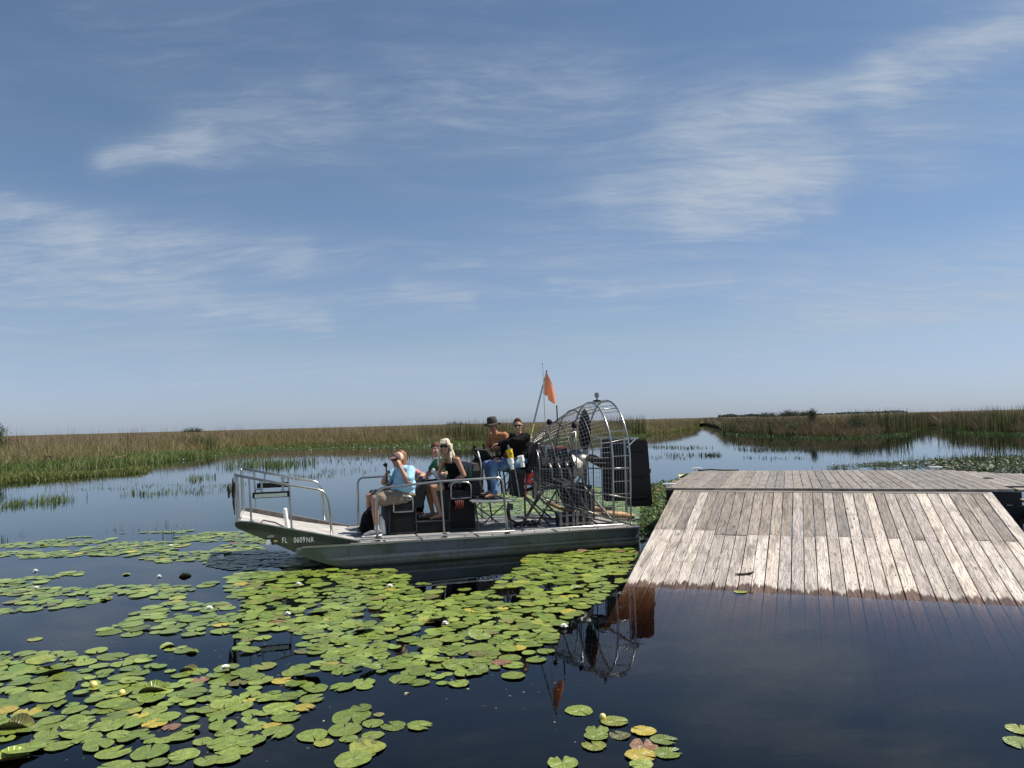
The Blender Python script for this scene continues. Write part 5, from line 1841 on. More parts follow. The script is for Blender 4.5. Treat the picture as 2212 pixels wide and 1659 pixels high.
q = p1.mb(); q.box(H + u * .058 + f * .103, (.05, .006, .012), A); q.build('printed_patch', MT['whitecloth'], capo)
q = p1.mb(); q.ell(H - u * .01 - f * .03, (.079, .07, .06), A); q.build('hair', MT['brownhair'], p1.o, 'all')

# the camera he holds out on a short stick
bs = (4.045, .99, 1.20)
e = aboard('action_camera', 'small black camera on a short stick in the capped man\'s hand', 'camera', bs)
q = rel(bs); q.box((4.055, .97, 1.455), (.045, .075, .06)).lathe((4.075, .955, 1.46), (.8, -.5, 0), [(0, .018), (.02, .018), (.022, .006)], 12); q.build('camera_body', MT['black'], e)
q = rel(bs); q.tube([(4.035, 1.0, 1.16), (4.05, .97, 1.43)], [.014, .011], 8); q.build('stick', MT['rubber'], e, 'all')
q = rel(bs); q.tube([(4.035, 1.0, 1.17), (4.02, .96, 1.06), (4.03, .90, .98)], .006, 5); q.build('strap', MT['rubber'], e, 'all')

# 2 woman with ginger hair and pink shirt beside him, seen from behind
J = dict(pelvis=(3.70, 1.60, .95), belly=(3.72, 1.60, 1.07), chest=(3.70, 1.59, 1.25), neck=(3.70, 1.57, 1.39), head=(3.735, 1.56, 1.545),
         sh_n=(3.61, 1.41, 1.33), el_n=(3.37, 1.28, 1.245), wrist_n=(3.50, 1.12, 1.19), sh_f=(3.76, 1.74, 1.33), el_f=(3.86, 1.82, 1.10), wrist_f=(4.0, 1.68, 1.02),
         hip_n=(3.78, 1.52, .93), knee_n=(4.2, 1.50, .93), ankle_n=(4.22, 1.50, .45), toe_n=(4.4, 1.5, .375), hip_f=(3.78, 1.68, .93), knee_f=(4.2, 1.70, .93), ankle_f=(4.22, 1.7, .45), toe_f=(4.4, 1.7, .375))
p2 = Person('woman with ginger hair and pink top, partly hidden behind the capped man', J,
            {'n': (V(.8, -.5, -.2), V(-.2, -.3, -.9), .4, -1), 'f': (V(.9, -.3, -.2), V(0, 0, -1), .4, 1)}, face=(.95, .25, 0), torso=(.97, .2, 0), skin=MT['skin_b'], build=.96, female=True)
p2.shirt(MT['pink'], .5, 1.0, .012, True)
p2.bottoms(MT['blackcloth'], .9, .9, .012, 'trousers')
p2.sandals(MT['rubber'])
H, r, f, u, A = p2.J['head'], p2.hr, p2.hf, p2.hu, p2.HA
q = p2.mb()
q.ell(H + u * .035 - f * .018, (.088, .098, .097), A, 18, 12)
for k in range(7):
    a = -.075 + .025 * k
    q.cap(H + r * a - f * (.085 - abs(a) * .5), H + r * a * 1.15 - f * (.09 - abs(a) * .4) - u * (.13 + .02 * (k % 3)), .035, .022)
p2.part('hair', q, MT['ginger'])

# 3 woman in the green shirt on the second bench, far side
J = dict(pelvis=(2.84, 1.62, 1.08), belly=(2.88, 1.62, 1.20), chest=(2.96, 1.60, 1.37), neck=(3.04, 1.58, 1.52), head=(3.10, 1.55, 1.665),
         sh_n=(2.97, 1.43, 1.44), el_n=(2.98, 1.33, 1.24), wrist_n=(3.20, 1.36, 1.27), sh_f=(3.03, 1.77, 1.44), el_f=(3.18, 1.84, 1.24), wrist_f=(3.26, 1.62, 1.18),
         hip_n=(2.92, 1.53, 1.05), knee_n=(3.36, 1.50, 1.06), ankle_n=(3.40, 1.48, .61), toe_n=(3.56, 1.45, .535), hip_f=(2.92, 1.71, 1.05), knee_f=(3.36, 1.73, 1.06), ankle_f=(3.44, 1.74, .61), toe_f=(3.58, 1.72, .535))
p3 = Person('woman in green top with hair tied back, far end of the second bench', J,
            {'n': (V(.75, .0, -.45), V(-.3, -.1, -.9), .6, 1), 'f': (V(.4, -.7, -.4), V(-.3, 0, -.9), .6, -1)}, face=(.50, -.86, -.02), torso=(.93, -.35, 0), skin=MT['skin_b'], build=.98, female=True)
p3.shirt(MT['green'], .62, 1.0, .013, True)
q = p3.mb(); q.tube([V(3.04, 1.58, 1.50) + V(math.cos(a) * .065, math.sin(a) * .068, .012 * math.cos(a)) for a in [2 * PI * k / 14 for k in range(14)]], .016, 6, True); q.build('collar', MT['whitecloth'], p3.o, 'all')
p3.bottoms(MT['blackcloth'], .9, .97, .014, 'trousers')
p3.sandals(MT['rubber'])
H, r, f, u, A = p3.J['head'], p3.hr, p3.hf, p3.hu, p3.HA
q = p3.mb()
q.ell(H + u * .050 - f * .006, (.083, .094, .084), A, 18, 12)
q.ell(H + u * .02 - f * .03, (.084, .075, .075), A, 18, 12)
q.ell(H - u * .01 - f * .06, (.066, .05, .07), A)
q.ell(H + u * .01 - f * .115, (.04, .04, .045), A)
p3.part('hair', q, MT['brownhair'])

# 4 blond woman in the black top
J = dict(pelvis=(2.80, 1.06, 1.10), belly=(2.83, 1.05, 1.22), chest=(2.89, 1.03, 1.40), neck=(2.975, 1.01, 1.565), head=(3.045, .985, 1.725),
         sh_n=(2.87, .855, 1.495), el_n=(2.775, .79, 1.24), wrist_n=(2.93, .84, 1.155), sh_f=(3.01, 1.20, 1.49), el_f=(3.10, 1.28, 1.26), wrist_f=(3.05, 1.12, 1.16),
         hip_n=(2.88, .97, 1.05), knee_n=(3.29, .94, 1.045), ankle_n=(3.165, .95, .61), toe_n=(3.33, .93, .535), hip_f=(2.88, 1.15, 1.05), knee_f=(3.33, 1.16, 1.045), ankle_f=(3.25, 1.17, .61), toe_f=(3.42, 1.16, .535))
p4 = Person('woman with long blond hair, big sunglasses and black sleeveless top, second bench', J,
            {'n': (V(.75, .1, -.45), V(-.3, -.2, -.9), .5, 1), 'f': (V(.2, -.8, -.3), V(-.2, 0, -.9), .5, -1)}, face=(.42, -.90, .0), torso=(.72, -.69, 0), skin=MT['skin_a'], build=1.0, female=True)
q = p4.mb(); p4.k = .99; p4.torso(q, .010, 1.0, True)
zcut = 1.50 - p4.base.z
q.ell(p4.J['pelvis'] + V(.06, 0, -.02), (.20, .19, .11))
dress = p4.part('black_top', q, MT['blackcloth'], .011, 3)
# the neckline: cut the cloth away above the chest, leaving shoulder straps
bm = bmesh.new(); bm.from_mesh(dress.data)
kill = []
c_ = p4.J['chest'] - p4.base
for v in bm.verts:
    x, y, z = v.co.x, -v.co.y, v.co.z
    d_ = Vector((x, y)) - Vector((c_.x, c_.y))
    front = d_.dot(Vector((.72, -.69)))
    lat = abs(d_.dot(Vector((.69, .72))))
    lim = 1.445 - p4.base.z + (.0 if front > 0 else .03)
    if z > lim and not (.055 < lat < .085 and z < 1.56 - p4.base.z): kill.append(v)
bmesh.ops.delete(bm, geom=kill, context='VERTS')
bm.to_mesh(dress.data); bm.free()
p4.bottoms(MT['blackcloth'], .38, 0, .014, 'shorts')
p4.sandals(MT['rubber'])
p4.glasses(MT['glasses'], 1.25)
H, r, f, u, A = p4.J['head'], p4.hr, p4.hf, p4.hu, p4.HA
q = p4.mb()
q.ell(H + u * .045 - f * .018, (.090, .095, .096), A, 18, 12)
for a in (-.05, -.02, .01, .045): q.cap(H + u * .10 + f * .05 + r * a, H + u * .055 + f * .094 + r * (a * 1.25), .026, .014)
for s_ in (-1, 1):
    for k in range(4):
        b0 = H + r * s_ * (.075 + .004 * k) - f * (.0 + .022 * k) + u * .02
        pts = []
        for j in range(7):
            pts.append(b0 - u * (.055 * j) + r * s_ * (.012 * math.sin(j * 1.5 + k) + .010 * min(j, 3)) + f * (.020 * math.cos(j * 1.7 + k * 2) + (.012 * j if (k < 2) else -.002 * j)))
        L_ = 7 if s_ == -1 or k > 1 else 6
        for j in range(L_ - 1): q.cap(pts[j], pts[j + 1], .028 - .002 * j, .026 - .002 * j, 8)
for k in range(5):
    a = -.06 + .03 * k
    q.cap(H + r * a - f * .08, H + r * a * 1.2 - f * .10 - u * .22, .036, .022, 8)
p4.part('hair', q, MT['blond'], .009, 2)

# a white towel on the lap of the woman in green
bs = (3.12, 1.30, 1.10)
q = rel(bs)
q.prism([(3.24, 1.30), (3.20, 1.36), (3.12, 1.27), (3.02, 1.15), (3.10, 1.10)], 1.24, 1.34)
q.prism([(3.06, 1.26), (3.02, 1.28), (2.98, 1.18), (3.02, 1.12)], 1.18, 1.30)
o = fuse('towel', q, MT['whitecloth'], None, .012, 4)
o.location = BM @ Vector((bs[0], -bs[1], bs[2])); o.rotation_euler = (0, 0, BOAT_RZ)
tag(o, 'folded white towel on the lap between the two women on the second bench', 'towel')

# 5 captain in black, at the stick
J = dict(pelvis=(1.76, .96, 1.41), belly=(1.75, .96, 1.54), chest=(1.72, .96, 1.73), neck=(1.74, .93, 1.885), head=(1.775, .90, 2.04),
         sh_n=(1.67, .75, 1.84), el_n=(1.93, .66, 1.785), wrist_n=(2.165, .74, 1.745), sh_f=(1.79, 1.15, 1.84), el_f=(1.98, 1.22, 1.62), wrist_f=(2.10, 1.08, 1.50),
         hip_n=(1.84, .85, 1.39), knee_n=(2.26, .80, 1.37), ankle_n=(2.25, .78, .93), toe_n=(2.42, .75, .86), hip_f=(1.84, 1.07, 1.39), knee_f=(2.28, 1.12, 1.38), ankle_f=(2.20, 1.12, .93), toe_f=(2.38, 1.12, .86))
p5 = Person('captain with short brown hair, sunglasses, long black sleeves and ripped jeans', J,
            {'n': (V(.9, .1, -.1), V(0, -.2, -.9), .6, 1), 'f': (V(.6, -.6, -.2), V(0, 0, -1), .7, -1)}, face=(.30, -.95, .0), torso=(.80, -.60, 0), skin=MT['skin_b'], build=1.05)
p5.shirt(MT['blackcloth'], 1.0, 1.05, .014, False, True)
p5.bottoms(MT['denim'], 1.0, .98, .017, 'jeans')
q = p5.mb(); q.ell(V(2.17, .80, 1.435), (.08, .05, .025)); q.build('jeans_tear', MT['skin_a'], p5.o, 'all')
p5.glasses(MT['greenglass'])
p5.sandals(MT['rubber'])
H, r, f, u, A = p5.J['head'], p5.hr, p5.hf, p5.hu, p5.HA
q = p5.mb()
q.ell(H + u * .056 - f * .014, (.079, .092, .082), A, 18, 12)
q.ell(H + u * .108 + f * .02, (.055, .065, .032), A)
q.ell(H - u * .00 - f * .05, (.074, .05, .06), A)
p5.part('hair', q, MT['brownhair'], .009, 2)

# 6 passenger in the bush hat and orange shirt
J = dict(pelvis=(1.80, 1.62, 1.41), belly=(1.83, 1.61, 1.54), chest=(1.90, 1.60, 1.74), neck=(1.98, 1.57, 1.91), head=(2.055, 1.54, 2.06),
         sh_n=(1.87, 1.41, 1.86), el_n=(1.83, 1.34, 1.63), wrist_n=(2.03, 1.40, 1.66), sh_f=(1.98, 1.79, 1.86), el_f=(2.09, 1.82, 1.64), wrist_f=(2.10, 1.60, 1.62),
         hip_n=(1.88, 1.52, 1.39), knee_n=(2.32, 1.48, 1.41), ankle_n=(2.30, 1.50, .93), toe_n=(2.46, 1.48, .86), hip_f=(1.88, 1.71, 1.39), knee_f=(2.36, 1.74, 1.41), ankle_f=(2.38, 1.74, .93), toe_f=(2.55, 1.74, .86))
p6 = Person('man in a camouflage bush hat, sunglasses and orange shirt on the high seat', J,
            {'n': (V(.5, .5, .1), V(-.3, .2, -.9), .7, 1), 'f': (V(.0, -.9, .1), V(0, 0, -1), .7, -1)}, face=(.62, -.76, -.12), torso=(.86, -.50, 0), skin=MT['skin_a'], build=1.06, head_tilt=(.15, -.1, 1))
p6.shirt(MT['orange'], .92, 1.05, .016)
p6.bottoms(MT['camo'], .85, 0, .016)
p6.glasses(MT['glasses'])
p6.sandals(MT['rubber'])
H, r, f, u, A = p6.J['head'], p6.hr, p6.hf, p6.hu, p6.HA
q = p6.mb(); q.lathe(H + u * .045, u, [(0, .096), (.02, .097), (.07, .090), (.105, .080), (.115, .05), (.112, .01)], 20)
hat = q.build('bush_hat', MT['camo'], p6.o, 'all')
q = p6.mb()
vs_, fs_ = [], []
for ring, (rad, dz_) in enumerate(((.090, .050), (.125, .036), (.160, .020))):
    for k in range(24):
        a = 2 * PI * k / 24
        vs_.append(H + r * math.cos(a) * rad * .95 + f * math.sin(a) * rad + u * (dz_ + .013 * math.sin(a * 3 + 1) * ring))
for ring in (0, 1):
    for k in range(24):
        k2 = (k + 1) % 24
        fs_.append((ring * 24 + k, ring * 24 + k2, (ring + 1) * 24 + k2, (ring + 1) * 24 + k))
q.add(vs_, fs_)
br = q.build('brim', MT['camo'], hat, 'all')
sd_ = br.modifiers.new('thick', 'SOLIDIFY'); sd_.thickness = .006
q = p6.mb(); q.ell(H - u * .015 - f * .03, (.079, .07, .06), A); q.build('hair', MT['brownhair'], p6.o, 'all')

# ------------------------------------------------------------------ the boat ramp, the platform and the walkway
DK_ANG = math.radians(-19.6)          # direction of the front edge
DK = at(1438, 1054, .87)              # front left corner of the platform
ex = Vector((math.cos(DK_ANG), math.sin(DK_ANG), 0))
ey = Vector((-math.sin(DK_ANG), math.cos(DK_ANG), 0))
BW = .1525


def plank_mesh(name, w, l, th, seed):
    """A sawn board lying along y with eased, slightly uneven edges."""
    r = random.Random(seed)
    n = 4
    vs_, fs_ = [], []
    b_ = .004
    for i in range(n + 1):
        y = -l / 2 + l * i / n
        j = [(r.random() - .5) * .003 for _ in range(4)]
        hw = w / 2
        vs_ += [(-hw + j[0], y, -th), (-hw + j[0], y, -b_), (-hw + b_ + j[0], y, j[2] * .4), (hw - b_ + j[1], y, j[3] * .4), (hw + j[1], y, -b_), (hw + j[1], y, -th)]
    for i in range(n):
        for k in range(6):
            a, c = i * 6 + k, i * 6 + (k + 1) % 6
            fs_.append((a, c, c + 6, a + 6))
    fs_.append((0, 5, 4, 3, 2, 1))
    e_ = n * 6
    fs_.append((e_, e_ + 1, e_ + 2, e_ + 3, e_ + 4, e_ + 5))
    me = bpy.data.meshes.new(name)
    me.from_pydata(vs_, [], fs_)
    bm = bmesh.new(); bm.from_mesh(me); bmesh.ops.recalc_face_normals(bm, faces=bm.faces); bm.to_mesh(me); bm.free()
    return me


def put_plank(me_cache, key, w, l, th, m_, parent, M4, name='plank'):
    k = (key, round(w, 3), round(l, 2), m_.name)
    if k not in me_cache:
        me = plank_mesh(name, w, l, th, hash(k) & 0xffff)
        me.materials.append(m_)
        me_cache[k] = me
    o = bpy.data.objects.new(name, me_cache[k])
    col.objects.link(o)
    o.parent = parent
    o.matrix_local = M4
    return o


cache = {}
RZ = DK_ANG
# ramp: its own frame at the top left corner, y pointing up the slope
RL0, RW = .14, 4.94
rise, run = .87, 4.30
slope = math.atan2(rise, run)
RLEN = math.hypot(rise, run)
RAMP_RZ = RZ - math.radians(1.2)
ramp = empty('boat_ramp', DK + ex * RL0 - ey * .03 - Vector((0, 0, .045)), RAMP_RZ)
tag(ramp, 'wide weathered wooden boat ramp sloping down into the dark water', 'boat ramp')
RS = Matrix.Rotation(slope, 4, 'X')
NB = 32
tot = RLEN + 2.1
nails = MB()
for i in range(NB):
    x = (i + .5) * BW + rnd.uniform(-.0015, .0015)
    w = BW - .0105
    j = 2.18 + rnd.uniform(-.03, .03)
    if i < 6: j = 2.02
    solid = i in (3, 16, 18, 20, 22, 27) or (i > 6 and rnd.random() < .10)
    top0 = .07 if 0 < i < NB - 1 else -.02
    segs = [(top0, tot)] if solid else [(top0, j), (j + .005, tot)]
    for a, c in segs:
        l = round((c - a) / .04) * .04 - .006
        mid = -(a + l / 2)
        lift = rnd.uniform(-.0025, .0025) + (.004 if i in (0, NB - 1) else 0)
        M4 = RS @ Matrix.Translation((x, mid, lift)) @ Matrix.Rotation(rnd.uniform(-.0006, .0006), 4, 'Z') @ Matrix.Rotation(rnd.uniform(-.004, .004), 4, 'Y')
        up_ = (a < 1 and not solid)
        put_plank(cache, rnd.randint(0, 2), w, l, .036, MT['wood'] if up_ else MT['bleached'], ramp, M4)
    for yy in [.16, .95, j - .06, j + .07] + [j + .55 + .36 * k for k in range(6)]:
        for dx_ in (-.045, .045):
            p = RS @ Vector((x + dx_ + rnd.uniform(-.008, .008), -yy + rnd.uniform(-.012, .012), .0035))
            nails.tube([p - Vector((0, 0, .01)), p + Vector((0, 0, .0025))], .0048, 6)
o = nails.build('nail_heads', MT['nail'], ramp)
o['kind'] = 'stuff'
mb = MB()
for x in (.06, RW / 4, RW / 2, RW * .75, RW - .12):
    a, c = RS @ Vector((x, -.05, -.12)), RS @ Vector((x, -tot + .05, -.12))
    mb.bar(a, c, .045, .15)
mb.build('joist', MT['tar'], ramp)
for k in range(31):
    pass
# top ledger board between ramp and platform
put_plank(cache, 'ledger', .09, 4.66, .045, MT['deckwood'], ramp, RS @ Matrix.Translation((RW / 2 - .0, -.022, .006)) @ Matrix.Rotation(PI / 2, 4, 'Z'), 'ledger_board')

# platform
DW, DD = 5.34, 4.45
deck = empty('dock_platform', DK, RZ)
tag(deck, 'low grey wooden dock platform above the boat ramp', 'dock')
nb = 35
for i in range(nb):
    x = (i + .5) * DW / nb
    l = DD + (0.02 if i % 3 else 0.0)
    M4 = Matrix.Translation((x, DD / 2 + .05, rnd.uniform(-.003, .003))) @ Matrix.Rotation(rnd.uniform(-.0006, .0006), 4, 'Z') @ Matrix.Rotation(rnd.uniform(-.006, .006), 4, 'Y')
    put_plank(cache, rnd.randint(0, 2), DW / nb - .009, l, .038, MT['deckwood'], deck, M4)
put_plank(cache, 'edge', .05, DW, .045, MT['wood'], deck, Matrix.Translation((DW / 2, .022, .004)) @ Matrix.Rotation(PI / 2, 4, 'Z'), 'edge_board')
for nm, a, c in (('front_beam', (0.0, .05, -.145), (DW + .08, .05, -.145)), ('front_beam', (-.02, .02, -.352), (DW + .14, .02, -.352)), ('back_beam', (0, DD, -.15), (DW, DD, -.15)), ('side_beam', (.03, .08, -.15), (.03, DD, -.15)), ('side_beam', (DW - .03, .08, -.15), (DW - .03, DD, -.15))):
    MB().bar(a, c, .06, .20).build(nm, MT['tar'], deck)
for x in (.15, DW / 2, DW - .15):
    for y in (.2, DD - .2):
        MB().tube([(x, y, -2.0), (x, y, -.06)], .085, 12).build('pile', MT['tar'], deck, True)
CL = [(.05, .10, 'white painted cleat at the front left corner of the dock platform'), (.07, DD - .05, 'white painted cleat at the back left corner of the dock platform'), (DW - .35, DD - .03, 'white painted cleat at the back right corner of the dock platform')]
for x, y, lab in CL:
    p = DK + ex * x + ey * y + Vector((0, 0, .002))
    e = empty('cleat', p, RZ + .2)
    tag(e, lab, 'cleat', 'cleats on the dock platform')
    MB().tube([(-.12, 0, .055), (-.05, 0, .062), (.05, 0, .062), (.12, 0, .055)], [.012, .018, .018, .012], 8).build('horn', MT['white'], e, True)
    MB().box((-.035, 0, .025), (.03, .03, .055)).box((.035, 0, .025), (.03, .03, .055)).build('foot', MT['white'], e)
p = DK + ex * .10 + ey * (DD - .1)
mb = MB().tube([(p.x, p.y, .885), (p.x + .3, p.y + .05, .90), (p.x + .55, p.y - .1, .885), (p.x + .9, p.y - .14, .885)], .016, 6)
o = mb.build('dock_line', MT['rope'], None, 'all')
tag(o, 'dark mooring line lying at the back left corner of the dock platform', 'rope')

# walkway to the right, running on from the platform, with steps below it
walk = empty('walkway', DK + ex * (DW + .02), RZ)
tag(walk, 'wooden walkway leading off the right side of the dock platform', 'walkway')
for i in range(12):
    x = .08 + i * .16
    y0, y1 = .72 + .02 * i, DD - .12 - .16 * i
    M4 = Matrix.Translation((x, (y0 + y1) / 2, -.012 + rnd.uniform(-.003, .003)))
    put_plank(cache, rnd.randint(0, 2), .152, round((y1 - y0) / .04) * .04, .038, MT['deckwood'], walk, M4)
for k, (y, z, m_) in enumerate(((.60, -.03, 'deckwood'), (.28, -.17, 'wood'), (-.02, -.31, 'wood'))):
    for r_ in range(2):
        put_plank(cache, k, .16, 2.6, .038, MT[m_], walk, Matrix.Translation((1.40, y - .165 * r_ * .98, z)) @ Matrix.Rotation(PI / 2 + .05, 4, 'Z'), 'step_board')
MB().bar((.12, .4, -.36), (.12, -.3, -.52), .05, .2).bar((2.4, .4, -.36), (2.4, -.3, -.52), .05, .2).build('stringer', MT['tar'], walk)
for x, y in ((.3, 1.2), (1.8, 1.4), (.3, 3.5), (2.4, -.1), (.2, -.1)):
    MB().tube([(x, y, -2.0), (x, y, -.06 if y > .5 else -.36)], .07, 10).build('pile', MT['tar'], walk, True)


# little things lying on the boards
def on_ramp(px, py):
    """Where the line of sight meets the ramp."""
    n = ey * -math.sin(slope) + Vector((0, 0, math.cos(slope)))
    o_ = Vector((0, 0, EYE)); d = view_dir(px, py)
    p0_ = ramp.location
    k = (p0_ - o_).dot(n) / d.dot(n)
    return o_ + d * k


p = on_ramp(1610, 1243)
mb = MB()
mb.tube([(-.13, .0, .02), (-.04, .0, .012), (.05, .01, .016), (.12, .02, .05)], [.006, .017, .020, .004], 7)
mb.tube([(.03, .01, .02), (.10, -.05, .045)], [.010, .003], 6)
o = mb.build('dead_leaf', plain('dark_dead_leaf', (.025, .02, .016), .7, 0, .4, 20), None, 'all')
o.location = p; o.rotation_euler = (0, 0, -.1)
tag(o, 'dark curled dead leaf lying on the bleached ramp boards near the water', 'leaf')
for px, py, lab in ((2154, 1021, 'short dark wood chip on the platform boards, the farther of two'), (2133, 1034, 'dark wood chip on the platform boards, the nearer of two')):
    p = at(px, py, .872)
    mb = MB().tube([(-.07, .03, .008), (0, 0, .012), (.09, -.05, .008)], [.006, .016, .005], 6).ell((-.02, .03, .01), (.03, .02, .012))
    o = mb.build('wood_chip', MT['tar'], None, True)
    o.location = p
    tag(o, lab, 'wood chip')

# ------------------------------------------------------------------ water lilies
def pad_shape(seed, nseg=26, rings=(.35, .75, 1.0), warp=.02, notch=.30, ragged=.0):
    """A round leaf with a notch; radius 1. Returns verts, faces."""
    r = random.Random(seed)
    vs_ = [(0, 0, 0)]
    ph = [r.random() * 6.28 for _ in range(4)]
    nk = notch * r.uniform(.7, 1.3)
    ell_ = r.uniform(.90, 1.0)
    bites = [(r.random() * 6.28, r.uniform(.10, .22), r.uniform(.1, .3)) for _ in range(4)] if ragged else []
    for q in rings:
        for k in range(nseg):
            f_ = k / (nseg - 1)
            nn = nk * (.25 + .75 * q)
            a = nn / 2 + f_ * (2 * PI - nn)
            rad = q * (1 + .03 * math.sin(3 * a + ph[0]) + .02 * math.sin(7 * a + ph[1]))
            if q > .9:
                for ba, bw, bd in bites:
                    d = abs((a - ba + PI) % (2 * PI) - PI)
                    if d < bw: rad *= 1 - bd * (1 - d / bw)
            z = warp * (q ** 2) * (math.sin(2 * a + ph[2]) + .5 * math.sin(5 * a + ph[3])) - .01 * math.sin(q * 3)
            vs_.append((rad * math.cos(a), rad * ell_ * math.sin(a), z))
    fs_ = [(0, 1 + k, 2 + k) for k in range(nseg - 1)]
    for i in range(len(rings) - 1):
        for k in range(nseg - 1):
            a = 1 + i * nseg + k
            fs_.append((a, a + nseg, a + nseg + 1, a + 1))
    return vs_, fs_


def leaf_mesh(name, vs_, fs_, m_):
    me = bpy.data.meshes.new(name)
    me.from_pydata(vs_, [], fs_)
    me.polygons.foreach_set('use_smooth', [True] * len(me.polygons))
    me.materials.append(m_)
    return me


PADV = {}
for mk in ('pad_green', 'pad_yellow', 'pad_olive', 'pad_red', 'pad_lime'):
    PADV[mk] = [leaf_mesh('lily_pad', *pad_shape(100 + i, warp=(.012, .02, .035)[i % 3], notch=(.16, .26, .42, .7)[i % 4], ragged=(i % 4 == 3) or mk in ('pad_yellow',)), MT[mk]) for i in range(8 if mk == 'pad_green' else 4)]

pads = []        # x, y, radius, material, label, group


def manual(px, py, wpx, mk, label):
    p = at(px, py)
    k = 1660.0 / (p.y * math.cos(PITCH))
    pads.append([p.x, p.y, wpx / k / 2, mk, label, None])


def c2(x, y, w, mk, label):
    manual((700 + x / 2.458) * .9217, (1250 + y / 2.458) * .9217, w / 2.458 * .9217, mk, label)


G, Y, O_, Rd, Lm = 'pad_green', 'pad_yellow', 'pad_olive', 'pad_red', 'pad_lime'
# the small group at the bottom middle, pad by pad
for a in [(362, 1010, 128, G, 'topmost green lily pad of the loose group at the bottom middle'),
          (307, 1063, 240, G, 'widest green lily pad of the loose bottom-middle group, just under its topmost pad'),
          (462, 1048, 64, O_, 'tiny olive lily pad at the upper right of the loose bottom-middle group'),
          (428, 1098, 125, G, 'central green lily pad of the bottom-middle group, touching the notched one on its right'),
          (545, 1112, 150, G, 'notched green lily pad second from the right end of the loose bottom-middle group'),
          (697, 1112, 150, G, 'green lily pad at the far right end of the loose bottom-middle group'),
          (265, 1135, 200, G, 'broad deeply cut green lily pad at the left centre of the bottom-middle group'),
          (80, 1170, 180, G, 'green lily pad at the left end of the loose bottom-middle group'),
          (142, 1209, 116, Lm, 'small lime lily pad tucked below the left end of the bottom-middle group'),
          (290, 1187, 108, G, 'small green lily pad below the broad deeply cut one of the bottom-middle group'),
          (425, 1168, 135, G, 'torn green lily pad right of the small one in the bottom-middle group'),
          (385, 1205, 140, O_, 'olive lily pad under the torn one in the bottom-middle group'),
          (395, 1238, 215, Lm, 'bright lime lily pad with a lifted edge low in the bottom-middle group'),
          (385, 1270, 130, G, 'green lily pad just below the bright lime one in the bottom-middle group'),
          (312, 1308, 222, G, 'largest lowest green lily pad of the bottom-middle group, near the picture edge'),
          (250, 890, 145, G, 'green lily pad floating left of a pair just below the dense mat'),
          (375, 863, 140, G, 'upper right green lily pad of the three just below the dense mat'),
          (378, 888, 95, G, 'smallest green lily pad of the three just below the dense mat'),
          (922, 870, 120, G, 'notched green lily pad at the lowest point of the dense mat'),
          (1238, 825, 136, G, 'lone green lily pad lowest in the column right of the dense mat'),
          (1237, 764, 122, G, 'green lily pad second from below in the column right of the dense mat'),
          (1217, 720, 132, G, 'green lily pad third from below in the column right of the dense mat'),
          (1370, 731, 122, G, 'green lily pad over the reflection of the captain, right of the mat'),
          (1423, 685, 104, G, 'small green lily pad at the right tip of the mat beside the flag pole reflection'),
          (1615, 1024, 162, G, 'lone crescent-cut green lily pad under the reflection of the flag'),
          (1818, 1088, 155, Lm, 'lime lily pad at the top of the loose group at the bottom right'),
          (1718, 1138, 145, G, 'green lily pad overlapping another at the left of the bottom-right group'),
          (1715, 1174, 136, G, 'green lily pad half covered by the one above it, left of the bottom-right group'),
          (1700, 1226, 150, Lm, 'lime notched lily pad at the lower left of the bottom-right group'),
          (1850, 1167, 122, O_, 'olive notched lily pad in the middle of the bottom-right group'),
          (1985, 1142, 145, Y, 'yellow brown-edged lily pad at the upper right of the bottom-right group'),
          (2103, 1195, 155, G, 'green lily pad at the right of the bottom-right group, below the upper yellow one'),
          (1988, 1227, 170, Rd, 'red-brown lily pad at the right of the bottom-right group'),
          (1970, 1286, 175, Y, 'yellow spotted lily pad with a deep notch below the red-brown one'),
          (2125, 1268, 165, G, 'green lily pad in the lower right corner of the bottom-right group'),
          (1520, 1332, 190, G, 'green lily pad cut by the bottom edge left of the bottom-right group'),
          (1975, 1340, 135, G, 'green lily pad cut by the bottom edge under the yellow notched one')]:
    c2(*a)
manual(2206, 1577, 60, Lm, 'lime lily pad at the right edge of the photo, the upper of two')
manual(2204, 1606, 66, G, 'green lily pad at the right edge of the photo, the lower of two')
manual(1600, 1279, 29, Lm, 'small yellow-green leaf floating at the waterline of the ramp')
for px, py, w, mk, lab in [(430, 1470, 46, Rd, 'reddish brown lily pad in the left drift below the open white flower'), (590, 1571, 44, Y, 'yellow rotting lily pad at the right rim of the left drift'), (658, 1531, 46, Y, 'yellow-brown curled lily pad at the right end of the left drift'),
                           (335, 1565, 52, Y, 'yellow torn lily pad near the bottom of the left drift'), (370, 1572, 40, Rd, 'dull red lily pad beside the yellow torn one near the bottom left'), (395, 1480, 0, None, None), (60, 1540, 60, Y, 'yellow-edged lily pad near the left bottom corner'),
                           (570, 1440, 56, Lm, 'lime lily pad right beside the largest open white flower'), (76, 1382, 30, Lm, 'yellow lime lily pad among the left drift near the left edge'), (490, 1318, 0, None, None), (925, 1345, 30, Y, 'yellow small lily pad beside the white flower in the middle of the dense mat'),
                           (970, 1540 - 110, 42, Y, 'yellow-green lily pad near the lower tip of the dense mat'), (1085, 1433, 44, Rd, 'pale brown lily pad at the right tip of the dense mat'), (1030, 1385, 0, None, None), (1118, 1401, 40, Y, 'orange-yellow lily pad right of the reflection of the captain'),
                           (1225, 1362 - 40, 40, Y, 'yellow withered lily pad in the dense mat below the bow of the ramp'), (600, 1345, 40, Rd, 'brown lily pad in the dense mat left of the small white flower'), (320, 1600, 0, None, None)]:
    if mk: manual(px, py, w, mk, lab)

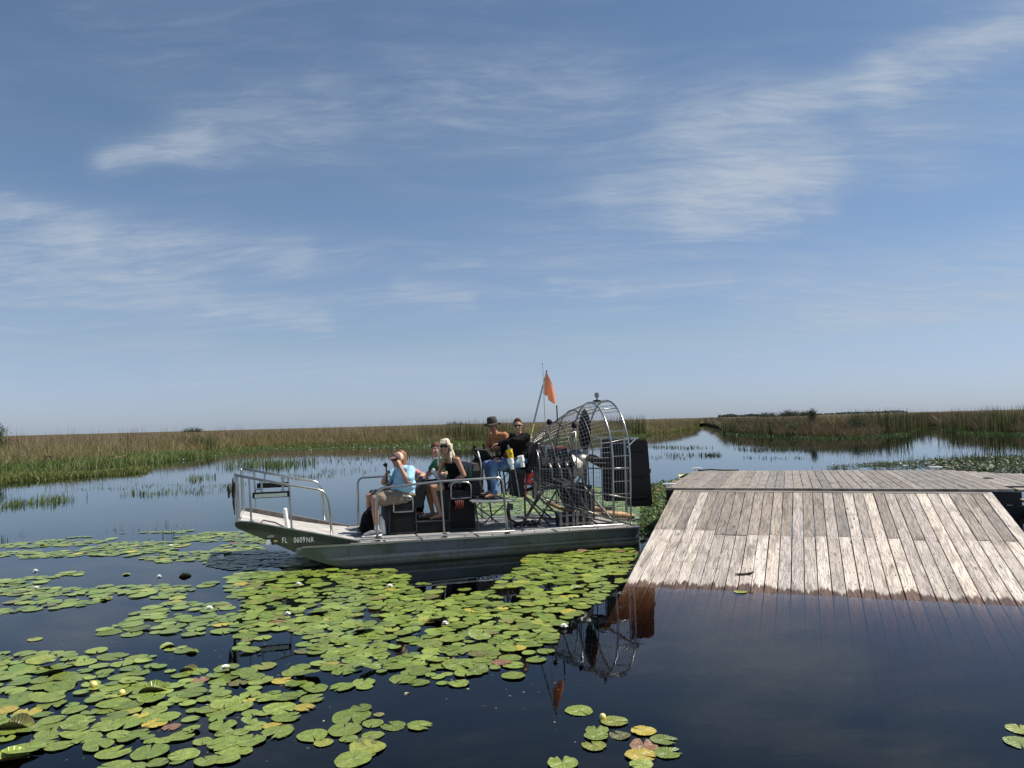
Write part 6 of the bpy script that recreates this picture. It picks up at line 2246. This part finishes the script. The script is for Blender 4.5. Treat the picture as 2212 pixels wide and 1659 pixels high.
ZONES = [
    # polygon in the photograph, cover, noise threshold, label, group
    ([(490, 1243), (560, 1228), (660, 1220), (790, 1226), (870, 1236), (900, 1258), (985, 1262), (1110, 1240), (1130, 1208), (1190, 1188), (1290, 1183), (1372, 1180), (1362, 1222), (1348, 1258), (1300, 1290), (1262, 1318), (1222, 1338), (1195, 1366), (1185, 1400), (1120, 1425), (1040, 1462), (985, 1484), (905, 1482), (830, 1452), (745, 1455), (690, 1440), (628, 1448), (640, 1400), (600, 1352), (560, 1330), (500, 1290)],
     9.0, .28, 'green lily pad packed among others in the dense mat in front of the boat', 'lily pads of the dense mat'),
    ([(-160, 1392), (0, 1378), (160, 1380), (260, 1345), (400, 1322), (520, 1310), (620, 1360), (600, 1400), (690, 1470), (682, 1505), (640, 1560), (590, 1600), (520, 1625), (430, 1680), (-160, 1700)],
     5.2, .42, 'green lily pad in the broad loose drift at the lower left', 'lily pads of the lower left drift'),
    ([(-120, 1230), (120, 1215), (300, 1228), (470, 1240), (540, 1300), (380, 1330), (240, 1350), (-120, 1395)],
     3.4, .53, 'green lily pad in the thin streaks on open water at the left', 'lily pads of the left streaks'),
    ([(-120, 1172), (100, 1166), (260, 1152), (420, 1146), (560, 1152), (600, 1178), (450, 1186), (430, 1236), (200, 1240), (-120, 1240)],
     3.2, .53, 'thin green lily pad floating in the far streaks left of the bow', 'lily pads of the far streaks'),
    ([(440, 1190), (560, 1183), (660, 1205), (720, 1222), (560, 1232), (450, 1226)],
     7.0, .30, 'lily pad lying in the shadow of the bow', 'lily pads in the shadow of the bow'),
    ([(1000, 1075), (1100, 1062), (1240, 1055), (1400, 1040), (1416, 1100), (1380, 1135), (1000, 1135)],
     8.0, .22, 'pale green lily pad seen through the boat frame behind it', 'lily pads behind the boat'),
    ([(1378, 1200), (1400, 1150), (1420, 1110), (1450, 1085), (1440, 1120), (1385, 1225)],
     6.0, .32, 'small lily pad between the stern and the ramp', 'lily pads beside the ramp'),
]
HOLES = [ground_poly(p) for p in ([(850, 1352), (920, 1358), (925, 1410), (860, 1412)], [(545, 1366), (640, 1362), (650, 1408), (540, 1410)], [(880, 1254), (1110, 1246), (1090, 1285), (900, 1290)], [(560, 1300), (640, 1288), (650, 1312), (570, 1316)],
                                  [(640, 1250), (720, 1246), (735, 1272), (650, 1276)], [(1110, 1408), (1170, 1400), (1170, 1440), (1110, 1440)], [(770, 1330), (840, 1326), (850, 1346), (770, 1350)], [(1080, 1272), (1120, 1268), (1130, 1300), (1090, 1304)])]
grid = {}


def free(x, y, r, k):
    cx_, cy_ = int(x / .3), int(y / .3)
    for i in (-1, 0, 1):
        for j in (-1, 0, 1):
            for (a, b_, c) in grid.get((cx_ + i, cy_ + j), ()):
                if (a - x) ** 2 + (b_ - y) ** 2 < ((r + c) * k) ** 2: return False
    return True


def mark(x, y, r):
    grid.setdefault((int(x / .3), int(y / .3)), []).append((x, y, r))


for p in pads: mark(p[0], p[1], p[2])
boat_inv = BM.inverted()
for poly, cover, thr, lab, grp in ZONES:
    P = ground_poly(poly)
    Q = np.array(P)
    lo, hi = Q.min(0), Q.max(0)
    area = np.prod(hi - lo)
    cand = lo + rng.random((int(area * 130), 2)) * (hi - lo)
    cand = cand[in_poly(cand, P)]
    nz = vnoise(cand, .85, 41) * .55 + vnoise(cand, 2.4, 42) * .45
    # the photograph's gaps stretch along the picture, so stretch the noise too
    nz = nz * .6 + .4 * vnoise(cand * np.array([.5, 1.4]), 1.1, 43)
    dens = in_poly(cand, P)
    kpack = .53 if cover > 6 else .60
    hl = np.zeros(len(cand), dtype=bool)
    for h_ in HOLES: hl |= in_poly(cand, h_)
    lim = cover * 3.2
    cnt = 0
    for (x, y), v, hh in zip(cand, nz, hl):
        if v < thr: continue
        if hh and rnd.random() < .86: continue
        lp = boat_inv @ Vector((x, y, 0))
        if -.3 < lp.x < 6.0 and -2.6 < lp.y < .25 and (lp.x < 5.0 or cover > 20): continue
        if lp.x > 5.0 and lp.x < 5.25 and -2.5 < lp.y < .1: continue
        r = rnd.choice([.05, .065, .08, .09, .098, .105, .115, .125])
        if not free(x, y, r, kpack): continue
        u = rnd.random()
        mk = G if u < .93 else (Lm if u < .965 else (O_ if u < .986 else (Y if u < .996 else Rd)))
        pads.append([x, y, r, mk, lab, grp])
        mark(x, y, r)

man = [p for p in pads if p[5] is None]
rest = sorted((p for p in pads if p[5] is not None), key=lambda p: -(p[2] ** 2) / (p[0] ** 2 + p[1] ** 2) ** 1.45)
N_IND = max(0, 270 - len(man))
indiv, bulk = man + rest[:N_IND], rest[N_IND:]
LANDMARKS = [(488, 1445, 'the largest white water lily'), (453, 1315, 'the white lily left of the dense mat'), (645, 1263, 'the white water lily below the bow'), (622, 1327, 'the white lily above the dark gap'),
             (843, 1267, 'the white lily in upper mid mat'), (962, 1348, 'the white water lily in mid mat'), (1219, 1354, 'the white lily by the cage reflection'), (79, 1271, 'the lower white lily at left edge'),
             (332, 1492, 'the big bright domed lily leaf'), (35, 1572, 'the dark folded corner leaf'), (20, 1640, 'the domed green corner leaf'), (362, 1397, 'the dark folded upper-drift leaf'),
             (408, 1448, 'the dark rolled leaf'), (155, 1436, 'the dark upturned left-edge leaf'), (685, 1399, 'the dark folded mid-picture leaf'), (1245, 1274, 'the large humped right-hand leaf'), (1243, 1181, 'the standing pink-red leaf'),
             (430, 1470, 'the reddish brown pad'), (590, 1571, 'the yellow rotting pad'), (658, 1531, 'the yellow-brown curled pad'), (335, 1565, 'the yellow torn pad'), (60, 1540, 'the yellow-edged bottom-left pad'), (202, 1485, 'the round yellow bud'), (263, 1502, 'the dull yellow bud'), (1118, 1401, 'the orange-yellow pad'), (1085, 1433, 'the pale brown pad')]
LMK = [(at(x, y), n) for x, y, n in LANDMARKS]
ORD = ['nearest', 'second', 'third', 'fourth', 'fifth', 'sixth', 'seventh', 'eighth', 'ninth', 'tenth', 'eleventh', 'twelfth', 'thirteenth', 'fourteenth', 'fifteenth', 'sixteenth', 'seventeenth', 'eighteenth', 'nineteenth', 'twentieth']
ADJ = {G: 'green', Lm: 'lime', O_: 'olive brown', Y: 'yellowed', Rd: 'reddish'}
buckets = {}
for p in indiv:
    if p[5] is None: continue
    best = min(LMK, key=lambda q: (q[0].x - p[0]) ** 2 + (q[0].y - p[1]) ** 2)
    ddx, ddy = p[0] - best[0].x, p[1] - best[0].y
    if abs(ddx) > abs(ddy): side_ = 'to the right of' if ddx > 0 else 'to the left of'
    else: side_ = 'just behind' if ddy > 0 else 'in front of'
    buckets.setdefault((best[1], side_, p[3]), []).append((math.hypot(ddx, ddy), p))
for (n_, side_, mk), lst in buckets.items():
    lst.sort(key=lambda q: q[0])
    for k, (d_, p) in enumerate(lst):
        p[4] = '%s%s lily pad %s %s' % ('' if len(lst) == 1 else ORD[min(k, 19)] + ' ', ADJ[mk], side_.replace('just behind', 'behind'), n_)
for i, (x, y, r, mk, lab, grp) in enumerate(indiv):
    o = bpy.data.objects.new('lily_pad', rnd.choice(PADV[mk]))
    col.objects.link(o)
    tilt = .02 if grp is None else .04
    o.location = (x, y, .004 + .008 * rnd.random() + r * tilt * .5)
    o.scale = (r, r, r)
    o.rotation_euler = (rnd.uniform(-tilt, tilt), rnd.uniform(-tilt, tilt), rnd.random() * 6.28)
    if rnd.random() < .22 and grp:
        o.rotation_euler[0] = rnd.uniform(-.11, .11)
        o.rotation_euler[1] = rnd.uniform(-.11, .11)
        o.location.z += r * .08
    if rnd.random() < .05 and grp:
        o.rotation_euler[0] = rnd.uniform(.15, .35)
        o.location.z += r * .25
    tag(o, lab, 'lily pad', grp or 'lily pads apart from the mats')

# every smaller one together
vs_, fs4, fs3, tint = [], [], [], []
shp = [pad_shape(200 + i, 16, (.55, 1.0), .015, (.25, .4, .7)[i % 3]) for i in range(8)]
TC_ = {G: ((.150, .215, .030), (.240, .300, .054)), Lm: ((.27, .31, .05), (.32, .33, .06)), O_: ((.16, .16, .05), (.20, .18, .05)), Y: ((.50, .40, .05), (.40, .36, .06)), Rd: ((.26, .115, .075), (.30, .17, .08))}
off = 0
for x, y, r, mk, lab, grp in bulk:
    sv, sf = shp[rnd.randrange(8)]
    a = rnd.random() * 6.28
    tx, ty = rnd.uniform(-.035, .035), rnd.uniform(-.035, .035)
    ca, sa_ = math.cos(a), math.sin(a)
    sv = np.array(sv)
    px_ = (sv[:, 0] * ca - sv[:, 1] * sa_) * r
    py_ = (sv[:, 0] * sa_ + sv[:, 1] * ca) * r
    pz_ = sv[:, 2] * r + px_ * tx + py_ * ty + .005 + .008 * rnd.random() + r * .02
    vs_.append(np.stack([px_ + x, py_ + y, pz_], 1))
    c0_, c1_ = TC_[mk]
    f_ = rnd.random()
    tint.append(np.tile([c0_[k] * (1 - f_) + c1_[k] * f_ for k in range(3)], (len(sv), 1)) * rnd.uniform(.66, 1.2))
    for q in sf:
        (fs3 if len(q) == 3 else fs4).append([k + off for k in q])
    off += len(sv)
if vs_:
    o = big_mesh('lily_pads', np.concatenate(vs_), [np.array(fs3), np.array(fs4)], MT['padstuff'], np.concatenate(tint), True)
    tag(o, 'smaller lily pads of the farther parts of the mats', None, None, 'stuff')


# leaves that stand up or are folded
def curled(px, py, w, mk, fold, rz, label, lift=.0):
    p = at(px, py)
    vs0, fs0 = pad_shape(int(px), 26, (.35, .7, 1.0), .03, .3)
    vs_ = []
    R_ = w * p.y / 1660 / 2 * .85
    for x, y, z in vs0:
        a = y * fold
        if abs(fold) > .05:
            yy = math.sin(a) / fold
            zz_ = (1 - math.cos(a)) / fold * (1 if lift >= 0 else -1)
        else:
            yy, zz_ = y, z
        vs_.append((x * R_, yy * R_, (zz_ + z) * R_))
    zmin = min(q[2] for q in vs_)
    vs_ = [(x, y, z - zmin) for x, y, z in vs_]
    o = bpy.data.objects.new('curled_lily_pad', leaf_mesh('curled_lily_pad', vs_, fs0, MT[mk]))
    col.objects.link(o)
    o.location = (p.x, p.y, -.005)
    o.rotation_euler = (0, 0, rz)
    tag(o, label, 'lily pad')


for a in [(332, 1492, 76, G, -1.35, .15, 'big bright green lily leaf bulging up like a dome in the left drift', -1), (35, 1572, 80, O_, 1.5, .1, 'dark folded lily leaf standing up near the left bottom corner', 1), (20, 1640, 90, G, -.9, .5, 'broad domed green lily leaf at the left bottom corner', -1),
          (362, 1397, 36, G, 1.15, .6, 'dark folded lily leaf standing in the upper part of the left drift', 1), (408, 1448, 42, O_, 1.6, 0, 'dark rolled lily leaf left of the largest white flower', 1), (415, 1410, 32, G, -1.4, .2, 'bright green humped lily leaf above the dark rolled one', -1),
          (155, 1436, 30, O_, 1.15, .3, 'dark upturned lily leaf in the left drift near the left edge', 1), (84, 1447, 24, Lm, 1.4, .3, 'curled yellow-green lily leaf at the far left of the drift', 1), (272, 1488 - 13, 34, Lm, -1.3, .8, 'small humped lime lily leaf left of the big dome', -1), (685, 1399, 36, O_, 1.15, .1, 'dark folded lily leaf at the left side of the dense mat', 1),
          (400, 1245, 32, O_, 1.15, .4, 'dark ragged lily leaf standing in the streak beside a white flower', 1), (228, 1296, 28, O_, 1.15, 0, 'dark double lily leaf standing in the left streaks', 1), (273, 1242, 22, G, 1.15, .5, 'dark green round lily leaf standing alone left of the white flower streak', 1),
          (95, 1179, 22, O_, 1.15, .1, 'dark curled lily leaf on the far water at the left', 1), (493, 1198, 24, O_, 1.15, .1, 'dark curled lily leaf in the shadow just left of the bow', 1), (1243, 1181, 36, Rd, 1.3, 1.2, 'pink-red lily leaf standing up beside the hull near the stern', 1), (1262, 1193, 40, Rd, .8, .3, 'dark red curled lily leaf at the foot of the standing pink one', 1),
          (1205, 1190, 26, O_, 1.6, .5, 'dark folded lily leaf left of the standing pink one', 1), (1295, 1183, 26, G, -1.2, 0, 'green humped lily leaf right of the standing pink one', -1), (1245, 1274, 42, G, -1.2, .2, 'large humped lily leaf at the right side of the dense mat', -1), (880, 1608 - 110, 16, O_, 1.15, .8, 'tiny dark rolled leaf at the lowest rim of the dense mat', 1),
          (1460, 1045, 30, Rd, -1.0, .2, 'brown humped lily leaf at the weedy left side of the platform', -1), (1478, 1030, 30, O_, 1.4, .3, 'dark lily leaf standing at the back left side of the platform', 1)]:
    curled(*a)


# white flowers
def petal_ring(q, n, length, width, elev, rot, z0):
    for k in range(n):
        a = rot + 2 * PI * k / n
        d = Vector((math.cos(a), math.sin(a), 0)); s_ = Vector((-math.sin(a), math.cos(a), 0)); u = Vector((0, 0, 1))
        pts = []
        for f_, w in ((0, .35), (.45, 1.0), (.8, .7), (1.0, .05)):
            e_ = elev * (1 - .25 * f_)
            c = d * (f_ * length * math.cos(e_)) + u * (f_ * length * math.sin(e_) + z0)
            pts += [c - s_ * width * w / 2 + u * .12 * width * w, c - u * .0, c + s_ * width * w / 2 + u * .12 * width * w]
        fs_ = []
        for i in range(3):
            for j in range(2):
                b_ = i * 3 + j
                fs_.append((b_, b_ + 1, b_ + 4, b_ + 3))
        q.add(pts, fs_)


def flower(px, py, w, label):
    p = at(px, py + w * .12)
    R_ = w * p.y / 1660 / 2
    e = empty('water_lily', (p.x, p.y, .008), rnd.random() * 6)
    tag(e, label, 'flower', 'white water lily flowers')
    q = MB(); petal_ring(q, 7, R_, R_ * .42, .30, 0, .0); o = q.build('outer_petals', MT['petal'], e, True)
    q = MB(); petal_ring(q, 7, R_ * .92, R_ * .38, .75, .4, .005); q.build('middle_petals', MT['petal'], e, True)
    q = MB(); petal_ring(q, 6, R_ * .72, R_ * .32, 1.15, .2, .01); q.build('inner_petals', MT['petal'], e, True)
    q = MB()
    for k in range(9):
        a = k * .7
        q.tube([(0, 0, .0), (math.cos(a) * R_ * .16, math.sin(a) * R_ * .16, R_ * .38)], R_ * .045, 5)
    q.build('stamens', MT['stamen'], e)
    MB().tube([(0, 0, -.25), (0, 0, .01)], .006, 6).build('stem', MT['reed'] if False else MT['camo'], e)


for a in [(77, 1234, 13, 'white water lily highest up at the left edge streaks'), (79, 1271, 13, 'white water lily at the left edge below another one'), (344, 1246, 12, 'white water lily in the streak beside a dark ragged leaf'), (453, 1315, 19, 'white water lily on open water left of the dense mat'),
          (645, 1263, 17, 'white water lily in the upper left of the dense mat below the bow'), (622, 1327, 16, 'white water lily in the left part of the dense mat above the dark gap'), (488, 1445, 26, 'largest white water lily, wide open in the lower left drift'), (843, 1267, 16, 'white water lily in the upper middle of the dense mat below the hull'),
          (962, 1348, 18, 'white water lily in the middle of the dense mat'), (1219, 1354, 20, 'white water lily alone at the right rim of the mat on the cage reflection'), (369, 1180, 12, 'small white water lily far off left of the bow')]:
    flower(*a)


def bud(px, py, w, label):
    p = at(px, py)
    R_ = w * p.y / 1660 / 2
    e = empty('yellow_bud', (p.x, p.y, .0))
    tag(e, label, 'flower')
    MB().ell((0, 0, R_ * .9), (R_, R_, R_ * .9), None, 10, 7).build('bud', MT['paleyellow'], e, 'all')
    MB().tube([(0, 0, -.3), (0, 0, R_ * .3)], R_ * .25, 6).build('stem', MT['camo'], e)
    q = MB(); petal_ring(q, 5, R_ * 1.3, R_ * .9, .25, .3, R_ * .2); q.build('sepals', MT['yellow'], e, True)


bud(202, 1485, 15, 'round yellow pond lily bud in the lower left drift')
bud(263, 1502, 14, 'dull yellow pond lily bud right of the rounder one')
bud(1302, 1594 - 40, 14, 'yellow lily bud at the top of the bottom-right group')

# scattered white blossoms too far off to tell apart
acc = []
for poly, n in (([(540, 968), (1140, 958), (1140, 963), (850, 972), (560, 975)], 46), ([(300, 1000), (480, 982), (500, 985), (330, 1006)], 4), ([(1580, 938), (1950, 938), (1960, 941), (1830, 949), (1600, 943)], 12), ([(2020, 925), (2200, 935), (2200, 939), (2040, 931)], 6), ([(1800, 1008), (2000, 1000), (2212, 1000), (2212, 1018), (2000, 1014)], 60), ([(1440, 1060), (1480, 1036), (1440, 1050)], 4)):
    P = ground_poly(poly)
    k = 0
    while k < n:
        px = rnd.choice(poly), rnd.choice(poly), rnd.choice(poly)
        a, b_, c = rnd.random(), rnd.random(), rnd.random()
        s_ = a + b_ + c
        x = (px[0][0] * a + px[1][0] * b_ + px[2][0] * c) / s_
        y = (px[0][1] * a + px[1][1] * b_ + px[2][1] * c) / s_
        acc.append(at(x, y)); k += 1
q = MB()
for p in acc:
    R_ = rnd.uniform(.04, .075)
    petal_ring(MBq := MB(), 6, R_, R_ * .55, .6, rnd.random() * 6, .0)
    q.add([(x + p.x, y + p.y, z + rnd.uniform(.05, .12)) for x, y, z in MBq.v], MBq.f)
o = q.build('far_blossoms', MT['petal'], None, False)
tag(o, kind='stuff')

# flecks of pollen and plant litter on the water
n = 420
pts = np.array([tuple(at(rnd.uniform(0, 1250), 1230 + 430 * rnd.random() ** .8)[:2]) for _ in range(n)])
keep = np.array([not (-.1 < (boat_inv @ Vector((x, y, 0))).x < 5.3 and -2.4 < (boat_inv @ Vector((x, y, 0))).y < .1) for x, y in pts])
rampinv = (Matrix.Translation(ramp.location) @ Matrix.Rotation(RAMP_RZ, 4, 'Z')).inverted()
keep &= np.array([not (-.05 < (rampinv @ Vector((x, y, 0))).x < 5.1 and (rampinv @ Vector((x, y, 0))).y > -4.35) for x, y in pts])
keep &= (vnoise(pts, .9, 77) > .42)
pts = pts[keep]
n = len(pts)
a = rng.random(n) * 6.28
s1 = (.004 + .010 * rng.random(n) ** 2)[:, None]
s2 = s1 * (.25 + .5 * rng.random((n, 1)))
d1_ = np.stack([np.cos(a), np.sin(a)], 1) * s1
d2_ = np.stack([-np.sin(a), np.cos(a)], 1) * s2
v = np.zeros((n, 4, 3))
for k, q in enumerate((-d1_ - d2_, d1_ - d2_, d1_ + d2_, -d1_ + d2_)): v[:, k, :2] = pts + q
v[:, :, 2] = .003
c = np.repeat(mixc(n, [(.30, .28, .16), (.12, .10, .05), (.45, .42, .30), (.10, .13, .04)], [3, 3, 1, 2])[:, None, :], 4, 1)
tag(big_mesh('floating_litter', v.reshape(-1, 3), np.arange(n)[:, None] * 4 + np.array([[0, 1, 2, 3]]), MT['reed'], c.reshape(-1, 3)), kind='stuff')
